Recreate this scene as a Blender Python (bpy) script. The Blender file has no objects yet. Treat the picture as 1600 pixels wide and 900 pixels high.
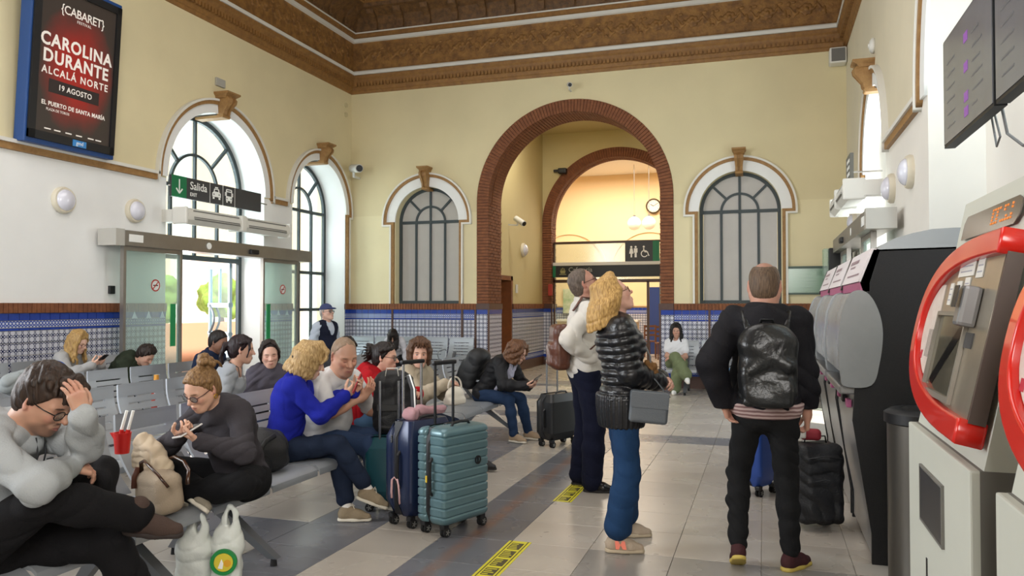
import bpy, bmesh, math, random
import numpy as np
from mathutils import Vector, Matrix, Euler

random.seed(7)
SC = bpy.context.scene
COL = SC.collection
PI = math.pi
R = math.radians

# ---------------------------------------------------------------- camera
cam_d = bpy.data.cameras.new('camera')
cam = bpy.data.objects.new('camera', cam_d)
COL.objects.link(cam)
cam.location = (0, 0, 1.55)
cam_d.sensor_width = 36
cam_d.lens = 27.675
cam_d.clip_end = 300
cam.rotation_euler = (R(90) + math.atan(26 / 1230), 0, R(17.8))
SC.camera = cam

# ---------------------------------------------------------------- sky, sun, daylight at the openings, added fill lights, exposure
world = bpy.data.worlds.new('World')
SC.world = world
world.use_nodes = True
wn = world.node_tree.nodes
wl = world.node_tree.links
bg = wn['Background']
sky = wn.new('ShaderNodeTexSky')
sky.sky_type = 'HOSEK_WILKIE'
sky.turbidity = 3.0
sky.ground_albedo = 0.4
sky.sun_direction = (0.46, -0.25, 0.85)
wl.new(sky.outputs[0], bg.inputs['Color'])
bg.inputs['Strength'].default_value = 2.6


def light(name, kind, loc, energy, color=(1, 1, 1), size=None, target=None, rot=None):
 d = bpy.data.lights.new(name, kind)
 d.energy = energy
 d.color = color
 if kind == 'AREA':
  d.shape = 'RECTANGLE'
  d.size, d.size_y = size
 o = bpy.data.objects.new(name, d)
 COL.objects.link(o)
 o.location = loc
 if target is not None:
  o.rotation_euler = (Vector(target) - Vector(loc)).to_track_quat('-Z', 'Y').to_euler()
 if rot is not None:
  o.rotation_euler = rot
 return o


sun = light('sun', 'SUN', (0, 0, 20), 11.0, (1, .96, .90), target=(-9, 5, 3.0))
sun.data.angle = R(1.0)
DAY = (.90, .95, 1.0)
# daylight entering by the street door arch, the small street window and the platform side
light('daylight_street_door', 'AREA', (-9.9, 10.64, 2.9), 230, DAY, (2.6, 3.6), target=(0, 10.2, 1.2))
light('daylight_street_window', 'AREA', (-9.9, 13.8, 2.9), 120, DAY, (2.0, 3.4), target=(0, 12.0, 1.2))
light('daylight_platform_arch', 'AREA', (1.9, 11.3, 2.9), 110, DAY, (1.6, 2.6), target=(-6, 9.5, 2.0))
# unseen soft lights added beside and behind the camera for even brightness
light('fill_rear_left', 'AREA', (-7.9, 1.6, 3.2), 380, DAY, (3.2, 3.2), target=(-1, 6.5, 1.8))
light('fill_rear_right', 'AREA', (0.9, -2.2, 3.6), 330, (1, .98, .95), (3.0, 3.0), target=(-4.5, 9, 3.0))
light('overhead_fill', 'AREA', (-3.4, 5.6, 7.4), 240, (1, .98, .95), (5.0, 7.0), rot=(0, 0, 0))  # broad overhead fill added for brightness, not a fitting of the hall
light('passage_fill', 'AREA', (-4.6, 16.4, 5.95), 60, (1, .93, .82), (.6, .6), rot=(0, 0, 0))  # small fill added under the passage ceiling, kept clear of the glass reflections
light('recess_fill', 'AREA', (1.72, 4.6, 4.2), 60, (.72, .90, 1.0), (.3, 2.2), target=(1.66, 7.7, 3.2))  # bluish fill added to brighten the arch reveal; the recess has no window
light('cafe_lamp', 'AREA', (-4.0, 23.6, 5.9), 480, (1, .91, .78), (5.0, 4.0), rot=(0, 0, 0))

SC.view_settings.view_transform = 'Standard'
SC.view_settings.look = 'None'
SC.view_settings.gamma = 1
SC.view_settings.use_curve_mapping = False
SC.view_settings.exposure = 0.38


# ---------------------------------------------------------------- materials
def srgb(h):
 h = h.lstrip('#')
 v = [int(h[i:i + 2], 16) / 255 for i in (0, 2, 4)]
 return tuple((c / 12.92 if c <= .04045 else ((c + .055) / 1.055) ** 2.4) for c in v)


MATS = {}


def mat(name, col='#888888', rough=.6, metal=0., noise=None, bump=None, alpha=None, trans=0., emit=None,
  attr=None, spec=None, coat=0., weave=None, sheen=0.):
 """noise=(scale, amount, second colour); bump=(scale, strength); weave=(scale, strength)"""
 if name in MATS:
  return MATS[name]
 m = bpy.data.materials.new(name)
 MATS[name] = m
 m.use_nodes = True
 nt = m.node_tree
 b = nt.nodes['Principled BSDF']
 c = srgb(col) if isinstance(col, str) else col
 b.inputs['Base Color'].default_value = (*c, 1)
 b.inputs['Roughness'].default_value = rough
 b.inputs['Metallic'].default_value = metal
 if spec is not None:
  b.inputs['Specular IOR Level'].default_value = spec
 if coat:
  b.inputs['Coat Weight'].default_value = coat
 if sheen:
  b.inputs['Sheen Weight'].default_value = sheen
 if trans:
  b.inputs['Transmission Weight'].default_value = trans
 if alpha is not None:
  b.inputs['Alpha'].default_value = alpha
 if emit:
  b.inputs['Emission Color'].default_value = (*srgb(emit[0]), 1)
  b.inputs['Emission Strength'].default_value = emit[1]
 tc = None
 if noise or bump or weave:
  tc = nt.nodes.new('ShaderNodeTexCoord')
 src = None
 if attr:
  a = nt.nodes.new('ShaderNodeAttribute')
  a.attribute_name = attr
  src = a.outputs['Color']
  nt.links.new(src, b.inputs['Base Color'])
 if noise:
  sc, amt, c2 = noise
  n = nt.nodes.new('ShaderNodeTexNoise')
  n.inputs['Scale'].default_value = sc
  n.inputs['Detail'].default_value = 6
  n.inputs['Roughness'].default_value = .65
  nt.links.new(tc.outputs['Object'], n.inputs['Vector'])
  mr = nt.nodes.new('ShaderNodeMapRange')
  mr.inputs[1].default_value = .35
  mr.inputs[2].default_value = .65
  mr.inputs[3].default_value = 0
  mr.inputs[4].default_value = amt
  nt.links.new(n.outputs['Fac'], mr.inputs[0])
  mx = nt.nodes.new('ShaderNodeMix')
  mx.data_type = 'RGBA'
  nt.links.new(mr.outputs[0], mx.inputs[0])
  if src:
   nt.links.new(src, mx.inputs[6])
  else:
   mx.inputs[6].default_value = (*c, 1)
  mx.inputs[7].default_value = (*srgb(c2), 1)
  nt.links.new(mx.outputs[2], b.inputs['Base Color'])
 h = None
 if bump:
  n2 = nt.nodes.new('ShaderNodeTexNoise')
  n2.inputs['Scale'].default_value = bump[0]
  n2.inputs['Detail'].default_value = 4
  nt.links.new(tc.outputs['Object'], n2.inputs['Vector'])
  h = n2.outputs['Fac']
  st = bump[1]
 if weave:
  w = nt.nodes.new('ShaderNodeTexWave')
  w.inputs['Scale'].default_value = weave[0]
  w.inputs['Distortion'].default_value = 2
  nt.links.new(tc.outputs['Object'], w.inputs['Vector'])
  h = w.outputs['Fac']
  st = weave[1]
 if h:
  bp = nt.nodes.new('ShaderNodeBump')
  bp.inputs['Strength'].default_value = st
  bp.inputs['Distance'].default_value = .01
  nt.links.new(h, bp.inputs['Height'])
  nt.links.new(bp.outputs[0], b.inputs['Normal'])
 return m


def node_mat(name, build, rough=.6):
 """build(nt, bsdf) wires a procedural material by hand"""
 if name in MATS:
  return MATS[name]
 m = bpy.data.materials.new(name)
 MATS[name] = m
 m.use_nodes = True
 b = m.node_tree.nodes['Principled BSDF']
 b.inputs['Roughness'].default_value = rough
 build(m.node_tree, b)
 return m


def glass_mat(name, tint, fac=.12, rough=.18):
 """thin architectural glass: mostly clear, lightly tinted, with a sheen"""
 if name in MATS:
  return MATS[name]
 m = bpy.data.materials.new(name)
 MATS[name] = m
 m.use_nodes = True
 nt = m.node_tree
 nt.nodes.remove(nt.nodes['Principled BSDF'])
 out = nt.nodes['Material Output']
 t = nt.nodes.new('ShaderNodeBsdfTransparent')
 t.inputs[0].default_value = (*srgb(tint), 1)
 g = nt.nodes.new('ShaderNodeBsdfGlossy')
 g.inputs['Roughness'].default_value = rough
 d = nt.nodes.new('ShaderNodeBsdfDiffuse')
 d.inputs[0].default_value = (*srgb(tint), 1)
 m1 = nt.nodes.new('ShaderNodeMixShader')
 m2 = nt.nodes.new('ShaderNodeMixShader')
 m1.inputs[0].default_value = fac
 nt.links.new(t.outputs[0], m1.inputs[1])
 nt.links.new(d.outputs[0], m1.inputs[2])
 m2.inputs[0].default_value = .05
 nt.links.new(m1.outputs[0], m2.inputs[1])
 nt.links.new(g.outputs[0], m2.inputs[2])
 nt.links.new(m2.outputs[0], out.inputs['Surface'])
 return m


# ---------------------------------------------------------------- object helpers
def tag(o, label=None, cat=None, group=None, kind=None):
 if label:
  o['label'] = label
 if cat:
  o['category'] = cat
 if group:
  o['group'] = group
 if kind:
  o['kind'] = kind
 return o


def empty(name, loc=(0, 0, 0), rz=0., label=None, cat=None, group=None, kind=None):
 o = bpy.data.objects.new(name, None)
 COL.objects.link(o)
 o.location = loc
 o.rotation_euler = (0, 0, rz)
 o.empty_display_size = .1
 return tag(o, label, cat, group, kind)


def link(name, me, m=None, parent=None, smooth=False, kind=None):
 if m is not None and not isinstance(m, (list, tuple)):
  m = [m]
 for x in m or ():
  me.materials.append(x)
 if smooth:
  me.polygons.foreach_set('use_smooth', [True] * len(me.polygons))
 o = bpy.data.objects.new(name, me)
 COL.objects.link(o)
 if parent is not None:
  o.parent = parent
 if kind:
  o['kind'] = kind
 return o


def copy_tree(o, parent=None):
 c = o.copy()
 COL.objects.link(c)
 if parent is not None:
  c.parent = parent
  c.matrix_parent_inverse = o.matrix_parent_inverse.copy()
 for ch in o.children:
  copy_tree(ch, c)
 return c


class MB:
 """collects simple shapes into one mesh"""

 def __init__(s):
  s.v = []
  s.f = []
  s.mi = []
  s.M = Matrix()
  s.cur = 0

 def add(s, vs, fs):
  n = len(s.v)
  s.v += [tuple(s.M @ Vector(p)) for p in vs]
  s.f += [tuple(i + n for i in f) for f in fs]
  s.mi += [s.cur] * len(fs)
  return s

 def box(s, lo, hi):
  x0, y0, z0 = lo
  x1, y1, z1 = hi
  return s.add([(x0, y0, z0), (x1, y0, z0), (x1, y1, z0), (x0, y1, z0), (x0, y0, z1), (x1, y0, z1), (x1, y1, z1), (x0, y1, z1)],
      [(0, 3, 2, 1), (4, 5, 6, 7), (0, 1, 5, 4), (1, 2, 6, 5), (2, 3, 7, 6), (3, 0, 4, 7)])

 def cbox(s, c, size, b=0.):
  """box by centre and size, with chamfered edges when b > 0"""
  if b <= 0:
   return s.box([c[i] - size[i] / 2 for i in range(3)], [c[i] + size[i] / 2 for i in range(3)])
  bm = bmesh.new()
  bmesh.ops.create_cube(bm, size=1)
  for v in bm.verts:
   v.co = Vector([c[i] + v.co[i] * size[i] for i in range(3)])
  bmesh.ops.bevel(bm, geom=bm.edges[:], offset=b, segments=2, affect='EDGES', profile=.6)
  bm.verts.index_update()
  s.add([v.co[:] for v in bm.verts], [[v.index for v in f.verts] for f in bm.faces])
  bm.free()
  return s

 def quad(s, a, b, c, d):
  return s.add([a, b, c, d], [(0, 1, 2, 3)])

 def ring(s, pts_list, closed=False, cap=True):
  """loft through equally long point rings"""
  n = len(pts_list[0])
  vs = [p for r in pts_list for p in r]
  fs = []
  m = len(pts_list)
  for i in range(m - 1 + (1 if closed else 0)):
   a, b = i * n, ((i + 1) % m) * n
   for j in range(n):
    k = (j + 1) % n
    fs.append((a + j, a + k, b + k, b + j))
  if cap and not closed:
   fs.append(tuple(range(n - 1, -1, -1)))
   fs.append(tuple(range((m - 1) * n, m * n)))
  return s.add(vs, fs)

 def tube(s, pts, r, n=8, closed=False, flat=1.):
  pts = [Vector(p) for p in pts]
  rr = r if isinstance(r, (list, tuple)) else [r] * len(pts)
  rings = []
  ref = None
  for i, p in enumerate(pts):
   if closed:
    d = pts[(i + 1) % len(pts)] - pts[i - 1]
   else:
    d = pts[min(i + 1, len(pts) - 1)] - pts[max(i - 1, 0)]
   d.normalize()
   if ref is None:
    ref = Vector((0, 0, 1)) if abs(d.z) < .95 else Vector((1, 0, 0))
   a = ref - d * ref.dot(d)
   a.normalize()
   b = d.cross(a)
   rings.append([p + b * math.cos(t) * rr[i] + a * math.sin(t) * rr[i] * flat for t in [2 * PI * k / n for k in range(n)]])
   ref = a
  return s.ring(rings, closed)

 def bar(s, a, b, w, h=None, up=(0, 0, 1)):
  """square bar between two points"""
  a, b = Vector(a), Vector(b)
  h = h or w
  d = (b - a).normalized()
  x = d.cross(Vector(up))
  if x.length < .02:
   x = d.cross(Vector((1, 0, 0)))
  x.normalize()
  y = x.cross(d)
  q = [(-w / 2, -h / 2), (w / 2, -h / 2), (w / 2, h / 2), (-w / 2, h / 2)]
  return s.ring([[p + x * u + y * v for u, v in q] for p in (a, b)])

 def cyl(s, a, b, r, r2=None, n=20):
  return s.tube([a, b], [r, r if r2 is None else r2], n)

 def lathe(s, prof, n=24, axis='z', c=(0, 0, 0)):
  """prof = [(radius, height)]"""
  rings = []
  for r, h in prof:
   rg = []
   for k in range(n):
    t = 2 * PI * k / n
    p = (r * math.cos(t), r * math.sin(t), h)
    if axis == 'x':
     p = (p[2], p[0], p[1])
    elif axis == 'y':
     p = (p[1], p[2], p[0])
    rg.append((p[0] + c[0], p[1] + c[1], p[2] + c[2]))
   rings.append(rg)
  return s.ring(rings)

 def build(s, name, m=None, parent=None, smooth=False, kind=None, auto=None):
  me = bpy.data.meshes.new(name)
  me.from_pydata(s.v, [], s.f)
  o = link(name, me, m, parent, smooth or auto is not None, kind)
  if max(s.mi or [0]) > 0:
   me.polygons.foreach_set('material_index', s.mi)
  if auto is not None:
   try:
    me.set_sharp_from_angle(angle=R(auto))
   except Exception:
    pass
  bm = bmesh.new()
  bm.from_mesh(me)
  bmesh.ops.recalc_face_normals(bm, faces=bm.faces[:])
  bm.to_mesh(me)
  bm.free()
  me.update()
  return o


def arc(cx, cy, r, a0, a1, n):
 return [(cx + r * math.cos(R(a0 + (a1 - a0) * i / n)), cy + r * math.sin(R(a0 + (a1 - a0) * i / n))) for i in range(n + 1)]


def flat_shape(loops, depth, M, bevel=0.):
 """2D loops (outer outline and holes), filled and extruded by depth along +z, then placed by M; gives a mesh"""
 cu = bpy.data.curves.new('shape', 'CURVE')
 cu.dimensions = '2D'
 cu.fill_mode = 'BOTH'
 cu.extrude = depth / 2
 cu.bevel_depth = bevel
 for lp in loops:
  sp = cu.splines.new('POLY')
  sp.points.add(len(lp) - 1)
  for p, (x, y) in zip(sp.points, lp):
   p.co = (x, y, 0, 1)
  sp.use_cyclic_u = True
 o = bpy.data.objects.new('shape', cu)
 COL.objects.link(o)
 me = bpy.data.meshes.new_from_object(o)
 bpy.data.objects.remove(o)
 bpy.data.curves.remove(cu)
 me.transform(M @ Matrix.Translation((0, 0, depth / 2)))
 return me


def frame_matrix(origin, x, y):
 """2D axes x, y in space, extrusion along x cross y"""
 x, y = Vector(x).normalized(), Vector(y).normalized()
 z = x.cross(y)
 m = Matrix((x, y, z)).transposed().to_4x4()
 m.translation = Vector(origin)
 return m


def text(name, body, size, M, m, parent=None, align='CENTER', bold=0., depth=.002, xs=1., spacing=1.):
 cu = bpy.data.curves.new(name, 'FONT')
 cu.body = body
 cu.size = size
 cu.align_x = align
 cu.align_y = 'CENTER'
 cu.extrude = depth / 2
 cu.offset = bold
 cu.space_character = spacing
 cu.resolution_u = 3
 o = bpy.data.objects.new(name, cu)
 COL.objects.link(o)
 me = bpy.data.meshes.new_from_object(o)
 bpy.data.objects.remove(o)
 bpy.data.curves.remove(cu)
 me.transform(M @ Matrix.Diagonal((xs, 1, 1, 1)))
 return link(name, me, m, parent)


# ---------------------------------------------------------------- implicit surfaces (bodies, clothes, hair, bags)
def V3(*a):
 return np.array(a, dtype=np.float64)


def unit(v):
 v = np.asarray(v, float)
 return v / max(1e-9, np.linalg.norm(v))


def wrinkle(x, y, z, f, seed=0.):
 a = np.sin(f * (x * 1.1 + .6 * z) + 2.1 * np.sin(f * .37 * (y + z) + seed) + seed)
 b = np.sin(f * 1.3 * (y * .9 - .5 * z) + 1.7 * np.sin(f * .41 * (x - z) + seed * 1.7))
 c = np.sin(f * 1.7 * (z + .3 * x) + 2.3 * np.sin(f * .33 * (x + y) + seed * .6))
 g = np.sin(f * .52 * (x * .8 - y * .7 + z * 1.2) + 2.6 * np.sin(f * .24 * (x + y - z) + seed * 2.) + seed)
 return a * .30 + b * .24 + c * .28 + (1 - 2.2 * np.sqrt(np.abs(g))) * .55


class SDF:
 def __init__(s, res):
  s.res = res
  s.ops = []
  s.disp = None
  s.late = []
  s.paint = []

 def cone(s, a, b, ra, rb=None, k=.02, rip=None, op='+'):
  s.ops.append(('c', np.asarray(a, float), np.asarray(b, float), ra, ra if rb is None else rb, k, rip, op))
  return s

 def ball(s, c, r, k=.01, op='+'):
  return s.ell(c, (r, r, r), None, k, op)

 def ell(s, c, r, M=None, k=.02, op='+', rip=None):
  s.ops.append(('e', np.asarray(c, float), np.asarray(r, float), M, k, rip, op))
  return s

 def box(s, c, h, M=None, rd=.01, k=.01, op='+', rip=None):
  s.ops.append(('b', np.asarray(c, float), np.asarray(h, float), M, rd, k, rip, op))
  return s

 def cut(s, p, n, k=.004, late=False):
  """remove the side the normal points to; late cuts stay crisp, after the folds"""
  (s.late if late else s.ops).append(('p', np.asarray(p, float), unit(n), k))
  return s

 def chain(s, pts, r0, r1, k=.006, op='+'):
  m = len(pts) - 1
  for i in range(m):
   s.cone(pts[i], pts[i + 1], r0 + (r1 - r0) * i / m, r0 + (r1 - r0) * (i + 1) / m, k, None, op)
  return s

 def bounds(s, o):
  if o[0] == 'c':
   r = max(o[3], o[4]) + (o[6][1] if o[6] else 0)
   return np.minimum(o[1], o[2]) - r, np.maximum(o[1], o[2]) + r
  if o[0] == 'e':
   if o[3] is None:
    r = o[2]
   else:
    r = np.sqrt(((o[3] * o[2][None, :]) ** 2).sum(1))
   return o[1] - r, o[1] + r
  if o[0] == 'b':
   h = o[2] + o[4]
   r = h if o[3] is None else (np.abs(o[3]) * h[None, :]).sum(1)
   return o[1] - r, o[1] + r

 def field(s):
  lo = V3(9, 9, 9)
  hi = -lo
  for o in s.ops:
   if o[0] != 'p' and o[-1] != '-':
    a, b = s.bounds(o)
    lo = np.minimum(lo, a)
    hi = np.maximum(hi, b)
  pad = 3 * s.res + .012
  lo -= pad
  hi += pad
  n = np.ceil((hi - lo) / s.res).astype(int) + 1
  ax = [(lo[i] + s.res * np.arange(n[i])).astype(np.float32) for i in range(3)]
  D = np.full(n, .3, np.float32)
  for o in s.ops + ['folds'] + s.late:
   if o == 'folds':
    if s.disp:
     near = np.nonzero(np.abs(D) < .035)
     D[near] += s.disp(ax[0][near[0]], ax[1][near[1]], ax[2][near[2]]).astype(np.float32)
    continue
   if o[0] == 'p':
    _, p, nn, k = o
    d = ((ax[0] - p[0]) * nn[0])[:, None, None] + ((ax[1] - p[1]) * nn[1])[None, :, None] + ((ax[2] - p[2]) * nn[2])[None, None, :]
    h = np.maximum(k - np.abs(D - d), 0) / k
    D = np.maximum(D, d) + h * h * (k * .25)
    continue
   a, b = s.bounds(o)
   k = {'c': o[5], 'e': o[4], 'b': o[5]}[o[0]] if o[0] != 'e' else o[4]
   m = k + 2 * s.res + .004
   i0 = np.clip(np.floor((a - m - lo) / s.res).astype(int), 0, n)
   i1 = np.clip(np.ceil((b + m - lo) / s.res).astype(int) + 1, 0, n)
   if np.any(i1 <= i0):
    continue
   sl = tuple(slice(i0[i], i1[i]) for i in range(3))
   X = ax[0][sl[0]][:, None, None]
   Y = ax[1][sl[1]][None, :, None]
   Z = ax[2][sl[2]][None, None, :]
   if o[0] == 'c':
    _, A, B, ra, rb, k, rip, op = o
    ba = B - A
    L2 = max(1e-9, float(ba @ ba))
    px, py, pz = X - np.float32(A[0]), Y - np.float32(A[1]), Z - np.float32(A[2])
    h = np.clip((px * np.float32(ba[0]) + py * np.float32(ba[1]) + pz * np.float32(ba[2])) / np.float32(L2), 0, 1)
    d = np.sqrt((px - h * np.float32(ba[0])) ** 2 + (py - h * np.float32(ba[1])) ** 2 + (pz - h * np.float32(ba[2])) ** 2) - (np.float32(ra) + h * np.float32(rb - ra))
    if rip:
     d = d + np.float32(rip[1]) * (1 - np.abs(np.sin(PI * h * np.float32(math.sqrt(L2) / rip[0])))) - np.float32(rip[1] * .5)
   else:
    c = o[1]
    px, py, pz = X - np.float32(c[0]), Y - np.float32(c[1]), Z - np.float32(c[2])
    M = o[3]
    if M is not None:
     q = [px * np.float32(M[0, j]) + py * np.float32(M[1, j]) + pz * np.float32(M[2, j]) for j in range(3)]
    else:
     q = [px, py, pz]
    if o[0] == 'e':
     r = o[2]
     k, rip, op = o[4], o[5], o[6]
     k0 = np.sqrt((q[0] / np.float32(r[0])) ** 2 + (q[1] / np.float32(r[1])) ** 2 + (q[2] / np.float32(r[2])) ** 2)
     k1 = np.sqrt((q[0] / np.float32(r[0] ** 2)) ** 2 + (q[1] / np.float32(r[1] ** 2)) ** 2 + (q[2] / np.float32(r[2] ** 2)) ** 2)
     d = k0 * (k0 - 1) / np.maximum(k1, 1e-6)
    else:
     hh, rd, k, rip, op = o[2], o[4], o[5], o[6], o[7]
     qq = [np.abs(q[j]) - np.float32(hh[j] - rd if hh[j] > rd else 0) for j in range(3)]
     d = np.sqrt(np.maximum(qq[0], 0) ** 2 + np.maximum(qq[1], 0) ** 2 + np.maximum(qq[2], 0) ** 2) + np.minimum(np.maximum(np.maximum(qq[0], qq[1]), qq[2]), 0) - np.float32(rd)
    if rip:
     w = q[rip[2]] if len(rip) > 2 else q[2]
     d = d + np.float32(rip[1]) * (1 - np.abs(np.sin(PI * w / np.float32(rip[0])))) - np.float32(rip[1] * .5)
   E = D[sl]
   k = np.float32(max(k, 1e-4))
   if op == '+':
    h = np.maximum(k - np.abs(E - d), 0) / k
    D[sl] = np.minimum(E, d) - h * h * (k * np.float32(.25))
   else:
    h = np.maximum(k - np.abs(E + d), 0) / k
    D[sl] = np.maximum(E, -d) + h * h * (k * np.float32(.25))
  for i in range(3):
   sl = [slice(None)] * 3
   for e in (0, -1):
    sl[i] = e
    D[tuple(sl)] = np.maximum(D[tuple(sl)], .01)
  return D, lo

 def arrays(s):
  D, lo = s.field()
  I = D < 0
  nx, ny, nz = D.shape
  cnt = np.zeros((nx - 1, ny - 1, nz - 1), np.int8)
  for dx in (0, 1):
   for dy in (0, 1):
    for dz in (0, 1):
     cnt += I[dx:nx - 1 + dx, dy:ny - 1 + dy, dz:nz - 1 + dz]
  act = (cnt > 0) & (cnt < 8)
  ci = np.nonzero(act)
  N = len(ci[0])
  idx = np.full(act.shape, -1, np.int32)
  idx[ci] = np.arange(N)
  acc = np.zeros((N, 3), np.float32)
  num = np.zeros(N, np.float32)
  for axis in range(3):
   o1, o2 = [j for j in range(3) if j != axis]
   for a in (0, 1):
    for b in (0, 1):
     off = [0, 0, 0]
     off[o1], off[o2] = a, b
     off2 = list(off)
     off2[axis] = 1
     d0 = D[ci[0] + off[0], ci[1] + off[1], ci[2] + off[2]]
     d1 = D[ci[0] + off2[0], ci[1] + off2[1], ci[2] + off2[2]]
     mk = (d0 < 0) != (d1 < 0)
     t = np.where(mk, d0 / np.where(mk, d0 - d1, 1), 0)
     acc[:, axis] += np.where(mk, t, 0)
     acc[:, o1] += np.where(mk, a, 0)
     acc[:, o2] += np.where(mk, b, 0)
     num += mk
  P = (np.stack(ci, 1) + acc / num[:, None]) * s.res + lo
  F = []
  for axis in range(3):
   o1, o2 = [(1, 2), (2, 0), (0, 1)][axis]
   sl0 = [slice(1, None)] * 3
   sl1 = [slice(1, None)] * 3
   sl0[axis] = slice(0, -1)
   sl1[axis] = slice(1, None)
   a, b = I[tuple(sl0)], I[tuple(sl1)]
   e = np.nonzero(a != b)
   g = [e[0] + 1, e[1] + 1, e[2] + 1]
   g[axis] = e[axis]
   lim = [D.shape[j] - 1 for j in range(3)]
   ok = (g[0] < lim[0]) & (g[1] < lim[1]) & (g[2] < lim[2])
   g = [q[ok] for q in g]
   flip = a[e][ok]

   def cell(da, db):
    h = list(g)
    h[o1] = h[o1] - da
    h[o2] = h[o2] - db
    return idx[h[0], h[1], h[2]]
   q = np.stack([cell(1, 1), cell(0, 1), cell(0, 0), cell(1, 0)], 1)
   q[~flip] = q[~flip][:, ::-1]
   F.append(q)
  F = np.concatenate(F)
  F = F[(F >= 0).all(1)]
  return P, F


def arrays_mesh(name, parts, col=None):
 """one mesh from [(P, F)], optional vertex colours"""
 vs, fs, n = [], [], 0
 for P, F in parts:
  vs.append(P)
  fs.append(F + n)
  n += len(P)
 P, F = np.concatenate(vs), np.concatenate(fs)
 me = bpy.data.meshes.new(name)
 me.vertices.add(len(P))
 me.vertices.foreach_set('co', P.astype(np.float32).ravel())
 me.loops.add(len(F) * 4)
 me.loops.foreach_set('vertex_index', F.astype(np.int32).ravel())
 me.polygons.add(len(F))
 me.polygons.foreach_set('loop_start', np.arange(len(F), dtype=np.int32) * 4)
 me.polygons.foreach_set('use_smooth', np.ones(len(F), bool))
 me.update(calc_edges=True)
 if col is not None:
  at = me.color_attributes.new('Col', 'FLOAT_COLOR', 'POINT')
  c = np.ones((len(P), 4), np.float32)
  c[:, :3] = col
  at.data.foreach_set('color', c.ravel())
 return me


def sdf_obj(S, name, m, parent=None):
 return link(name, arrays_mesh(name, [S.arrays()]), m, parent)

# ================================================================ THE SETTING
def wall_paint(nt, b, lower, upper, zs, axis):
 g = nt.nodes.new('ShaderNodeNewGeometry')
 sp = nt.nodes.new('ShaderNodeSeparateXYZ')
 nt.links.new(g.outputs['Position'], sp.inputs[0])
 gt = nt.nodes.new('ShaderNodeMath')
 gt.operation = 'GREATER_THAN'
 gt.inputs[1].default_value = zs
 nt.links.new(sp.outputs['Z'], gt.inputs[0])
 sn = nt.nodes.new('ShaderNodeSeparateXYZ')        # the reveals of the openings are painted white all the way up
 nt.links.new(g.outputs['True Normal'], sn.inputs[0])
 ab = nt.nodes.new('ShaderNodeMath')
 ab.operation = 'ABSOLUTE'
 nt.links.new(sn.outputs[axis], ab.inputs[0])
 fc = nt.nodes.new('ShaderNodeMath')
 fc.operation = 'GREATER_THAN'
 fc.inputs[1].default_value = .5
 nt.links.new(ab.outputs[0], fc.inputs[0])
 an = nt.nodes.new('ShaderNodeMath')
 an.operation = 'MULTIPLY'
 nt.links.new(gt.outputs[0], an.inputs[0])
 nt.links.new(fc.outputs[0], an.inputs[1])
 gt = an
 mx = nt.nodes.new('ShaderNodeMix')
 mx.data_type = 'RGBA'
 mx.inputs[6].default_value = (*srgb(lower), 1)
 mx.inputs[7].default_value = (*srgb(upper), 1)
 nt.links.new(gt.outputs[0], mx.inputs[0])
 n = nt.nodes.new('ShaderNodeTexNoise')
 n.inputs['Scale'].default_value = .9
 n.inputs['Detail'].default_value = 8
 nt.links.new(g.outputs['Position'], n.inputs['Vector'])
 mr = nt.nodes.new('ShaderNodeMapRange')
 mr.inputs[1].default_value = .3
 mr.inputs[2].default_value = .7
 mr.inputs[3].default_value = .93
 mr.inputs[4].default_value = 1.03
 nt.links.new(n.outputs['Fac'], mr.inputs[0])
 m2 = nt.nodes.new('ShaderNodeMix')
 m2.data_type = 'RGBA'
 m2.blend_type = 'MULTIPLY'
 m2.inputs[0].default_value = 1
 nt.links.new(mx.outputs[2], m2.inputs[6])
 nt.links.new(mr.outputs[0], m2.inputs[7])
 nt.links.new(m2.outputs[2], b.inputs['Base Color'])
 bp = nt.nodes.new('ShaderNodeBump')
 bp.inputs['Strength'].default_value = .08
 n2 = nt.nodes.new('ShaderNodeTexNoise')
 n2.inputs['Scale'].default_value = 40
 nt.links.new(g.outputs['Position'], n2.inputs['Vector'])
 nt.links.new(n2.outputs['Fac'], bp.inputs['Height'])
 nt.links.new(bp.outputs[0], b.inputs['Normal'])


CREAM = '#ddd0a8'
M_wall_side = node_mat('paint_two_tone', lambda nt, b: wall_paint(nt, b, '#eeeeec', CREAM, 3.42, 'X'), .75)
M_wall_right = node_mat('paint_right', lambda nt, b: wall_paint(nt, b, '#e6e1d8', '#dad0b6', 3.42, 'X'), .75)
M_wall_back = node_mat('paint_back', lambda nt, b: wall_paint(nt, b, '#e2d6ae', '#dacda4', 3.42, 'Y'), .75)
M_white = mat('white_plaster', '#e9e9e6', .7, noise=(3, .25, '#dcdcda'))
M_gold = mat('ochre_moulding', '#a07a48', .6, noise=(14, .6, '#80592f'), bump=(60, .5))
M_lip = mat('white_lip', '#dcd9d0', .6)
M_brick = mat('red_brick', '#865232', .8, noise=(9, .8, '#683b23'), bump=(70, .4))
M_mortar = mat('mortar', '#5c4034', .9)
M_blue = mat('cobalt_tile', '#24419c', .25, noise=(20, .4, '#1b327c'))
M_base = mat('brown_base', '#53362a', .45, noise=(12, .5, '#3d261d'))
M_winframe = mat('slate_green_iron', '#303a3c', .5, bump=(50, .1))
M_grout = mat('grout', '#8d8b86', .9)


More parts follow.
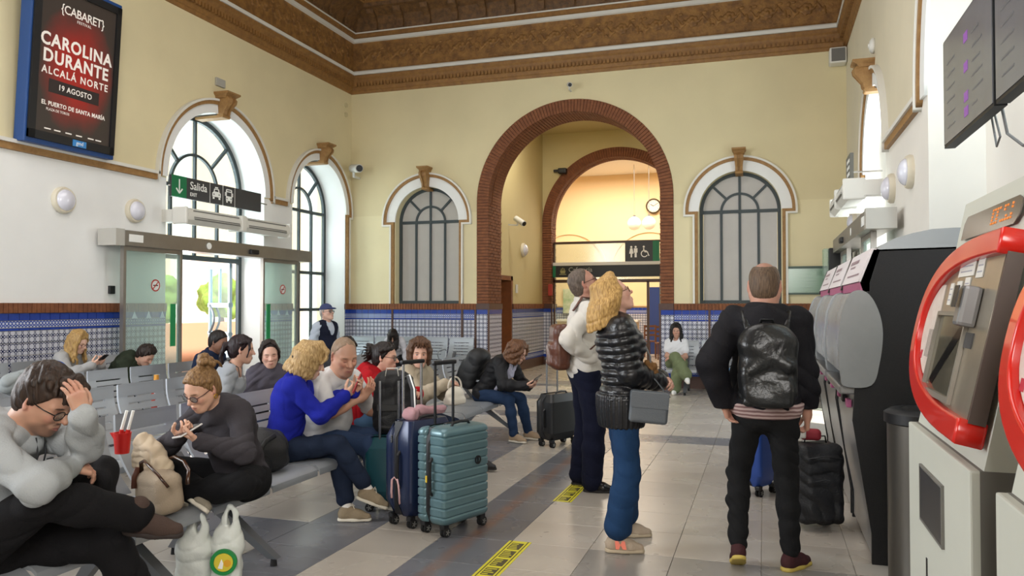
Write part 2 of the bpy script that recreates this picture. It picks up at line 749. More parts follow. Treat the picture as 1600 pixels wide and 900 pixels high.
def azulejo(nt, b, kind):
 """glazed tile print: interlaced dark circles, or the small lattice of the border"""
 g = nt.nodes.new('ShaderNodeNewGeometry')
 sp = nt.nodes.new('ShaderNodeSeparateXYZ')
 nt.links.new(g.outputs['Position'], sp.inputs[0])

 def M(op, a, c=None, d=None):
  n = nt.nodes.new('ShaderNodeMath')
  n.operation = op
  for i, v in enumerate((a, c, d)):
   if v is None:
    continue
   if isinstance(v, (int, float)):
    n.inputs[i].default_value = v
   else:
    nt.links.new(v, n.inputs[i])
  return n.outputs[0]
 u0 = M('ADD', sp.outputs['X'], sp.outputs['Y'])
 p = .084 if kind == 'field' else .045
 u = M('MULTIPLY', u0, 1 / p)
 v = M('MULTIPLY', sp.outputs['Z'], 1 / p)
 fu = M('SUBTRACT', M('FRACT', u), .5)
 fv = M('SUBTRACT', M('FRACT', v), .5)
 r = M('SQRT', M('ADD', M('MULTIPLY', fu, fu), M('MULTIPLY', fv, fv)))
 if kind == 'field':
  ring = M('MULTIPLY', M('GREATER_THAN', r, .37), M('LESS_THAN', r, .47))
  diag = M('LESS_THAN', M('ABSOLUTE', M('SUBTRACT', M('ABSOLUTE', fu), M('ABSOLUTE', fv))), .085)
  outer = M('MULTIPLY', diag, M('GREATER_THAN', r, .44))
  # small lozenge in the corner between four circles
  gu = M('SUBTRACT', .5, M('ABSOLUTE', fu))
  gv = M('SUBTRACT', .5, M('ABSOLUTE', fv))
  loz = M('LESS_THAN', M('ADD', gu, gv), .17)
  f = M('MINIMUM', M('ADD', M('ADD', ring, outer), loz), 1)
  cols = ('#c9cad4', '#20274f')
 else:
  f = M('MULTIPLY', M('GREATER_THAN', M('ADD', M('ABSOLUTE', fu), M('ABSOLUTE', fv)), .40), M('LESS_THAN', M('ADD', M('ABSOLUTE', fu), M('ABSOLUTE', fv)), .78))
  cols = ('#c4cad8', '#2b469c')
 mx = nt.nodes.new('ShaderNodeMix')
 mx.data_type = 'RGBA'
 nt.links.new(f, mx.inputs[0])
 mx.inputs[6].default_value = (*srgb(cols[0]), 1)
 mx.inputs[7].default_value = (*srgb(cols[1]), 1)
 nt.links.new(mx.outputs[2], b.inputs['Base Color'])


M_field = node_mat('azulejo_field', lambda nt, b: azulejo(nt, b, 'field'), .22)
M_lattice = node_mat('azulejo_border', lambda nt, b: azulejo(nt, b, 'border'), .22)


def tile_grid(mb, u0, u1, v0, v1, n_u, n_v, d=.012, gap=.004):
 """slightly proud tiles, chamfered, in the local plane (u along x, v along z, out along y)"""
 du, dv = (u1 - u0) / n_u, (v1 - v0) / n_v
 for i in range(n_u):
  for j in range(n_v):
   a, b2, c, e = u0 + i * du + gap / 2, u0 + (i + 1) * du - gap / 2, v0 + j * dv + gap / 2, v0 + (j + 1) * dv - gap / 2
   mb.add([(a, 0, c), (b2, 0, c), (b2, 0, e), (a, 0, e),
     (a + .002, d, c + .002), (b2 - .002, d, c + .002), (b2 - .002, d, e - .002), (a + .002, d, e - .002)],
     [(4, 5, 6, 7), (0, 1, 5, 4), (1, 2, 6, 5), (2, 3, 7, 6), (3, 0, 4, 7)])


TRIM_N = [0]


def trim(kind_label=None):
 TRIM_N[0] += 1
 o = empty('trim_%d' % TRIM_N[0], kind='structure')
 if kind_label:
  o['label'] = kind_label
 return o


def dado(M, length, label, z_top=1.57, brick=True):
 """tiled wainscot: local x along the wall, y out of the wall, z up"""
 t = trim(label)
 t.matrix_world = M
 L = length
 n = max(1, round(L / .14))
 mb = MB()
 mb.box((0, -.005, .0), (L, .008, z_top - .12))
 mb.build('backing', M_grout, t)
 m = MB()
 tile_grid(m, 0, L, .37, 1.24, n, 6)
 m.build('patterned_tiles', M_field, t, kind='stuff')
 m = MB()
 tile_grid(m, 0, L, 1.24, 1.275, n, 1, .016)
 tile_grid(m, 0, L, 1.36, 1.45, n, 1, .016)
 tile_grid(m, 0, L, .22, .255, n, 1, .016)
 tile_grid(m, 0, L, .335, .37, n, 1, .016)
 m.build('cobalt_tiles', M_blue, t, kind='stuff')
 m = MB()
 tile_grid(m, 0, L, 1.275, 1.36, n, 1, .014)
 tile_grid(m, 0, L, .255, .335, n, 1, .014)
 m.build('border_tiles', M_lattice, t, kind='stuff')
 m = MB()
 m.box((0, -.005, 0), (L, .02, .22))
 m.build('skirting', M_base, t)
 if brick:
  m = MB()
  nb = int(L / .062)
  w = L / nb
  for i in range(nb):
   m.box((i * w + .004, -.01, 1.452), ((i + 1) * w - .004, .035 + .003 * ((i * 7) % 3), z_top))
  m.build('brick_soldiers', M_brick, t, kind='stuff')
  m = MB()
  m.box((0, -.01, 1.45), (L, .026, z_top - .006))
  m.build('mortar_bed', M_mortar, t)
 return t


def arch_loop(cx, hw, z0, zs, n=28):
 return [(cx - hw, z0), (cx + hw, z0)] + arc(cx, zs, hw, 0, 180, n)


def band_path(w, Rr, zs, zb, n=40, jambs=(True, True), foot=0.):
 p = []
 if jambs[0]:
  p += [(-w, zb), (-w, zs - foot)]
 p += [(-Rr, zs - foot)] + arc(0, zs, Rr, 180, 0, n) + [(Rr, zs - foot)]
 if jambs[1]:
  p += [(w, zs - foot), (w, zb)]
 return p


def arch_surround(M, hw, zs, zb, Rout, label, jambs=(True, True), key=.26, foot=.0):
 """plaster archivolt: white band, ochre bead, white rim, and a scrolled keystone.
 local x along the wall, y up, z out of the wall, origin on the floor under the centre"""
 t = trim(label)
 band = arc(0, zs, hw, 180, 0, 40) + arc(0, zs, Rout - .07, 0, 180, 40)
 link('archivolt', flat_shape([band], .03, M), M_white, t)
 t1, t2 = .055, .035
 a = band_path(hw + .02, Rout - .07 - t1 * .4, zs, zb, 40, jambs, foot + .0)
 b = band_path(hw + .02 + t1, Rout - .07 + t1 * .6, zs, zb, 40, jambs, foot + t1)
 link('ochre_bead', flat_shape([a + b[::-1]], .055, M), M_gold, t)
 a = band_path(hw + .02 + t1, Rout - .07 + t1 * .6, zs, zb, 40, jambs, foot + t1)
 b = band_path(hw + .02 + t1 + t2, Rout - .07 + t1 * .6 + t2, zs, zb, 40, jambs, foot + t1 + t2)
 link('white_rim', flat_shape([a + b[::-1]], .075, M), M_lip, t)
 # keystone: moulded cap, fluted bracket tapering down, scroll foot
 k = MB()
 k.M = M
 zt = zs + Rout + .12
 s = key
 for (wa, za, da, wb, zb2, db) in ((.70, .02, .28, .82, .05, .34), (.82, .05, .34, .82, .075, .34), (.60, -.02, .24, .66, .02, .27)):
  k.ring([[(-wa * s, zt + za - .09, 0), (wa * s, zt + za - .09, 0), (wa * s, zt + za - .09, da * .8), (-wa * s, zt + za - .09, da * .8)],
    [(-wb * s, zt + zb2 - .09, 0), (wb * s, zt + zb2 - .09, 0), (wb * s, zt + zb2 - .09, db * .8), (-wb * s, zt + zb2 - .09, db * .8)]])
 prof = [(-.12, .50, .22), (-.17, .54, .25), (-.24, .52, .24), (-.32, .46, .19), (-.40, .42, .14), (-.47, .42, .13), (-.51, .38, .10)]
 hgt = (Rout - hw) + .16
 rings = []
 for (dz, w, dd) in prof:
  z = zt + dz / .51 * hgt
  rings.append([(-w * s, z, 0), (w * s, z, 0), (w * s, z, dd), (w * s * .33, z, dd + .02), (w * s * .3, z, dd - .015), (-w * s * .3, z, dd - .015), (-w * s * .33, z, dd + .02), (-w * s, z, dd)])
 k.ring(rings)
 zf = zt - hgt
 k.tube([Vector((-.46 * s, zf, .10)), Vector((.46 * s, zf, .10))], .03, 10)
 k.box((-.44 * s, zf - .03, -.42), (.44 * s, zf + .01, .10))
 k.build('keystone', M_gold, t)
 return t


def arched_window(n, M, hw, zs, zb, m_pane, label, transoms=(), gridlow=(), frame=.07, depth=.06, cols=4, z_open=None, kind_glass=True):
 """iron window with a fanlight; local x along the wall, y up, z towards the room"""
 w = empty('window_%d' % n, kind='structure')
 w['label'] = label
 D = depth
 lp = [arch_loop(0, hw, zb, zs), [(x, y) for x, y in arch_loop(0, hw - frame, zb + frame, zs)]]
 link('window_frame', flat_shape(lp, D, M), M_winframe, w)
 bars = MB()
 bars.M = M
 b = .045
 hi = hw - frame

 def vbar(x, z0, z1, name='mullion'):
  q = MB()
  q.M = M
  q.box((x - b / 2, z0, .005), (x + b / 2, z1, D - .005))
  q.build(name, M_winframe, w)
 xs = [hi * (2 * i / cols - 1) for i in range(1, cols)]
 ri = hi * .5
 for x in xs:
  vbar(x, z_open if z_open else zb + frame, zs if abs(x) > .01 else zs + ri)
 vbar(0, zs + ri, zs + hi)
 for zt in (zs,) + tuple(transoms):
  q = MB()
  q.M = M
  q.box((-hi, zt - .03, .0), (hi, zt + .03, D))
  q.build('transom', M_winframe, w)
 link('fan_arc', flat_shape([arc(0, zs, ri + b / 2, 0, 180, 28) + arc(0, zs, ri - b / 2, 180, 0, 28)], D - .01, M), M_winframe, w)
 for a in (45, 135):
  q = MB()
  q.M = M
  c, s_ = math.cos(R(a)), math.sin(R(a))
  q.bar((c * ri, zs + s_ * ri, D / 2), (c * hi, zs + s_ * hi, D / 2), b, D - .01, up=(0, 0, 1))
  q.build('fan_spoke', M_winframe, w)
 # panes, each one its own piece of glass
 lv = sorted(set([(z_open if z_open else zb + frame)] + list(transoms) + [zs]))
 ex = [-hi] + xs + [hi]
 for i in range(cols):
  for j in range(len(lv) - 1):
   q = MB()
   q.M = M
   q.box((ex[i] + .004, lv[j], D * .4), (ex[i + 1] - .004, lv[j + 1], D * .4 + .006))
   q.build('pane', m_pane, w)
 for a0, a1, r0, r1 in ((0, 90, .02, ri), (90, 180, .02, ri), (0, 45, ri, hi), (45, 90, ri, hi), (90, 135, ri, hi), (135, 180, ri, hi)):
  link('pane', flat_shape([arc(0, zs, r1, a0, a1, 10) + arc(0, zs, r0, a1, a0, 10)], .006, M @ Matrix.Translation((0, 0, D * .4))), m_pane, w)
 return w


XL, XR, YB, YF = -8.39, 1.39, 14.9, -4.2
ZW = 6.4
# side walls: local x = +Y, local y = up, extrusion +X
ML = frame_matrix((XL - .56, 0, 0), (0, 1, 0), (0, 0, 1))
BIG, SML = (10.65, 1.19, 3.44), (13.68, .97, 3.44)


def outline(y0, y1, zt, doors):
 p = [(y0, 0)]
 for c, hw, zs in doors:
  p += [(c - hw, 0), (c - hw, zs)] + arc(c, zs, hw, 180, 0, 32)[1:-1] + [(c + hw, zs), (c + hw, 0)]
 return p + [(y1, 0), (y1, zt), (y0, zt)]


o = link('wall_left', flat_shape([outline(YF, YB + .3, ZW, [(1.6, 1.5, 3.44), BIG, SML])], .56, ML), M_wall_side, kind='structure')
MR = frame_matrix((XR, 0, 0), (0, 1, 0), (0, 0, 1))
RSM, RBG = (11.3, 1.0, 3.42), (5.82, 1.93, 3.42)
o = link('wall_right', flat_shape([outline(YF, YB + .3, ZW, [RBG, RSM])], .56, MR), M_wall_right, kind='structure')
# wall at the far end: local x = X, y = up, extrusion towards the room (-Y)
MBk = frame_matrix((0, YB + .8, 0), (1, 0, 0), (0, 0, 1))
ARC = (-3.57, 1.96, 3.60)
WL_, WR_ = (-6.63, .71, 3.27), (-.43, .72, 3.27)
lp = [outline(-9.2, 2.2, ZW, [ARC])]
for c, hw, zs in (WL_, WR_):
 lp.append(arch_loop(c, hw, 1.57, zs))
o = link('wall_back', flat_shape(lp, .8, MBk), M_wall_back, kind='structure')
MFr = frame_matrix((0, YF, 0), (1, 0, 0), (0, 0, 1))
link('wall_front', flat_shape([[(-9.2, 0), (2.2, 0), (2.2, ZW), (-9.2, ZW)]], .3, MFr), M_wall_back, kind='structure')


# ---- floor of pale and grey stone slabs
def slab_mat(name, c1, c2, stain=False):
 def build(nt, b):
  g = nt.nodes.new('ShaderNodeNewGeometry')
  oi = nt.nodes.new('ShaderNodeObjectInfo')
  n = nt.nodes.new('ShaderNodeTexNoise')
  n.inputs['Scale'].default_value = 1.8
  n.inputs['Detail'].default_value = 3
  n.inputs['Roughness'].default_value = .55
  nt.links.new(g.outputs['Position'], n.inputs['Vector'])
  mr = nt.nodes.new('ShaderNodeMapRange')
  mr.inputs[1].default_value = .3
  mr.inputs[2].default_value = .7
  nt.links.new(n.outputs['Fac'], mr.inputs[0])
  mx = nt.nodes.new('ShaderNodeMix')
  mx.data_type = 'RGBA'
  mx.inputs[6].default_value = (*srgb(c1), 1)
  mx.inputs[7].default_value = (*srgb(c2), 1)
  nt.links.new(mr.outputs[0], mx.inputs[0])
  # slab to slab variation
  m2 = nt.nodes.new('ShaderNodeMix')
  m2.data_type = 'RGBA'
  m2.blend_type = 'MULTIPLY'
  m2.inputs[0].default_value = 1
  r2 = nt.nodes.new('ShaderNodeMapRange')
  r2.inputs[3].default_value = .87
  r2.inputs[4].default_value = 1.05
  nt.links.new(oi.outputs['Random'], r2.inputs[0])
  nt.links.new(mx.outputs[2], m2.inputs[6])
  nt.links.new(r2.outputs[0], m2.inputs[7])
  last = m2.outputs[2]
  if stain:   # a worn brownish track down the middle of the grey strip
   sp = nt.nodes.new('ShaderNodeSeparateXYZ')
   nt.links.new(g.outputs['Position'], sp.inputs[0])
   ab = nt.nodes.new('ShaderNodeMath')
   ab.operation = 'ADD'
   ab.inputs[1].default_value = 1.865
   nt.links.new(sp.outputs['X'], ab.inputs[0])
   a2 = nt.nodes.new('ShaderNodeMath')
   a2.operation = 'ABSOLUTE'
   nt.links.new(ab.outputs[0], a2.inputs[0])
   r3 = nt.nodes.new('ShaderNodeMapRange')
   r3.inputs[1].default_value = .02
   r3.inputs[2].default_value = .075
   r3.inputs[3].default_value = .75
   r3.inputs[4].default_value = 0
   nt.links.new(a2.outputs[0], r3.inputs[0])
   n3 = nt.nodes.new('ShaderNodeTexNoise')
   n3.inputs['Scale'].default_value = 9
   nt.links.new(g.outputs['Position'], n3.inputs['Vector'])
   mu = nt.nodes.new('ShaderNodeMath')
   mu.operation = 'MULTIPLY'
   nt.links.new(r3.outputs[0], mu.inputs[0])
   nt.links.new(n3.outputs['Fac'], mu.inputs[1])
   m3 = nt.nodes.new('ShaderNodeMix')
   m3.data_type = 'RGBA'
   nt.links.new(mu.outputs[0], m3.inputs[0])
   nt.links.new(last, m3.inputs[6])
   m3.inputs[7].default_value = (*srgb('#8a5a34'), 1)
   last = m3.outputs[2]
  nt.links.new(last, b.inputs['Base Color'])
  r4 = nt.nodes.new('ShaderNodeMapRange')
  r4.inputs[3].default_value = .22
  r4.inputs[4].default_value = .34
  nt.links.new(n.outputs['Fac'], r4.inputs[0])
  nt.links.new(r4.outputs[0], b.inputs['Roughness'])
 return node_mat(name, build, .3)


M_slab_w = slab_mat('slab_pale', '#b4aca1', '#a79f95')
M_slab_g = slab_mat('slab_grey', '#727277', '#64656a', True)
M_slab_m = slab_mat('slab_mid', '#96918b', '#84807a')
fl = link('floor', flat_shape([[(-9, YF), (2, YF), (2, 15.6), (-9, 15.6)]], .05, Matrix.Translation((0, 0, -.056))), mat('joint', '#8a8278', .9), kind='structure')
gx = [-8.6, -8.1, -7.6, -7.1, -6.6, -6.1, -5.6, -5.15, -4.65, -4.13, -3.62, -3.1, -2.57, -2.07, -1.59, -1.07, -.545, -.03, .49, 1.0, 1.42]
gy = [4.94 + .505 * k for k in range(-18, 20)] + [14.93]
rest = MB()
n_sl = 0
slab_me = {}
camx, camy = 0, 0
for i in range(len(gx) - 1):
 for j in range(len(gy) - 1):
  x0, x1, y0, y1 = gx[i], gx[i + 1], gy[j], min(gy[j + 1], 14.93)
  if y1 - y0 < .05:
   continue
  if -2.1 < x0 < -1.6 or -3.15 < x0 < -2.6 or (9 < (y0 + y1) / 2 < 9.45):
   kind = 1
  elif x0 < -3.2 and (j - 1) % 4 == 0:
   kind = 1
  elif x0 > -1.1 and y1 < 4.97:
   kind = 2
  else:
   kind = 0
  seen = y0 > 3.2 and x0 > -.86 * y1 and x0 < .42 * y1 and x0 > -4.7 and y0 < 14.5
  g = .0012
  if seen and n_sl < 300:
   m = MB()
   cx, cy = (x0 + x1) / 2, (y0 + y1) / 2
   hx, hy = (x1 - x0) / 2 - g, (y1 - y0) / 2 - g
   key = (round(hx, 3), round(hy, 3), kind)
   if key not in slab_me:
    m.ring([[(-hx, -hy, -.02), (hx, -hy, -.02), (hx, hy, -.02), (-hx, hy, -.02)],
      [(-hx, -hy, -.002), (hx, -hy, -.002), (hx, hy, -.002), (-hx, hy, -.002)],
      [(-hx + .002, -hy + .002, 0), (hx - .002, -hy + .002, 0), (hx - .002, hy - .002, 0), (-hx + .002, hy - .002, 0)]])
    so = m.build('floor_slab', (M_slab_w, M_slab_g, M_slab_m)[kind], fl)
    slab_me[key] = so
   else:
    so = slab_me[key].copy()
    COL.objects.link(so)
    so.parent = fl
   so.location = (cx, cy, 0)
   n_sl += 1
  else:
   rest.cur = kind
   rest.box((x0 + g, y0 + g, -.02), (x1 - g, y1 - g, 0))
rest.build('distant_slabs', [M_slab_w, M_slab_g, M_slab_m], fl, kind='stuff')

# ---- ceiling: plain field and a deep moulded cornice swept round the room
ce = MB()
ce.box((-9.2, YF, 7.98), (2.2, YB + .6, 8.1))
M_dark = mat('dark_carved_wood', '#75522a', .6, noise=(10, .8, '#3f2812'), bump=(30, .8))
M_frieze = mat('carved_frieze', '#9a6f38', .6, noise=(7, .8, '#5d3c1c'), bump=(22, 1.0))
M_wood2 = mat('ochre_wood', '#946a36', .6, noise=(10, .6, '#6a4724'), bump=(40, .4))
ceil = ce.build('ceiling', M_dark, kind='structure')
cor = trim('carved brown cornice with white fillets running under the ceiling')


def sweep(name, prof, m, parent):
 """profile of (inset, height) swept round the room"""
 b = MB()
 b.ring([[(XL + d, YF + d, z), (XR - d, YF + d, z), (XR - d, YB - d, z), (XL + d, YB - d, z)] for d, z in prof], cap=False)
 return b.build(name, m, parent)


sweep('lower_moulding', [(-.02, 6.03), (.02, 6.04), (.03, 6.09), (.05, 6.10), (.06, 6.16), (.10, 6.22), (.12, 6.30), (.15, 6.33), (.155, 6.39), (.10, 6.40)], M_wood2, cor)
sweep('white_fillet', [(.10, 6.395), (.165, 6.40), (.165, 6.46), (.12, 6.47), (.10, 6.50)], M_lip, cor)
sweep('frieze', [(.10, 6.49), (.085, 6.53), (.085, 7.08), (.10, 7.10)], M_frieze, cor)
sweep('white_fillet', [(.10, 7.09), (.15, 7.10), (.15, 7.17), (.10, 7.18)], M_lip, cor)
sweep('upper_bead', [(.12, 7.17), (.17, 7.19), (.17, 7.25), (.2, 7.26)], M_wood2, cor)
sweep('white_fillet', [(.2, 7.255), (.215, 7.26), (.215, 7.28), (.2, 7.285)], M_lip, cor)
sweep('cove', [(.2, 7.28), (.24, 7.38), (.34, 7.52), (.52, 7.62), (.60, 7.64), (.62, 7.72)], M_dark, cor)
sweep('dentil_band', [(.62, 7.71), (.66, 7.72), (.66, 7.80), (.70, 7.81)], M_wood2, cor)
sweep('white_fillet', [(.70, 7.805), (.73, 7.81), (.73, 7.84), (.70, 7.85)], M_lip, cor)
sweep('coffer_edge', [(.72, 7.84), (.95, 7.86), (1.0, 7.95), (1.1, 8.0)], M_dark, cor)
# egg moulding on the lower band: small real beads, joined
eg = MB()
for y in [YF + .3 + .075 * k for k in range(int((YB - YF - .5) / .075))]:
 if y > 2:
  eg.box((XL + .07, y, 6.17), (XL + .125, y + .045, 6.25))
  eg.box((XR - .125, y, 6.17), (XR - .07, y + .045, 6.25))
for x in [XL + .15 + .075 * k for k in range(int((XR - XL - .3) / .075))]:
 eg.box((x, YB - .125, 6.17), (x + .045, YB - .07, 6.25))
 eg.box((x, YB - .69, 7.73), (x + .04, YB - .64, 7.79))
eg.build('egg_beads', M_wood2, cor, kind='stuff')


def rosette():
 S = SDF(.009)
 S.ball((0, 0, 0), .045, .01)
 for k in range(7):
  a = 2 * PI * k / 7
  S.ell((.075 * math.cos(a), .075 * math.sin(a), 0), (.045, .04, .022), None, .015)
 for sg in (-1, 1):
  pts = [(sg * (.12 + .035 * q), .07 * math.sin(q * .9) * sg, 0) for q in range(7)]
  S.chain(pts, .024, .012, .02)
  for q in (1, 3, 5):
   S.ell((pts[q][0], pts[q][1] + .06 * (1 if q % 4 == 1 else -1), 0), (.03, .045, .016), None, .02)
  S.ell((sg * .30, -.10, 0), (.035, .03, .02), None, .01)
  S.ell((sg * .22, .15, 0), (.045, .03, .018), None, .01)
 return arrays_mesh('rosette', [S.arrays()])


ros = rosette()
ros.materials.append(M_frieze)
mod = MB()
mod.ring([[(-.05, 0, 0), (.05, 0, 0), (.05, .04, 0), (-.05, .04, 0)],
   [(-.06, 0, .14), (.06, 0, .14), (.06, .07, .14), (-.06, .07, .14)],
   [(-.08, 0, .25), (.08, 0, .25), (.08, .24, .25), (-.08, .24, .25)],
   [(-.08, 0, .33), (.08, 0, .33), (.08, .28, .33), (-.08, .28, .33)]])
mod0 = mod.build('modillion', M_dark, cor)


def ornament(me, name, p, M3):
 q = bpy.data.objects.new(name, me)
 COL.objects.link(q)
 q.parent = cor
 q.matrix_local = Matrix.Translation(p) @ M3.to_4x4()
 return q


MxB = Matrix(((1, 0, 0), (0, 0, -1), (0, 1, 0)))          # back wall: x=X, y=up, z=-Y
MxL = Matrix(((0, 0, 1), (1, 0, 0), (0, 1, 0)))           # left wall: x=Y, y=up, z=+X
MxR = Matrix(((0, 0, -1), (-1, 0, 0), (0, 1, 0)))
x = XL + .55
while x < XR - .4:
 ornament(ros, 'rosette', (x, YB - .085, 6.80), MxB)
 x += .66
y = YB - .55
while y > 3.5:
 ornament(ros, 'rosette', (XL + .085, y, 6.80), MxL)
 if y > 11:
  ornament(ros, 'rosette', (XR - .085, y, 6.80), MxR)
 y -= .66
mz = lambda r: Matrix.Rotation(r, 3, 'Z')
first = True
x = XL + .7
while x < XR - .5:
 if first:
  mod0.matrix_local = Matrix.Translation((x, YB - .26, 7.29)) @ mz(PI).to_4x4()
  first = False
 else:
  ornament(mod0.data, 'modillion', (x, YB - .26, 7.29), mz(PI))
 x += .60
y = YB - .7
while y > 6.5:
 ornament(mod0.data, 'modillion', (XL + .26, y, 7.29), mz(-PI / 2))
 y -= .60

# ---- string courses on the side walls
sc_ = trim('ochre string course with a white lip along the side walls')
for (X, sg, y0, y1) in ((XL, 1, YF, 9.26), (XL, 1, 12.04, 12.50), (XR, -1, 8.05, 10.05), (XR, -1, 12.55, YB)):
 if X == XR and y0 > 12:
  continue
 b = MB()
 b.box((min(X, X + sg * .05), y0, 3.36), (max(X, X + sg * .05), y1, 3.44))
 b.build('ochre_band', M_gold, sc_)
 b = MB()
 b.box((min(X, X + sg * .075), y0, 3.44), (max(X, X + sg * .075), y1, 3.485))
 b.build('white_lip', M_lip, sc_)
# vertical edges of dado trim on the far wall
# ---- arch surrounds
MLs = lambda yc: frame_matrix((XL, yc, 0), (0, 1, 0), (0, 0, 1))
arch_surround(MLs(BIG[0]), BIG[1], BIG[2], 1.57, 1.42, 'white arch surround with scrolled ochre keystone over the street door', (False, False), .20)
arch_surround(MLs(SML[0]), SML[1], SML[2], 1.57, 1.19, 'white arch surround with scrolled ochre keystone in the far left corner', (False, True), .18)
MRs = lambda yc: frame_matrix((XR, yc, 0), (0, -1, 0), (0, 0, 1))
arch_surround(MRs(RSM[0]), RSM[1], RSM[2], 2.0, 1.25, 'arch surround with scrolled ochre keystone over the platform door', (True, False), .18)
arch_surround(MRs(RBG[0]), RBG[1], RBG[2], 2.0, 2.23, 'large arch surround behind the departure screens', (False, False), .2)
MBs = lambda xc: frame_matrix((xc, YB, 0), (1, 0, 0), (0, 0, 1))
arch_surround(MBs(WL_[0]), WL_[1], WL_[2], 1.57, 1.0, 'arch surround of the window left of the brick arch', (True, True), .15)
arch_surround(MBs(WR_[0]), WR_[1], WR_[2], 1.57, 1.0, 'arch surround of the window right of the brick arch', (True, True), .15)

# ---- windows
M_glass = glass_mat('clear_glass', '#e9f2f2', .04)
M_blind = mat('blinded_pane', '#aca7a1', .35, noise=(1.5, .4, '#bdb8b1'))
ML2 = lambda yc: frame_matrix((XL - .52, yc, 0), (0, 1, 0), (0, 0, 1))
arched_window(1, ML2(BIG[0]), BIG[1], BIG[2], 0, M_glass, 'tall iron fanlight window over the street door', z_open=2.32, frame=.08)
# the lower half of that opening is the doorway: transom over it
q = MB()
q.M = ML2(BIG[0])
q.box((-1.12, 2.27, 0), (1.12, 2.35, .07))
q.build('door_head', M_winframe, bpy.data.objects['window_1'])
arched_window(2, ML2(SML[0]), SML[1], SML[2], 0, M_glass, 'tall iron window with fanlight in the far left corner', transoms=(1.45, 2.2), frame=.07)
MB2 = lambda xc: frame_matrix((xc, YB + .24, 0), (1, 0, 0), (0, 0, 1))
arched_window(3, MB2(WL_[0]), WL_[1], WL_[2], 1.57, M_blind, 'blinded iron fanlight window left of the brick arch', frame=.06)
arched_window(4, MB2(WR_[0]), WR_[1], WR_[2], 1.57, M_blind, 'blinded iron fanlight window right of the brick arch', frame=.06)
MR2 = lambda yc: frame_matrix((XR + .5, yc, 0), (0, -1, 0), (0, 0, 1))
arched_window(5, MR2(RSM[0]), RSM[1], RSM[2], 0, M_glass, 'iron fanlight window over the platform door', z_open=2.4, frame=.07)
# the arch behind the departure screens is walled up at its back
link('wall_recess', flat_shape([arch_loop(RBG[0], RBG[1] + .02, 0, RBG[2])], .06, frame_matrix((XR + .45, 0, 0), (0, 1, 0), (0, 0, 1))), M_wall_right, kind='structure')

# ---- dado on every visible wall
mk = lambda o_, x_, y_: (lambda m: m)(Matrix((Vector(x_), Vector(y_), Vector((0, 0, 1)))).transposed().to_4x4())


def dm(origin, x, y):
 m = mk(origin, x, y)
 m.translation = Vector(origin)
 return m


dado(dm((XL, BIG[0] - BIG[1], 0), (0, -1, 0), (1, 0, 0)), 13.5, 'blue and white tiled dado along the left wall')
dado(dm((XL, SML[0] - SML[1] + .0, 0), (0, -1, 0), (1, 0, 0)), SML[0] - SML[1] - BIG[0] - BIG[1], 'tiled dado between the street door and the corner window')
dado(dm((XL, YB, 0), (0, -1, 0), (1, 0, 0)), YB - SML[0] - SML[1], 'narrow tiled dado in the far left corner')
dado(dm((-5.53, YB, 0), (-1, 0, 0), (0, -1, 0)), -5.53 - XL, 'tiled dado on the far wall left of the brick arch')
dado(dm((XR, YB, 0), (-1, 0, 0), (0, -1, 0)), XR + 1.61, 'tiled dado on the far wall right of the brick arch')
b = trim('slim dark edging strips standing on the far dado')
for x in (-7.40, -5.84, -5.55, -.97, 0.3):
 q = MB()
 q.box((x - .02, YB - .03, .2), (x + .02, YB, 1.56))
 q.build('edging_strip', M_base, b)


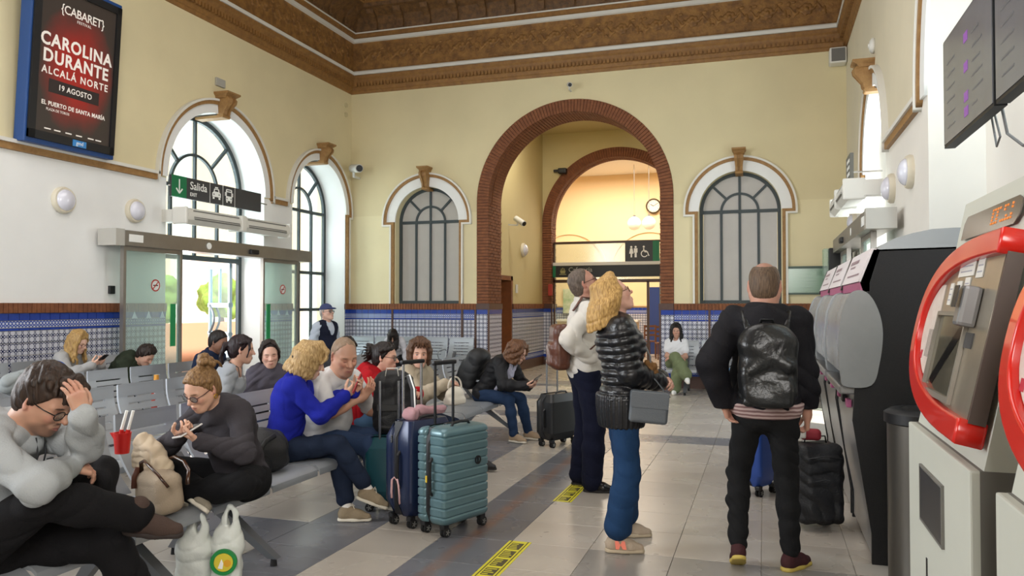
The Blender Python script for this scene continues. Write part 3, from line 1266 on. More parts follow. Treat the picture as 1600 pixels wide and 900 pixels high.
# ---- the two brick arches of the passage
def brick_arch(cx, y0, depth, label, rows):
 t = trim(label)
 r0, r1, zs = 1.71, 1.955, 3.6
 b = MB()
 n = 92
 rw = depth / rows
 for k in range(n):
  a0, a1 = PI * k / n, PI * (k + 1) / n
  g0 = (a1 - a0) * .07
  for j in range(rows):
   jit = .004 * ((k * 3 + j * 5) % 3)
   rr = r0 - jit
   ya, yb = y0 - .02 * (j == 0) + j * rw + (.006 if j else 0), y0 + (j + 1) * rw
   vs = []
   for yy in (ya, yb):
    for (aa, r_) in ((a0 + g0, rr), (a1 - g0, rr), (a1 - g0, r1), (a0 + g0, r1)):
     vs.append((cx + r_ * math.cos(aa), yy, zs + r_ * math.sin(aa)))
   b.add(vs, [(0, 1, 2, 3), (7, 6, 5, 4), (0, 4, 5, 1), (1, 5, 6, 2), (2, 6, 7, 3), (3, 7, 4, 0)])
 nz = 32
 h = (zs - 1.57) / nz
 for sg in (-1, 1):
  for k in range(nz):
   for j in range(rows):
    off = (rw / 2 if k % 2 else 0)
    ya = y0 - .02 * (j == 0) + max(0, j * rw - off) + .006 * (j > 0)
    yb = y0 + (j + 1) * rw - (off if j < rows - 1 else 0)
    xa = r0 - .004 * ((k + j) % 3)
    b.box((cx + min(sg * xa, sg * r1), ya, 1.57 + k * h + .005), (cx + max(sg * xa, sg * r1), yb, 1.57 + (k + 1) * h - .005))
 b.build('brickwork', M_brick, t, kind='stuff')
 m = MB()
 m2 = frame_matrix((cx, y0 + depth, 0), (1, 0, 0), (0, 0, 1))
 link('mortar_bed', flat_shape([outline(-r1 - .004, r1 + .004, zs + .001, [(0, r0 + .012, zs)])[:-2] + [(r1 + .004, zs)] + arc(0, zs, r1 + .004, 0, 180, 40)], depth - .005, m2), M_mortar, t)
 # tiled foot of each pier, facing into the passage and the hall
 f = MB()
 c2 = MB()
 for sg in (-1, 1):
  f.box((cx + min(sg * (r0 - .012), sg * r1), y0 - .022, .22), (cx + max(sg * (r0 - .012), sg * r1), y0 + depth, 1.36))
  c2.box((cx + min(sg * (r0 - .016), sg * r1), y0 - .026, 1.36), (cx + max(sg * (r0 - .016), sg * r1), y0 + depth + .004, 1.45))
  c2.box((cx + min(sg * (r0 - .016), sg * r1), y0 - .026, .2), (cx + max(sg * (r0 - .016), sg * r1), y0 + depth + .004, .27))
 f.build('pier_tiles', M_field, t)
 c2.build('cobalt_tiles', M_blue, t)
 e = MB()
 for sg in (-1, 1):
  e.box((cx + min(sg * (r0 - .02), sg * r1), y0 - .03, 0), (cx + max(sg * (r0 - .02), sg * r1), y0 + depth + .01, .2))
  e.box((cx + min(sg * (r0 - .03), sg * r1), y0 - .04, 1.45), (cx + max(sg * (r0 - .03), sg * r1), y0 + depth + .01, 1.57))
  e.box((cx + min(sg * (r0 - .025), sg * (r0 + .01)), y0 - .035, 0), (cx + max(sg * (r0 - .025), sg * (r0 + .01)), y0, 1.57))
 e.build('pier_base', M_base, t)
 return t


brick_arch(-3.57, YB, .8, 'red brick arch leading from the hall to the passage', 4)
brick_arch(-3.57, 19.8, .45, 'second red brick arch at the end of the passage', 2)

# ---- passage and cafe beyond
M_pass = mat('passage_paint', '#cbbc8c', .75, noise=(1, .3, '#bfae7c'))
M_peach = mat('cafe_paint', '#f0d3a6', .8)
fl2 = MB()
fl2.box((-9.2, 15.6, -.05), (2.2, 27.6, 0))
fl2.build('floor_passage', slab_mat('slab_far', '#b0a392', '#9b8f80'), kind='structure')
pd = frame_matrix((-5.75, 0, 0), (0, 1, 0), (0, 0, 1))
link('wall_passage_left', flat_shape([[(15.7, 0), (16.32, 0), (16.32, 2.1), (17.1, 2.1), (17.1, 0), (19.8, 0), (19.8, 6.1), (15.7, 6.1)]], .23, pd), M_pass, kind='structure')
link('wall_passage_right', flat_shape([[(15.7, 0), (19.8, 0), (19.8, 6.1), (15.7, 6.1)]], .2, frame_matrix((-1.62, 0, 0), (0, 1, 0), (0, 0, 1))), M_pass, kind='structure')
link('wall_passage_end', flat_shape([outline(-9.2, 2.2, 6.1, [(-3.57, 1.955, 3.6)])], .42, frame_matrix((0, 20.24, 0), (1, 0, 0), (0, 0, 1))), M_pass, kind='structure')
b = MB()
b.box((-6, 15.7, 6.0), (-1.4, 20, 6.1))
b.build('ceiling_passage', M_pass, kind='structure')
b = MB()
b.box((-9.2, 20.2, 6.05), (2.2, 27.4, 6.15))
b.build('ceiling_cafe', mat('cafe_ceiling', '#eee6dc', .8), kind='structure')
link('wall_cafe_end', flat_shape([[(-9.2, 0), (2.2, 0), (2.2, 6.1), (-9.2, 6.1)]], .2, frame_matrix((0, 27.2, 0), (1, 0, 0), (0, 0, 1))), M_peach, kind='structure')
for nm, xx in (('wall_cafe_left', -9.2), ('wall_cafe_right', 2.0)):
 b = MB()
 b.box((xx, 20.24, 0), (xx + .2, 27.2, 6.1))
 b.build(nm, M_peach, kind='structure')
ba = trim('shallow blind arches on the far cafe wall')
for cx in (-6.55, -3.75):
 link('blind_arch', flat_shape([[(x_, y_) for x_, y_ in arch_loop(cx, 1.35, 1.5, 2.75)], [(x_, y_) for x_, y_ in arch_loop(cx, 1.27, 1.58, 2.75)]], .05, frame_matrix((0, 27.0, 0), (1, 0, 0), (0, 0, 1))), M_peach, ba)
dado(dm((-1.62 - 3.88, 19.8, 0), (0, -1, 0), (1, 0, 0)), 19.8 - 17.14, 'tiled dado in the passage beyond the brick arch')
dado(dm((2.0, 27.0, 0), (-1, 0, 0), (0, -1, 0)), 11, 'tiled dado along the far cafe wall', brick=False)

# passage doorway frame
d3 = empty('door_3', kind='structure')
M_wood = mat('varnished_wood', '#7d4521', .4, noise=(6, .6, '#5e3216'))
b = MB()
b.box((-5.77, 16.24, 0), (-5.50, 16.34, 2.2))
b.box((-5.77, 17.08, 0), (-5.50, 17.20, 2.2))
b.box((-5.77, 16.24, 2.1), (-5.50, 17.20, 2.2))
b.build('door_frame', M_wood, d3)
b = MB()
b.box((-6.6, 16.2, .0), (-6.5, 17.6, 2.4))
b.build('room_beyond', M_pass, d3)

# ---- street outside the left windows
st = MB()
st.box((-60, -30, -.12), (-9.0, 60, -.02))
st.build('ground_street', mat('street_stone', '#b9b0a2', .8, noise=(2, .4, '#a69c8e')), kind='structure')
pl = MB()
pl.box((2.0, -10, -.12), (30, 40, -.02))
pl.build('ground_platform', mat('platform_stone', '#b5b0a8', .8), kind='structure')
M_facade = mat('peach_facade', '#ecd0b4', .85)
fa = empty('station_forecourt_building', (-19, 14, 0), 0, 'peach and white building seen across the street through the arched door window', 'building')
b = MB()
b.box((-1, -16, 0), (0, 22, 13))
b.build('wall', M_facade, fa)
for y in (-12, -8, -4, 0, 4, 8, 12, 16, 20):
 b = MB()
 b.box((0, y - .35, 0), (.2, y + .35, 13))
 b.build('pilaster', M_white, fa)
b = MB()
b.box((0, -16, 12.7), (.5, 22, 13.3))
b.build('cornice', M_white, fa)
for y in (-10, -6, -2, 2, 18):
 b = MB()
 b.box((0, y - .7, 1.0), (.08, y + .7, 3.4))
 f = b.build('window', mat('facade_shutter', '#8a6a52', .6), fa)
 b = MB()
 b.box((.08, y - .6, 1.1), (.1, y + .6, 3.3))
 b.build('pane', mat('facade_glass', '#9aa4a6', .2), f)

# ================================================================ FIXTURES
M_steel = mat('brushed_steel', '#a09c96', .38, .85, noise=(4, .3, '#87837d'), bump=(90, .06))
M_seat = mat('grey_seat_metal', '#a6aaaf', .4, .45, noise=(6, .2, '#979ba0'))
M_seatdark = mat('seat_underframe', '#6f7276', .4, .6)
M_black = mat('black_plastic', '#141416', .45)
M_softblack = mat('black_satin', '#1c1c1f', .6)
M_rubber = mat('black_rubber', '#101011', .8)
M_offwhite = mat('offwhite_plastic', '#dcdad2', .5)
M_whiteprint = mat('white_print', '#f2f2ee', .6)
M_signgrey = mat('sign_charcoal', '#3a3a3c', .55)
M_signgreen = mat('sign_green', '#0f6f45', .5)
M_chrome = mat('chrome', '#c9cbce', .18, 1.)
M_frost = glass_mat('green_tinted_glass', '#ecf8f4', .25, .05)
M_red = mat('red_gloss', '#c81f14', .28, coat=.4)
M_cable = mat('grey_cable', '#6c6a68', .7)

# ---- poster lightbox leaning off the left wall
po = empty('advertising_lightbox', (XL, 7.62, 3.50), 0, 'blue-framed illuminated concert poster high on the left wall', 'poster')
Mp = frame_matrix((0, 0, 0), (0, 1, 0), (.06, 0, 1)) @ Matrix.Diagonal((.91, 1, 1, 1))
b = MB()
b.M = Mp
b.cbox((0, 1.0, .10), (1.46, 2.05, .17), .015)
b.build('casing', mat('cobalt_enamel', '#1d4580', .4), po)
b = MB()
b.M = Mp
for lo, hi in (((-.70, .03, .185), (.70, .13, .215)), ((-.70, 1.88, .185), (.70, 1.97, .215)), ((-.70, .03, .185), (-.60, 1.97, .215)), ((.62, .03, .185), (.70, 1.97, .215))):
 b.box(lo, hi)
b.build('black_surround', M_black, po)


def poster_print(nt, b_):
 t = nt.nodes.new('ShaderNodeTexCoord')
 mp = nt.nodes.new('ShaderNodeMapping')
 mp.inputs['Location'].default_value = (-.5, -.54, 0)
 nt.links.new(t.outputs['UV'], mp.inputs[0])
 n = nt.nodes.new('ShaderNodeTexNoise')
 n.inputs['Scale'].default_value = 3
 n.inputs['Detail'].default_value = 8
 nt.links.new(t.outputs['UV'], n.inputs['Vector'])
 ln = nt.nodes.new('ShaderNodeVectorMath')
 ln.operation = 'LENGTH'
 mp.inputs['Scale'].default_value = (1.0, 1.15, 0)
 nt.links.new(mp.outputs[0], ln.inputs[0])
 ad = nt.nodes.new('ShaderNodeMath')
 ad.operation = 'MULTIPLY_ADD'
 ad.inputs[1].default_value = .35
 nt.links.new(n.outputs['Fac'], ad.inputs[0])
 nt.links.new(ln.outputs['Value'], ad.inputs[2])
 cr = nt.nodes.new('ShaderNodeValToRGB')
 e = cr.color_ramp.elements
 e[0].position = .36
 e[0].color = (*srgb('#9c2620'), 1)
 e[1].position = .68
 e[1].color = (*srgb('#3c342f'), 1)
 nt.links.new(ad.outputs[0], cr.inputs[0])
 nt.links.new(cr.outputs[0], b_.inputs['Base Color'])
 nt.links.new(cr.outputs[0], b_.inputs['Emission Color'])
 b_.inputs['Emission Strength'].default_value = .12


me = bpy.data.meshes.new('poster_sheet')
pts = [Mp @ Vector(p) for p in ((-.61, .12, .19), (.63, .12, .19), (.63, 1.90, .19), (-.61, 1.90, .19))]
me.from_pydata([p[:] for p in pts], [], [(0, 1, 2, 3)])
uv = me.uv_layers.new()
for i, c in enumerate(((0, 0), (1, 0), (1, 1), (0, 1))):
 uv.data[i].uv = c
link('poster_sheet', me, node_mat('poster_print', poster_print, .35), po)
M_lt = mat('poster_letters', '#e9e2da', .5, emit=('#e9e2da', .15))
Mt = lambda u, v: Mp @ Matrix.Translation((u, v, .193))
b = MB()
b.M = Mp
b.box((-.42, .62, .19), (.40, .78, .1915))
b.build('date_band', mat('poster_dark', '#2f2523', .5), po)
for body, u, v, sz, bo, spc in (('CAROLINA', 0, 1.235, .215, .006, 1.12), ('DURANTE', .0, 1.04, .215, .006, 1.12), ('ALCALÁ NORTE', 0, .87, .125, .0025, 1.25),
        ('19 AGOSTO', 0, .70, .095, .0012, 1.1), ('EL PUERTO DE SANTA MARÍA', 0, .48, .072, .002, 1.1), ('PLAZA DE TOROS', -.26, .41, .045, 0, 1.0),
        ('{CABARET}', .06, 1.66, .15, .001, .95), ('FESTIVAL', .08, 1.57, .05, 0, 1.2)):
 text('lettering', body, sz, Mt(u, v), M_lt, po, 'CENTER', bo, .002, 1, spc)
b = MB()
b.M = Mp
for u in (-.45, -.3, -.12, .05, .25, .38):
 b.box((u, .17, .19), (u + .10, .185, .192))
b.build('small_print', M_lt, po, kind='stuff')
b = MB()
b.M = Mp
b.box((-.02, .035, .215), (.2, .115, .222))
pb = b.build('maker_plate', mat('blue_plate', '#3a86c8', .4), po)
text('lettering', 'gmd', .07, Mp @ Matrix.Translation((.09, .078, .223)), M_whiteprint, po, 'CENTER', 0, .002)

# ---- round wall lamps
M_opal = mat('opal_glass', '#d9d8e2', .15, coat=.5)
M_lampring = mat('cream_lamp_ring', '#d6cdb8', .5)


def wall_lamp(x, y, sg, label):
 t = empty('wall_lamp', (x, y, 2.86), 0 if sg > 0 else PI, label, 'lamp', 'round wall lamps')
 b = MB()
 b.lathe([(.0, -.01), (.165, -.01), (.17, .03), (.155, .06), (.13, .06)], 28, 'x')
 b.build('ring', M_lampring, t, auto=40)
 b = MB()
 b.lathe([(.135, .05), (.13, .075), (.11, .10), (.075, .122), (.035, .133), (.002, .136)], 28, 'x')
 b.build('diffuser', M_opal, t, smooth=True)
 return t


wall_lamp(XL, 7.66, 1, 'round opal wall lamp below the poster on the left wall, farther from the exit sign')
wall_lamp(XL, 8.84, 1, 'round opal wall lamp on the left wall beside the green exit sign')
wall_lamp(XR, 9.74, -1, 'round opal wall lamp by the platform air curtain, nearer the far wall')
wall_lamp(XR, 8.57, -1, 'round opal wall lamp on the right wall beside the pale arch reveal')
wall_lamp(XR, 13.6, -1, 'round opal wall lamp half hidden under the platform air curtain')
wall_lamp(-5.52, 18.03, 1, 'round wall lamp inside the passage above the tiled dado')

# ---- exit sign over the street door
sg = empty('exit_sign', (XL + .05, 10.54, 3.31), 0, 'long charcoal exit sign with green arrow panel hung in the left arch', 'sign')
Ms = frame_matrix((0, 0, 0), (0, 1, 0), (0, 0, 1))
b = MB()
b.M = Ms
b.box((-1.08, -.16, 0), (1.08, .16, .045))
b.build('panel', M_signgrey, sg)
b = MB()
b.M = Ms
b.box((-1.08, -.16, .0452), (-.77, .16, .05))
b.build('green_panel', M_signgreen, sg)
b = MB()
b.M = Ms
b.box((-.935, -.09, .05), (-.915, .11, .053))
b.bar((-.925, -.10, .0515), (-.99, -.03, .0515), .022, .003, up=(0, 0, 1))
b.bar((-.925, -.10, .0515), (-.86, -.03, .0515), .022, .003, up=(0, 0, 1))
b.build('arrow', M_whiteprint, sg)
text('lettering', 'Salida', .17, Ms @ Matrix.Translation((-.69, .045, .046)), M_whiteprint, sg, 'LEFT', .001)
text('lettering', 'EXIT', .075, Ms @ Matrix.Translation((-.69, -.085, .046)), M_whiteprint, sg, 'LEFT', .001)
b = MB()
b.M = Ms
for u in (-.24, .07, .37):
 b.box((u - .003, -.16, .045), (u + .003, .16, .047))
b.build('divider_lines', M_whiteprint, sg)
# taxi and bus pictograms
bo = lambda x0, y0, x1, y1: [(x0, y0), (x1, y0), (x1, y1), (x0, y1)]


def picto(loops_list, u, name):
 for i, l in enumerate(loops_list):
  link(name, flat_shape(l, .003, Ms @ Matrix.Translation((u, 0, .046))), M_whiteprint, sg)


taxi = [[[(-.10, -.05), (.10, -.05), (.10, .01), (.07, .03), (.055, .08), (-.055, .08), (-.07, .03), (-.10, .01)], [(-.045, .035), (.045, .035), (.038, .066), (-.038, .066)], arc(-.062, -.01, .014, 0, 359, 10), arc(.062, -.01, .014, 0, 359, 10)],
  [bo(-.035, .088, .035, .108)], [bo(-.09, -.085, -.05, -.055)], [bo(.05, -.085, .09, -.055)]]
bus = [[[(-.075, -.075), (.075, -.075), (.075, .10), (.06, .115), (-.06, .115), (-.075, .10)], bo(-.058, .0, .058, .065), bo(-.05, .08, .05, .098), arc(-.05, -.04, .014, 0, 359, 10), arc(.05, -.04, .014, 0, 359, 10)],
  [bo(-.065, -.105, -.035, -.078)], [bo(.035, -.105, .065, -.078)], [bo(-.10, .0, -.085, .06)], [bo(.085, .0, .10, .06)]]
picto(taxi, -.085, 'taxi_symbol')
picto(bus, .22, 'bus_symbol')
b = MB()
b.M = Ms
b.bar((1.08, 0, .02), (1.30, 0, .0), .02)
b.bar((-1.08, 0, .02), (-1.10, 0, .0), .02)
b.build('bracket', M_steel, sg)

# ---- air curtains over both doors


def air_curtain(name, loc, L, rz, label, arm):
 t = empty(name, loc, rz, label, 'air curtain')
 # local y along the wall, x out of the wall
 n = 14
 b = MB()
 prof = [(-.12, -.10), (.06, -.12), (.12, -.06), (.13, .02), (.10, .09), (.04, .12), (-.12, .12)]
 for (y0, y1) in ((-L / 2, L / 2),):
  b.ring([[(p[0], y0, p[1]) for p in prof], [(p[0], y1, p[1]) for p in prof]])
 b.build('casing', M_offwhite, t, auto=30)
 for i in range(2):
  ya = -L / 2 + .12 + i * (L / 2)
  yb = ya + L / 2 - .22
  g = MB()
  g.add([(.135, ya, -.055), (.135, yb, -.055), (.108, yb, .085), (.108, ya, .085)], [(0, 1, 2, 3)])
  gr = g.build('grille', mat('grille_dark', '#6d6c68', .6), t)
  for k in range(3):
   u = (k + .5) / 3
   z = -.055 + .14 * u
   x = .138 - .027 * u
   s = MB()
   s.box((x - .006, ya, z - .003), (x + .004, yb, z + .003))
   s.build('slat', M_offwhite, gr)
 for y in arm:
  a = MB()
  a.box((-.42, y - .10, -.08), (-.1, y + .10, .10))
  a.build('mounting_arm', M_offwhite, t)
 for y, dx, dy in ((-L / 2 - .02, .25, .05), (L / 2 + .02, .25, .05), (0, .28, .12)):
  b = MB()
  b.cbox((0, y, 0), (dx, dy, .25), .02)
  b.build('end_cap' if y else 'centre_joint', M_offwhite, t)
 return t


air_curtain('air_curtain', (-8.02, 10.62, 2.84), 2.55, 0, 'white two-grille air curtain over the street door', (-1.15, 1.15))
air_curtain('air_curtain', (1.0, 10.9, 2.9), 1.9, PI, 'white air curtain over the platform door', (-.9, .9))

# ---- automatic sliding doors


def no_smoking(parent, M):
 link('sign_disc', flat_shape([arc(0, 0, .085, 0, 359, 28)], .002, M), mat('sticker_white', '#dfe6e2', .5), parent)
 link('red_ring', flat_shape([arc(0, 0, .085, 0, 359, 28), arc(0, 0, .068, 0, 359, 28)], .004, M), mat('sticker_red', '#b3302a', .5), parent)
 q = MB()
 q.M = M
 q.bar((-.05, -.05, .003), (.05, .05, .003), .014, .003)
 q.build('red_slash', mat('sticker_red', '#b3302a', .5), parent)
 q = MB()
 q.M = M
 q.box((-.045, -.008, .002), (.045, .008, .0035))
 q.build('cigarette', M_black, parent)


def sliding_door(n, X, y0, y1, leaves, s, zb, label):
 d = empty('door_%d' % n, (X, 0, 0), 0, kind='structure')
 d['label'] = label
 b = MB()
 b.box((min(-s * .16, s * .12), y0, zb), (max(-s * .16, s * .12), y1, zb + .2))
 b.build('operator_housing', M_steel, d)
 b = MB()
 b.box((min(-s * .17, s * .13), y0 - .03, zb - .01), (max(-s * .17, s * .13), y0 + .12, zb + .21))
 b.build('end_cover', mat('cover_grey', '#b4b1a9', .5), d)
 b = MB()
 b.cbox((s * .135, (y0 + y1) / 2 + .55, zb + .08), (.06, .22, .08), .02)
 b.build('motion_sensor', M_black, d)
 b = MB()
 b.lathe([(.0, 0), (.05, 0), (.05, .012), (.0, .012)], 20, 'x', (s * .125, (y0 + y1) / 2 - .55, zb + .10))
 b.build('round_sticker', M_whiteprint, d)
 b = MB()
 b.box((min(s * .121, s * .125), y0 + .2, zb + .05), (max(s * .121, s * .125), y0 + .45, zb + .15))
 b.build('label_plate', M_whiteprint, d)
 for (a, c, hinge) in leaves:
  g = MB()
  g.box((-.006, a + .03, .03), (.006, c - .03, zb))
  lf = g.build('glass_leaf', M_frost, d)
  for yy, w in ((a, .045), (c, .045)):
   q = MB()
   q.box((-.03, yy - w / 2, 0), (.03, yy + w / 2, zb))
   q.build('stile', M_steel, lf)
  q = MB()
  q.box((-.025, a, zb - .06), (.025, c, zb))
  q.build('top_rail', M_steel, lf)
  q = MB()
  q.box((-.025, a, 0.), (.025, c, .05))
  q.build('bottom_rail', M_steel, lf)
  inner = c if hinge < 0 else a
  q = MB()
  q.box((s * .012, inner + (-.20 if hinge < 0 else .10), .95), (s * .022, inner + (-.10 if hinge < 0 else .20), 1.56))
  q.build('green_push_strip', mat('green_vinyl', '#17884f', .5), lf)
  Mx = frame_matrix((s * .008, a + .58, 1.82), (0, s, 0), (0, 0, 1))
  no_smoking(lf, Mx)
  for k in range(3):
   q = MB()
   yk = a + .15 + .26 * k
   q.add([(s * .009, yk, 1.36), (s * .009, yk + .10, 1.36), (s * .009, yk + .05, 1.46), (s * .007, yk, 1.36), (s * .007, yk + .10, 1.36), (s * .007, yk + .05, 1.46)],
     [(0, 1, 2), (5, 4, 3), (0, 3, 4, 1), (1, 4, 5, 2), (2, 5, 3, 0)])
   q.build('frosted_mark', mat('frost_mark', '#b8cfd2', .6), lf)
 return d


sliding_door(1, -8.17, 8.2, 12.85, [(8.43, 9.50, -1), (11.50, 12.53, 1)], 1, 2.34, 'steel automatic sliding door standing open to the street')
sliding_door(2, 1.15, 9.05, 13.35, [(9.5, 10.4, -1), (12.2, 13.1, 1)], -1, 2.36, 'automatic sliding door to the platform at the right')
b = MB()
for k, (y, r) in enumerate(((8.36, .012), (8.30, .012))):
 b.tube([(XL + .02, y, 1.8), (XL + .02, y, 2.5), (XL + .1, y, 2.56)], .012, 6)
b.build('cable_conduit', M_offwhite, bpy.data.objects['door_1'])
b = MB()
b.cbox((XL + .02, 8.44, 1.75), (.04, .09, .11), .008)
tag(b.build('wall_switch', M_black), 'small black switch on the left wall beside the sliding door', 'switch')
b = MB()
b.cbox((XL + .02, 10.62, 5.14), (.04, .22, .13), .01)
tag(b.build('vent_plate', mat('grey_plate', '#aaa79e', .6)), 'small grey plate above the keystone of the street door', 'plate')

# ---- the outer street door standing open in the vestibule
od = empty('street_door_leaf', (-8.98, 11.72, 0), R(148), 'pale blue glazed door leaf with curved handles standing open outside', 'door')
M_pale = mat('pale_blue_paint', '#a9bcc6', .4)
b = MB()
for lo, hi in (((-.0, -.025, 0), (.07, .025, 2.28)), ((.98, -.025, 0), (1.05, .025, 2.28)), ((0, -.025, 2.2), (1.05, .025, 2.28)), ((0, -.025, .0), (1.05, .025, .12)),
    ((0, -.04, 1.00), (1.05, .04, 1.06)), ((0, -.04, 1.50), (1.05, .04, 1.58)), ((.5, -.02, 1.5), (.55, .02, 2.25))):
 b.box(lo, hi)
b.build('frame', M_pale, od)
for lo, hi in (((.07, -.004, 1.58), (.5, .004, 2.2)), ((.55, -.004, 1.58), (.98, .004, 2.2)), ((.07, -.004, 1.06), (.98, .004, 1.5))):
 b = MB()
 b.box(lo, hi)
 b.build('pane', M_glass, od)
b = MB()
b.box((.07, -.015, .12), (.98, .015, 1.0))
b.build('lower_panel', M_pale, od)
for s_ in (-1, 1):
 b = MB()
 b.tube([(.9 - .22 * math.sin(PI * k / 10), s_ * .05, 1.04 + .5 * k / 10) for k in range(11)], .022, 8)
 b.build('curved_handle', M_seatdark, od)

# low hedge and trees across the street
M_leaf = mat('sunlit_leaves', '#7f9a3e', .7, noise=(6, .8, '#55752a'), bump=(12, 1.))


def leafy(name, loc, h, w, label, rs, cat='tree', trunk=True):
 rr = random.Random(rs)
 t = empty(name, loc, 0, label, cat)
 if trunk:
  b = MB()
  b.tube([(0, 0, 0), (.05, .03, h * .3), (0, .05, h * .55)], [.12, .09, .07], 8)
  b.build('trunk', mat('bark', '#5d4c3a', .9), t)
 S = SDF(.09)
 for k in range(26):
  a, q = rr.random() * 2 * PI, rr.random()
  S.ball((w * .7 * q * math.cos(a), w * .7 * q * math.sin(a), h * (.5 if trunk else .35) + (h * (.42 if trunk else .5)) * rr.random()), w * rr.uniform(.25, .42), .1)
 S.disp = lambda x, y, z: .05 * wrinkle(x, y, z, 16, 1.)
 sdf_obj(S, 'foliage', M_leaf, t)
 return t


leafy('street_tree', (-15.6, 17.2, 0), 2.3, .7, 'sunlit leafy tree seen through the open street door', 1)
leafy('street_tree', (-16.4, 20.9, 0), 2.5, .8, 'leafy tree outside the corner window', 2)
bw = MB()
bw.box((-13.6, 11.5, 0), (-13.3, 18, 1.1))
tag(bw.build('brick_planter', mat('terracotta', '#cf9678', .8)), 'terracotta planter wall outside the street door', 'wall')

# ---- security cameras, speaker, notices
M_cam = mat('camera_grey', '#cfcec8', .5)


def sec_cam(loc, d, label, s=1.):
 t = empty('security_camera', loc, 0, label, 'camera', 'security cameras')
 d = Vector(d).normalized()
 b = MB()
 b.cyl((0, 0, 0), d * .24 * s, .05 * s, n=14)
 b.build('body', M_cam, t, auto=40)
 b = MB()
 b.cyl(d * .24 * s, d * .25 * s, .04 * s, n=14)
 b.build('lens', M_black, t)
 b = MB()
 b.bar(d * .05 * s, d * .05 * s + Vector((0, 0, -.1 * s)), .025 * s)
 b.bar(d * .05 * s + Vector((0, 0, -.1 * s)), Vector((-.20 if 'passage' in label else 0, .0 if 'passage' in label else .2, -.1)) * s, .025 * s)
 b.build('bracket', M_cam, t)
 return t


sec_cam((-8.2, 14.62, 4.40), (.8, -.7, -.15), 'grey security camera in the far left corner above the window', 1.7)
sec_cam((-3.57, 14.72, 5.80), (.3, -.9, -.3), 'small security camera above the brick arch', .9)
sec_cam((-5.35, 16.95, 3.50), (.75, -.45, -.45), 'grey bullet camera inside the passage arch', 1.3)
b = MB()
b.cbox((-4.95, 19.7, 5.0), (.22, .2, .14), .03)
b.cbox((-5.1, 19.75, 5.02), (.2, .1, .06), .01)
tag(b.build('ceiling_speaker', M_black), 'small black box fixed above the second brick arch', 'speaker')
b = MB()
b.cbox((1.24, 14.75, 5.88), (.28, .26, .28), .03)
sp_ = b.build('loudspeaker', M_offwhite)
tag(sp_, 'boxy wall loudspeaker under the cornice in the far right corner', 'speaker')
b = MB()
b.box((1.13, 14.605, 5.77), (1.35, 14.62, 5.99))
b.build('grille', mat('grille_dark', '#6d6c68', .6), sp_)
t = empty('dome_sensor', (XR, 11.23, 4.95), 0, 'white round sensor above the platform door keystone', 'sensor')
b = MB()
b.lathe([(.0, 0), (.1, 0), (.1, -.03), (.06, -.06), (.0, -.07)], 18, 'x')
b.build('housing', M_offwhite, t, smooth=True)
b = MB()
b.lathe([(.035, -.055), (.03, -.075), (.001, -.08)], 12, 'x')
b.build('lens', M_offwhite, t)
b = MB()
for zz in (5.75, 5.55):
 b.lathe([(.0, 0), (.05, 0), (.05, .03), (0, .035)], 14, 'x', (XL, 14.65, zz))
b.build('patched_socket', mat('cream_socket', '#c8bb94', .6))
tag(bpy.data.objects['patched_socket'], 'two painted-over round wall sockets by the far left corner', 'socket')

vt = empty('notice_case', (.72, YB, 1.98), 0, 'framed glass notice case on the far wall right of the window', 'notice board')
b = MB()
for lo, hi in (((-.36, -.06, .21), (.36, 0, .25)), ((-.36, -.06, -.25), (.36, 0, -.22)), ((-.36, -.06, -.25), (-.33, 0, .25)), ((.33, -.06, -.25), (.36, 0, .25))):
 b.box(lo, hi)
b.build('frame', mat('dark_green_frame', '#3c5148', .4), vt)
b = MB()
b.box((-.33, -.012, -.22), (.33, -.002, .21))
b.build('notice_sheet', mat('pale_notice', '#c9d2b6', .6, noise=(4, .8, '#b8c8b0')), vt)
b = MB()
for k in range(5):
 b.box((-.26, -.016, .10 - .06 * k), (.05 + .05 * (k % 3), -.0125, .115 - .06 * k))
b.box((.15, -.016, .08), (.26, -.0125, .17))
b.build('print_lines', mat('faint_print', '#9fae96', .7), vt, kind='stuff')
b = MB()
b.box((-.33, -.05, -.22), (.33, -.045, .21))
b.build('pane', glass_mat('case_glass', '#d6e6dc', .15), vt)

tt = empty('information_totem', (1.12, 13.6, 0), 0, 'tall black glass-sided cabinet in the far right corner', 'cabinet')
b = MB()
b.cbox((.03, 0, 1.24), (.34, .34, 2.42), .01)
b.build('body', M_black, tt)
b = MB()
b.box((-.22, -.17, .1), (-.15, .17, 2.44))
b.build('glass_side', glass_mat('case_glass', '#d6e6dc', .15), tt)
b = MB()
b.box((-.2, -.2, 0), (.24, .2, .08))
b.build('base', M_steel, tt)

# ---- signs and glazed screen at the far arch
sw = empty('glazed_screen', (-3.57, 20.02, 0), 0, 'brown-framed glazed screen filling the second brick arch', 'partition')
M_brown = mat('brown_metal', '#4d3423', .45)
b = MB()
for lo, hi in (((-1.72, -.04, 3.13), (1.72, .04, 3.19)), ((-1.72, -.04, 2.12), (1.72, .04, 2.20))):
 q = MB()
 q.box(lo, hi)
 q.build('rail', M_brown, sw)
for x in (-1.70, .76, 1.70):
 q = MB()
 q.box((x - .03, -.04, 0), (x + .03, .04, 3.15 if abs(x) > 1 else 2.15))
 q.build('post', M_brown, sw)
q = MB()
q.box((-1.68, -.005, 2.2), (1.68, .005, 3.13))
q.build('pane', M_glass, sw)
q = MB()
q.box((-1.68, -.005, .1), (-.85, .005, 2.12))
q.build('pane', M_glass, sw)
q = MB()
q.box((-1.68, -.02, 0), (-.85, .02, .1))
q.build('bottom_rail', M_brown, sw)
cs = empty('cafe_sign', (-3.57, 19.93, 2.41), 0, 'long black cafeteria sign band across the second brick arch', 'sign')
b = MB()
b.box((-1.70, -.03, -.15), (1.70, .03, .15))
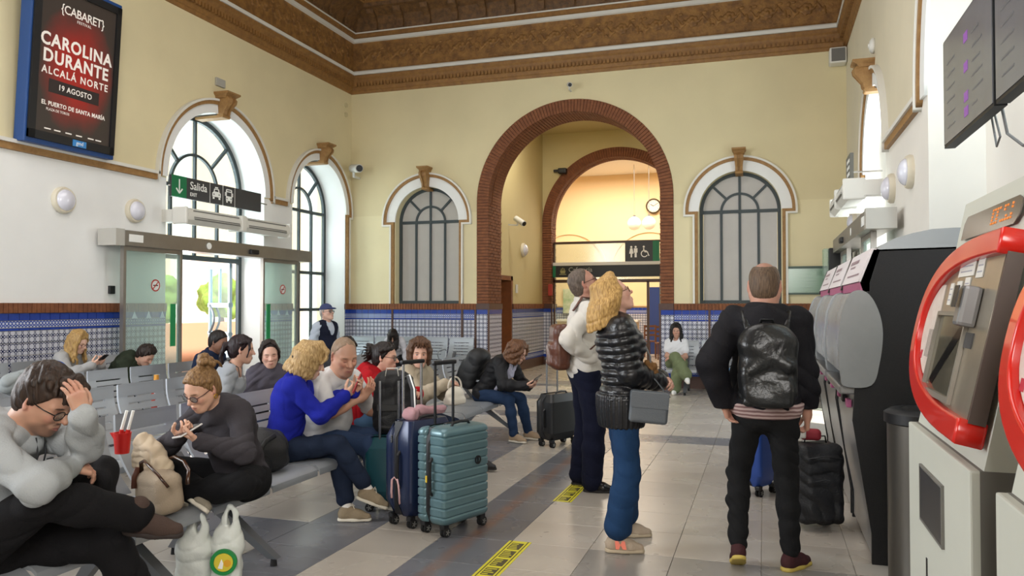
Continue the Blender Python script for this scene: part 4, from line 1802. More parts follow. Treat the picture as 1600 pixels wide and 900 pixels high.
b.build('panel', mat('sign_black', '#191b19', .5), cs)
b = MB()
b.box((-1.70, -.034, -.15), (-1.62, -.03, .15))
b.build('green_edge', M_signgreen, cs)
b = MB()
b.box((-1.70, -.03, .155), (1.70, .05, .235))
b.build('pale_ledge', mat('pale_ledge', '#d8d4cc', .5), cs)
Mb = lambda x, z, y=-.031: frame_matrix((x, y, z), (1, 0, 0), (0, 0, 1))
text('lettering', 'Cafetería', .17, Mb(-1.28, .04), mat('sign_letters_dim', '#9a9a92', .6), cs, 'LEFT', .001)
text('lettering', 'CAFETERIA', .065, Mb(-1.28, -.09), mat('sign_letters_dim', '#9a9a92', .6), cs, 'LEFT', 0)
for l in ([[(-.06, -.05), (.06, -.05), (.075, .03), (-.075, .03)]], [bo(-.09, -.085, .09, -.065)], [bo(-.012, .05, .012, .1)], [bo(-.05, .035, -.03, .08)], [bo(.03, .035, .05, .08)]):
 link('cup_symbol', flat_shape(l, .003, Mb(-1.43, .0)), mat('sign_letters_gold', '#8f8a5a', .6), cs)
ws = empty('toilet_sign', (-2.95, 19.98, 2.89), 0, 'square charcoal toilets and wheelchair sign with green edge hung in the far arch', 'sign')
b = MB()
b.box((-.43, -.03, -.27), (.43, .03, .27))
b.build('panel', M_signgrey, ws)
b = MB()
b.box((.27, -.034, -.27), (.43, -.03, .27))
b.build('green_edge', M_signgreen, ws)


def pic(l, x, nm):
 link(nm, flat_shape(l, .003, Mb(x, 0)), M_whiteprint, ws)


for x, skirt in ((-.27, True), (-.16, False)):
 pic([arc(0, .125, .027, 0, 359, 16)], x, 'person_symbol')
 if skirt:
  pic([[(-.03, .09), (.03, .09), (.055, -.045), (.02, -.045), (.02, -.14), (-.02, -.14), (-.02, -.045), (-.055, -.045)]], x, 'person_symbol')
 else:
  pic([[(-.045, .09), (.045, .09), (.045, -.02), (.026, -.02), (.026, -.14), (-.026, -.14), (-.026, -.02), (-.045, -.02)]], x, 'person_symbol')
pic([arc(-.015, .125, .026, 0, 359, 16)], .06, 'wheelchair_symbol')
pic([arc(0, -.05, .09, 60, 330, 24) + arc(0, -.05, .068, 330, 60, 24)], .06, 'wheelchair_symbol')
pic([[(-.03, .09), (-.005, .09), (.0, .03), (.06, .03), (.06, .008), (.0, .008), (.0, -.015), (.07, -.02), (.10, -.11), (.13, -.10), (.125, -.09), (.115, -.085), (.085, .005), (-.03, .008)]], .06, 'wheelchair_symbol')
for x, z in ((-3.97, 4.30), (-3.50, 4.30)):
 t = empty('globe_lamp', (x, 25.2, z - .15), 0, 'white glass globe hanging on a cord in the cafe, %s' % ('farther from the clock' if x < -3.8 else 'just below the clock'), 'lamp', 'pair of hanging globe lamps')
 b = MB()
 b.lathe([(.001, -.22), (.09, -.20), (.16, -.15), (.21, -.07), (.22, 0), (.21, .07), (.16, .15), (.09, .20), (.03, .22)], 24)
 b.build('globe', mat('globe_glass', '#efe6d4', .2, emit=('#ffe6bf', .25)), t, smooth=True)
 b = MB()
 b.cyl((0, 0, .2), (0, 0, 6.05 - z + .15), .008, n=6)
 b.cyl((0, 0, .2), (0, 0, .27), .04, n=12)
 b.build('cord', M_cable, t)
ck = empty('wall_clock', (-3.58, 26.93, 4.90), 0, 'round white-faced wall clock on the far cafe wall', 'clock')
b = MB()
b.lathe([(.0, 0), (.25, 0), (.26, .05), (.22, .08), (.20, .05), (0, .05)], 32, 'y')
b.M = Matrix.Identity(4)
o = b.build('case', mat('clock_bronze', '#4c3c26', .4), ck, auto=40)
o.rotation_euler = (0, 0, PI)
link('dial', flat_shape([arc(0, 0, .205, 0, 359, 32)], .004, frame_matrix((0, -.055, 0), (1, 0, 0), (0, 0, 1))), mat('dial_white', '#e4dcc8', .5), ck)
b = MB()
for k in range(12):
 a = 2 * PI * k / 12
 b.bar((.155 * math.sin(a), -.061, .155 * math.cos(a)), (.185 * math.sin(a), -.061, .185 * math.cos(a)), .014, .003, up=(0, 1, 0))
b.build('hour_marks', M_black, ck)
b = MB()
b.bar((0, -.064, 0), (-.10, -.064, .06), .022, .003, up=(0, 1, 0))
b.bar((0, -.066, 0), (.14, -.066, .09), .014, .003, up=(0, 1, 0))
b.build('hands', M_black, ck)
b = MB()
b.cbox((-5.50, 17.5, 1.92), (.03, .11, .2), .006)
tag(b.build('passage_switch', M_cam), 'grey switch plate on the passage wall beside the doorway', 'switch')
b = MB()
b.tube([(-4.95 - .03, 19.72, 1.72), (-4.98, 19.70, 1.84), (-4.98, 19.72, 1.96)], .035, 8)
t = empty('fire_extinguisher', (-5.28, 19.70, 1.55), 0, 'small red fire alarm point beside the second brick arch', 'alarm')
b = MB()
b.cbox((0, 0, .38), (.12, .06, .3), .02)
b.build('body', mat('faded_red', '#a5382c', .5), t)
# things inside the cafe seen through the screen
cb = empty('cafe_column', (-3.3, 25.0, 0), 0, 'blue and grey column standing in the cafe behind the screen', 'column')
b = MB()
b.box((-.16, -.16, 0), (.16, .16, 2.1))
b.build('blue_facing', mat('navy_facing', '#2a3f7c', .5), cb)
b = MB()
b.box((.16, -.12, 0), (.38, .16, 3.0))
b.build('grey_facing', mat('grey_facing', '#7b8078', .5), cb)
b = MB()
b.box((-3.62, 26.9, 1.45), (-2.95, 26.97, 2.05))
pk = b.build('menu_board', mat('salmon_sheet', '#e8a98e', .6))
tag(pk, 'salmon printed menu board on the far cafe wall', 'menu')
b = MB()
for k in range(6):
 b.box((-3.55, 26.885, 1.97 - .08 * k), (-3.1 + .03 * (k % 3), 26.899, 2.0 - .08 * k))
b.build('print_lines', mat('dark_print', '#7c4a3a', .6), pk, kind='stuff')
b = MB()
b.box((-6.75, 26.9, 1.25), (-5.7, 26.97, 2.1))
pk = b.build('landscape_picture', mat('green_picture', '#9fb58c', .6, noise=(3, 1., '#e6ddc4')))
tag(pk, 'pale green picture on the cafe wall left of the screen', 'picture')
ct = empty('cafe_counter', (-5.2, 25.4, 0), 0, 'cream cafe counter behind the glazed screen', 'counter')
b = MB()
b.box((-1.3, -.3, 0), (1.3, .3, 1.0))
b.build('body', mat('cream_counter', '#dccbb0', .6), ct)
b = MB()
b.box((-1.35, -.35, 1.0), (1.35, .35, 1.06))
b.build('worktop', mat('stone_top', '#e8e2d6', .3), ct)


def cafe_chair(x, y, rz, label):
 t = empty('cafe_chair', (x, y, 0), rz, label, 'chair', 'brown cafe chairs behind the screen')
 m = mat('cafe_chair_brown', '#6e4630', .5)
 for a in (-.18, .18):
  for c in (-.18, .18):
   b = MB()
   b.bar((a, c, 0), (a, c, .45 if c < 0 else .95), .035)
   b.build('leg', m, t)
 b = MB()
 b.cbox((0, 0, .46), (.42, .42, .04), .01)
 b.build('seat', m, t)
 for z in (.65, .78, .91):
  b = MB()
  b.box((-.18, .165, z - .03), (.18, .195, z + .03))
  b.build('back_slat', m, t)
 return t


cafe_chair(-2.75, 22.6, .3, 'brown slatted cafe chair beside the screen post')
cafe_chair(-3.35, 23.6, -2.5, 'brown slatted cafe chair farther inside the cafe')

# ---- departure screens on the right wall
M_scr = mat('unlit_lcd', '#6c6e72', .2, noise=(1.2, .5, '#7b7f88'))


def tv(y0, y1, label, bits, green=False):
 t = empty('departure_screen', (1.10, (y0 + y1) / 2, 2.545), PI, label, 'screen', 'departure screens')
 w = (y1 - y0) / 2 - .005
 b = MB()
 b.box((-.06, -w, 0), (0, w, .68))
 b.build('casing', M_black, t)
 b = MB()
 b.box((.0, -w + .012, .018), (.004, w - .012, .668))
 b.build('lcd_panel', M_scr, t)
 for z in ([.50, .33, .16, .075] if bits else []):
  b = MB()
  b.box((.0042, -.02, z), (.006, .07, z + .055))
  b.build('train_code_block', mat('violet_pixels', '#7d4a94', .4, emit=('#8d50a8', .25)), t)
 b = MB()
 rr = random.Random(bits)
 for i in range(6):
  b.box((.0042, .16, .50 - .08 * i), (.005, .16 + rr.uniform(.1, .3), .512 - .08 * i))
  b.box((.0042, -.45, .50 - .08 * i), (.005, -.25, .512 - .08 * i))
 b.build('timetable_rows', mat('faint_pixels', '#65676b', .4), t, kind='stuff')
 if green:
  b = MB()
  b.box((.0042, w - .10, .018), (.006, w - .012, .668))
  b.build('green_column', mat('green_pixels', '#3f7560', .4), t)
 b = MB()
 b.box((-.26, -.15, .2), (-.06, .15, .5))
 b.build('wall_bracket', M_seatdark, t)
 return t


tv(4.47, 5.62, 'dark departure screen with violet blocks, the one farther along the right wall', 3)
tv(3.29, 4.44, 'dark departure screen with a green column, cut by the picture edge', 0, True)
b = MB()
b.tube([(1.2, 4.75, 2.62), (1.22, 4.72, 2.45), (1.26, 4.6, 2.36), (1.3, 4.45, 2.38), (1.36, 4.2, 2.5), (1.4, 3.9, 2.7)], .008, 6)
b.tube([(1.2, 4.95, 2.62), (1.22, 4.96, 2.50), (1.22, 4.92, 2.42), (1.22, 4.85, 2.46), (1.2, 4.88, 2.6)], .006, 6)
tag(b.build('screen_cable', M_cable), 'loose grey cables looping below the departure screens', 'cable')
b = MB()
b.box((1.0, 10.35, 3.08), (1.04, 10.85, 3.40))
s2 = b.build('platform_sign', mat('sign_mid', '#66665f', .5))
tag(s2, 'dark hanging sign beside the platform door, seen at a slant', 'sign')
b = MB()
for k in range(3):
 b.box((.995, 10.42, 3.14 + .08 * k), (.9995, 10.7, 3.18 + .08 * k))
b.build('lettering', M_whiteprint, s2)
b = MB()
b.bar((1.04, 10.6, 3.2), (1.39, 10.6, 3.2), .02)
b.build('bracket', M_steel, s2)

# ================================================================ BENCHES
SEAT_W, PITCH = .52, .55


def seat_panel(parent, y):
 """one seat pan and slotted backrest, pressed from sheet metal"""
 hw = SEAT_W / 2
 prof = [(.0, .455), (.08, .437), (.2, .430), (.32, .432), (.42, .438), (.47, .432), (.50, .410), (.505, .385)]
 m = MB()
 t = .018
 n = len(prof)
 top = [[(x, y - hw, z), (x, y + hw, z)] for x, z in prof]
 rings = [[(x, y - hw, z), (x, y + hw, z), (x - .004, y + hw, z - t), (x - .004, y - hw, z - t)] for x, z in prof]
 m.ring(rings)
 m.build('seat', M_seat, parent, auto=35)
 # backrest: grid with slots left open
 us = [-hw, -hw + .055, -hw + .07, -hw + .10, hw - .10, hw - .07, hw - .055, hw]
 vs = [0, .06]
 slots = []
 v = .10
 for k in range(5):
  vs += [v, v + .016]
  slots.append(len(vs) - 2)
  v += .066
 vs += [.47, .50]

 def bp(u, v, th):
  a = v / .5
  x = -.02 - .22 * a - .05 * math.sin(a * PI) + .03 * a * a
  z = .47 + .43 * a
  return (x - th * .93, y + u * (1 - .03 * a), z - th * .35)
 q = MB()
 for j in range(len(vs) - 1):
  for i in range(len(us) - 1):
   if j in slots and i == 3:
    continue
   c = [(us[i], vs[j]), (us[i + 1], vs[j]), (us[i + 1], vs[j + 1]), (us[i], vs[j + 1])]
   fr = [bp(u_, v_, 0) for u_, v_ in c]
   bk = [bp(u_, v_, .016) for u_, v_ in c]
   q.add(fr + bk, [(0, 1, 2, 3), (7, 6, 5, 4), (0, 4, 5, 1), (2, 6, 7, 3), (1, 5, 6, 2), (3, 7, 4, 0)])
 q.build('backrest', M_seat, parent)


def bench_proto(n, arms):
 t = empty('metal_bench', (0, 0, 0))
 L = n * PITCH
 for k in range(n):
  seat_panel(t, (k - (n - 1) / 2) * PITCH)
 b = MB()
 b.cbox((.20, 0, .375), (.09, L - .1, .06), .01)
 b.build('beam', M_seatdark, t)
 for y in (-L / 2 + .35, L / 2 - .35):
  for dx, nm in ((.46, 'leg'), (-.26, 'leg')):
   b = MB()
   b.ring([[(.2 - .06, y - .035, .36), (.2 + .06, y - .035, .36), (.2 + .06, y + .035, .36), (.2 - .06, y + .035, .36)],
     [(.2 + dx - .028, y - .026, .045), (.2 + dx + .034, y - .026, .045), (.2 + dx + .034, y + .026, .045), (.2 + dx - .028, y + .026, .045)]])
   lg = b.build(nm, M_seatdark, t)
   b = MB()
   b.cyl((.2 + dx, y, 0), (.2 + dx, y, .05), .022, .016, n=10)
   b.build('foot', M_rubber, lg)
  b = MB()
  b.bar((.16, y, .37), (-.05, y, .62), .04, .05, up=(0, 1, 0))
  b.build('back_stay', M_seatdark, t)
 for k in arms:
  y = (k - n / 2) * PITCH
  b = MB()
  b.tube([(-.05, y, .50), (-.08, y, .63), (-.02, y, .665), (.14, y, .665), (.30, y, .65), (.37, y, .60), (.30, y, .50), (.22, y, .44)], .013, 8)
  b.build('armrest', M_seat, t)
 return t


bp5 = bench_proto(5, ())
bp5a = bench_proto(5, (2, 4))
BENCHES = [(-3.45, 2.30, 0, 'grey slotted metal bench nearest the camera, under the man in the grey hoodie'),
   (-3.45, 5.08, 0, 'grey metal bench where the blonde woman in blue and the white-shirted man sit'),
   (-3.45, 7.86, 0, 'grey metal bench where the red-jacketed woman and the curly-haired woman sit'),
   (-4.8, 2.6, 0, 'grey metal bench of the second row, at its near end'),
   (-4.8, 5.38, 0, 'grey metal bench of the second row behind the woman with the bun'),
   (-4.8, 8.16, 0, 'grey metal bench of the second row beyond the ponytailed woman'),
   (-6.1, 4.1, 0, 'grey metal bench of the third row in front of the tiled wall, near end'),
   (-6.1, 6.88, 0, 'grey metal bench of the third row in front of the sliding door'),
   (-7.86, 4.2, 0, 'grey metal bench against the left tiled wall, near end'),
   (-7.86, 6.98, 0, 'grey metal bench against the left wall under the blonde phone user'),
   (-6.85, 14.42, -PI / 2, 'pale metal bench along the far wall left of the brick arch'),
   (-.29, 14.42, -PI / 2, 'metal bench along the far wall under the seated woman in green trousers')]
for i, (x, y, rz, lb) in enumerate(BENCHES):
 src = bp5a if i in (2, 10) else bp5
 t = src if i in (0, 2) else copy_tree(src)
 t.location = (x, y, 0)
 t.rotation_euler = (0, 0, rz)
 tag(t, lb, 'bench', 'slotted metal waiting benches')

# ================================================================ MACHINES ON THE RIGHT
M_mblack = mat('machine_black', '#121214', .7, noise=(90, .5, '#1d1d20'), bump=(200, .15))
M_mgrey = mat('machine_grey', '#8a8f92', .3, .1)
M_hood = mat('smoked_acrylic', '#9b9e9f', .25, noise=(2, .5, '#85888a'), alpha=.9)
M_header = mat('header_white', '#d9d2d4', .5)
M_magenta = mat('magenta_print', '#a8567c', .5)
M_silver = mat('machine_silver', '#9c9c9c', .3, .7)


def rounded(p, n=5):
 """closed Catmull-Rom curve through the points"""
 out = []
 for i in range(len(p)):
  a, b_, c, d = [Vector(p[(i + j - 1) % len(p)]) for j in range(4)]
  for k in range(n):
   u = k / n
   q = .5 * (2 * b_ + (c - a) * u + (2 * a - 5 * b_ + 4 * c - d) * u * u + (3 * b_ - a - 3 * c + d) * u ** 3)
   out.append((q.x, q.y))
 return out


def machine(y0, label):
 t = empty('ticket_machine', (0, y0, 0), 0, label, 'machine', 'black curved ticket machines')
 W = 1.14
 side = [(1.22, 0), (.60, 0), (.60, .18), (.545, .55), (.50, .85), (.52, 1.12), (.57, 1.36), (.575, 1.60), (.548, 1.68), (.625, 1.88), (1.22, 1.89)]
 for y in (0, W - .03):
  me = flat_shape([side], .03, frame_matrix((0, y + .03, 0), (1, 0, 0), (0, 0, 1)))
  link('side_panel', me, M_mblack, t)
 # rounded grey top
 top = [(1.22, 1.88), (.63, 1.87), (.67, 1.91), (.74, 1.945), (.84, 1.975), (.94, 1.995), (1.05, 2.0), (1.22, 2.0)]
 link('rounded_top', flat_shape([top], W, frame_matrix((0, W, 0), (1, 0, 0), (0, 0, 1))), M_mgrey, t)
 # header with print
 b = MB()
 b.add([(.615, .0, 1.89), (.615, W - .07, 1.89), (.538, W - .07, 1.69), (.538, .0, 1.69), (.66, .0, 1.88), (.66, W - .07, 1.88), (.60, W - .07, 1.68), (.60, .0, 1.68)],
   [(0, 1, 2, 3), (4, 7, 6, 5), (0, 4, 5, 1), (3, 2, 6, 7), (0, 3, 7, 4), (1, 5, 6, 2)])
 b.build('header', M_header, t)
 b = MB()
 b.add([(.612, W - .07, 1.895), (.612, W, 1.895), (.530, W, 1.655), (.530, W - .07, 1.655), (.67, W - .07, 1.88), (.67, W, 1.88), (.60, W, 1.65), (.60, W - .07, 1.65)],
   [(0, 1, 2, 3), (4, 7, 6, 5), (0, 4, 5, 1), (3, 2, 6, 7), (0, 3, 7, 4), (1, 5, 6, 2)])
 b.build('header_edge', M_black, t)
 b = MB()
 for k, (a, c, h_) in enumerate(((.45, .95, .012), (.55, .85, .006), (.15, .85, .006))):
  z = (1.835, 1.80, 1.74)[k]
  x = .615 - (1.89 - z) * .385
  b.add([(x - .002 - h_ * .385, a, z - h_), (x - .002 - h_ * .385, c, z - h_), (x - .002 + h_ * .385, c, z + h_), (x - .002 + h_ * .385, a, z + h_)], [(0, 1, 2, 3)])
 b.build('header_print', mat('header_ink', '#8d7880', .5), t, kind='stuff')
 b = MB()
 b.box((.546, .0, 1.63), (.60, W - .07, 1.685))
 b.build('magenta_light_strip', M_magenta, t)
 # curved grey fascia behind the hood
 pr = [(.60, 1.61), (.66, 1.50), (.68, 1.35), (.66, 1.2), (.58, 1.10), (.50, 1.06)]
 b = MB()
 b.ring([[(x, .03, z), (x, W - .03, z), (x + .03, W - .03, z), (x + .03, .03, z)] for x, z in pr])
 b.build('fascia', M_silver, t, auto=50)
 b = MB()
 b.add([(.655, .12, 1.51), (.655, W - .12, 1.51), (.668, W - .12, 1.22), (.668, .12, 1.22)], [(0, 1, 2, 3)])
 b.build('touch_screen', mat('dark_screen', '#23262a', .12), t)
 # projecting privacy wings
 wing = [(.58, 1.62), (.50, 1.62), (.445, 1.5), (.425, 1.3), (.435, 1.12), (.46, 1.06), (.60, 1.07), (.645, 1.2), (.665, 1.38), (.64, 1.52)]
 wing = rounded(wing)
 for y in (-.022, W + .0):
  link('privacy_wing', flat_shape([wing], .018, frame_matrix((0, y + .02, 0), (1, 0, 0), (0, 0, 1)), .004), M_hood, t)
 b = MB()
 b.ring([[(x, -.005, z), (x, W + .0, z), (x + .012, W, z), (x + .012, -.005, z)] for x, z in [(.50, 1.62), (.447, 1.5), (.428, 1.3), (.437, 1.14)]])
 b.build('smoked_hood', M_hood, t, auto=50)
 # shelf, silver lower front
 b = MB()
 b.cbox((.51, W / 2, 1.03), (.16, W - .07, .05), .01)
 b.build('shelf', M_silver, t)
 pr = [(.53, 1.01), (.51, .85), (.555, .5), (.61, .2), (.61, .03)]
 b = MB()
 b.ring([[(x, .03, z), (x, W - .03, z), (x + .03, W - .03, z), (x + .03, .03, z)] for x, z in pr])
 b.build('lower_front', M_silver, t, auto=50)
 for k in range(3):
  b = MB()
  b.cbox((.50, .25 + .30 * k, .93), (.03, .1, .05), .006)
  b.build('slot_mouth', (M_magenta, M_black, M_magenta)[k], t)
 b = MB()
 b.cbox((.80, W / 2, .05), (.30, W - .02, .1), .01)
 b.build('plinth', M_black, t)
 return t


machine(5.16, 'black ticket machine with smoked hood, the one nearest the bin')
machine(6.38, 'black ticket machine in the middle of the row of three')
machine(7.60, 'black ticket machine of the row farthest from the bin')

bn = empty('litter_bin', (.80, 4.62, 0), 0, 'tall steel litter bin with black lid beside the nearest ticket machine', 'bin')
b = MB()
b.lathe([(.0, .02), (.185, .02), (.185, .94), (.0, .94)], 28)
b.build('steel_body', mat('dark_steel', '#6d6962', .35, .8), bn, auto=40)
b = MB()
b.lathe([(.18, .92), (.20, .93), (.20, .98), (.17, 1.0), (.12, 1.0), (.11, .97), (.0, .97)], 28)
b.build('lid', M_black, bn, auto=40)
b = MB()
b.lathe([(.0, 0), (.195, 0), (.195, .04), (0, .04)], 28)
b.build('base_ring', M_black, bn)

# ---- red-rimmed fare kiosks
M_kbody = mat('kiosk_white', '#c3c5ba', .5, noise=(2, .2, '#b7b9ae'))
M_kside = mat('kiosk_grey', '#6e6c66', .5)
M_ksteel = mat('kiosk_steel', '#a9a294', .33, .75, noise=(5, .4, '#8b8478'))


def kiosk(y0, label):
 """front faces -X at x = .5; local u runs along +Y"""
 t = empty('fare_kiosk', (.53, y0, 0), 0, label, 'kiosk', 'red-rimmed fare kiosks')
 W, ZB, ZT = .95, 1.10, 1.93
 lean = .18
 b = MB()
 b.box((0.02, 0, 0), (.62, W, ZB))
 b.build('cabinet', M_kside, t)
 b = MB()
 b.cbox((.01, W / 2, ZB / 2 + .01), (.03, W, ZB - .02), .006)
 b.build('front_door', M_kbody, t)
 fx = lambda z: lean * (z - ZB) / (ZT - ZB)
 # head: leaning slab
 b = MB()
 pr = [(.03, ZB), (lean + .02, ZT), (.62, ZT - .02), (.62, ZB)]
 b.ring([[(x, 0, z) for x, z in pr], [(x, W, z) for x, z in pr]])
 b.build('head', M_kbody, t)
 # local frame on the leaning face: u=-Y seen from the front runs right; keep u = +Y, v up the face, w out
 up = Vector((lean, 0, ZT - ZB)).normalized()
 Mk = Matrix((Vector((0, -1, 0)), up, Vector((0, -1, 0)).cross(up))).transposed().to_4x4()
 Mk.translation = (.012, W, ZB)          # u = 0 at the far end, grows towards the camera
 H = .59
 v0 = .065
 # half oval rim: far end rounded, near end square
 def half(w, h, c, e=.72, n=30):
  p = []
  for k in range(n + 1):
   a = R(90 + 180 * k / n)
   cu, su = math.cos(a), math.sin(a)
   p.append((w * (1 - abs(cu) ** e) if False else w * (1 + cu * abs(cu) ** (e - 1)), c + h / 2 * (abs(su) ** .85) * (1 if su > 0 else -1)))
  return p
 c = v0 + H / 2
 near = W - .02
 outer = [(near, c + H / 2)] + half(near * .985, H, c) + [(near, c - H / 2)]
 inner = [(near, c + H / 2 - .055)] + [(u_ + .055, v_) for u_, v_ in half(near * .985 - .055, H - .11, c)] + [(near, c - H / 2 + .055)]
 link('red_rim', flat_shape([outer + inner[::-1]], .062, Mk, .008), M_red, t)
 link('steel_fascia', flat_shape([inner], .045, Mk), M_ksteel, t)
 q = MB()
 q.M = Mk
 q.box((near - .004, c - H / 2 + .055, .0), (near + .012, c + H / 2 - .055, .044))
 q.build('fascia_end', mat('kiosk_brown_edge', '#4d3f38', .5), t)
 w = .0455
 # printed strip down the curved far side
 strip = [(u_ + .065, v_) for u_, v_ in half(near * .985 - .065, H - .14, c)]
 strip = [p for p in strip if p[0] < .27]
 st = strip + [(.285, strip[-1][1]), (.285, strip[0][1])]
 link('printed_strip', flat_shape([st], .003, Mk @ Matrix.Translation((0, 0, w))), mat('strip_print', '#cfc6bd', .5, noise=(18, .5, '#b9a79b')), t)
 lg = mat('strip_red', '#b02a3c', .5)
 q = MB()
 q.M = Mk
 for (u_, v_, s_) in ((.115, .25, .03), (.13, .20, .022), (.15, .15, .03)):
  q.box((u_, v_, w + .003), (u_ + s_, v_ + .03, w + .0045))
 q.build('pictogram_block', lg, t)
 for u_ in (.18, .205, .23):
  q = MB()
  q.M = Mk
  q.box((u_, .26, w + .003), (u_ + .016, .36, w + .004))
  q.build('price_column', mat('grey_print', '#9b928a', .6), t)
 # screen recess with tilted glass
 Mk = Mk @ Matrix.Translation((0, .04, 0)) @ Matrix.Diagonal((1, .93, 1, 1))
 sw_, sh = (.31, .70), (.13, .40)
 q = MB()
 q.M = Mk
 for lo, hi in (((sw_[0] - .015, sh[0] - .02, w), (sw_[1] + .015, sh[0], w + .012)), ((sw_[0] - .015, sh[1], w), (sw_[1] + .015, sh[1] + .015, w + .012)), ((sw_[0] - .015, sh[0], w), (sw_[0], sh[1], w + .012)), ((sw_[1], sh[0], w), (sw_[1] + .015, sh[1], w + .012))):
  q.box(lo, hi)
 q.build('screen_bezel', mat('bezel_grey', '#8f8a80', .4, .5), t)
 q = MB()
 q.M = Mk
 q.box((sw_[0], sh[0], w), (sw_[1], sh[1], w + .002))
 scr = q.build('touch_screen', mat('kiosk_screen', '#4a463c', .08, noise=(3, .6, '#6d6857')), t)
 q = MB()
 q.M = Mk
 q.add([(sw_[0] + .02, sh[0] + .02, w + .003), (sw_[0] + .10, sh[0] + .02, w + .003), (sw_[1] - .02, sh[1] - .05, w + .003), (sw_[1] - .02, sh[1] - .02, w + .003), (sw_[1] - .07, sh[1] - .02, w + .003)], [(0, 1, 2, 3, 4)])
 q.build('screen_inner_edge', mat('screen_black', '#1b1a18', .1), scr)
 # card reader and slots, labels
 q = MB()
 q.M = Mk
 q.cbox((.76, .43, w + .025), (.07, .13, .05), .012)
 q.build('card_reader', mat('reader_grey', '#7d7c7c', .35, .4), t)
 q = MB()
 q.M = Mk
 q.box((.735, .42, w + .06), (.785, .49, w + .063))
 q.build('reader_slot', M_black, t)
 q = MB()
 q.M = Mk
 q.cbox((.64, .46, w + .012), (.05, .06, .03), .006)
 q.build('coin_slot', M_black, t)
 q = MB()
 q.M = Mk
 q.box((.72, .30, w), (.80, .35, w + .004))
 q.build('ticket_mouth', M_signgrey, t)
 for u_, v_, du, dv in ((.44, .54, .20, .075), (.36, .44, .045, .08), (.45, .445, .065, .08), (.55, .455, .065, .08), (.67, .53, .075, .085)):
  q = MB()
  q.M = Mk
  q.box((u_, v_, w), (u_ + du, v_ + dv, w + .003))
  f = q.build('instruction_label', mat('label_white', '#d3d2cc', .5), t)
  q = MB()
  q.M = Mk
  for k in range(3):
   q.box((u_ + du * .12, v_ + dv * (.2 + .25 * k), w + .003), (u_ + du * .85, v_ + dv * (.26 + .25 * k), w + .0035))
  q.build('label_print', mat('label_ink', '#9a9aa4', .6), f, kind='stuff')
 # display above the rim
 Mk = Mk @ Matrix.Diagonal((1, 1 / .93, 1, 1)) @ Matrix.Translation((0, -.04, 0))
 zt = .70
 link('message_display', flat_shape([[(.12, zt), (.76, zt), (.80, zt + .025), (.80, zt + .07), (.76, zt + .085), (.15, zt + .085), (.12, zt + .06)]], .004, Mk), mat('display_dark', '#57504a', .2), t)
 q = MB()
 q.M = Mk
 rr = random.Random(4)
 for k in range(9):
  u_ = .50 + .026 * k
  for j in range(5):
   if rr.random() < .55:
    q.box((u_, zt + .02 + .011 * j, .004), (u_ + .014, zt + .027 + .011 * j, .006))
 q.build('led_characters', mat('amber_led', '#c9782c', .4, emit=('#ff8a2a', .25)), t, kind='stuff')
 # delivery window and lock
 q = MB()
 q.box((-.012, .33, .80), (-.004, .68, .98))
 q.build('delivery_flap', mat('flap_dark', '#2a2b2f', .35), t)
 for lo, hi in (((-.014, .322, .792), (-.004, .33, .988)), ((-.014, .68, .792), (-.004, .688, .988)), ((-.014, .33, .98), (-.004, .68, .988)), ((-.014, .33, .792), (-.004, .68, .80))):
  q = MB()
  q.box(lo, hi)
  q.build('flap_frame', M_kside, t)
 q = MB()
 q.box((-.008, .60, .56), (-.003, .615, .68))
 q.build('lock_slit', M_black, t)
 return t


kiosk(2.42, 'red-rimmed white fare kiosk beside the litter bin, shown whole')
kiosk(1.22, 'red-rimmed white fare kiosk cut off by the picture edge')

# ================================================================ PEOPLE
def rotm(yaw, pitch=0., roll=0.):
 """columns are forward, left, up; yaw to the left, pitch > 0 looks down, roll > 0 tips to the right"""
 cy, sy = math.cos(R(yaw)), math.sin(R(yaw))
 cp, sp = math.cos(R(pitch)), math.sin(R(pitch))
 cr, sr = math.cos(R(roll)), math.sin(R(roll))
 Y = np.array([[cy, -sy, 0], [sy, cy, 0], [0, 0, 1]])
 Pm = np.array([[cp, 0, sp], [0, 1, 0], [-sp, 0, cp]])
 Rm = np.array([[1, 0, 0], [0, cr, -sr], [0, sr, cr]])
 return Y @ Pm @ Rm


def W(*a):
 return ('w',) + a


def ik(a, c, l1, l2, pole):
 a, c, pole = np.asarray(a, float), np.asarray(c, float), np.asarray(pole, float)
 d = c - a
 L = np.linalg.norm(d)
 L2 = min(L, (l1 + l2) * .999)
 d = d / max(L, 1e-6)
 c = a + d * L2
 x = (l1 * l1 - l2 * l2 + L2 * L2) / (2 * L2)
 h = math.sqrt(max(l1 * l1 - x * x, 0))
 p = pole - d * (pole @ d)
 return a + d * x + unit(p) * h, c


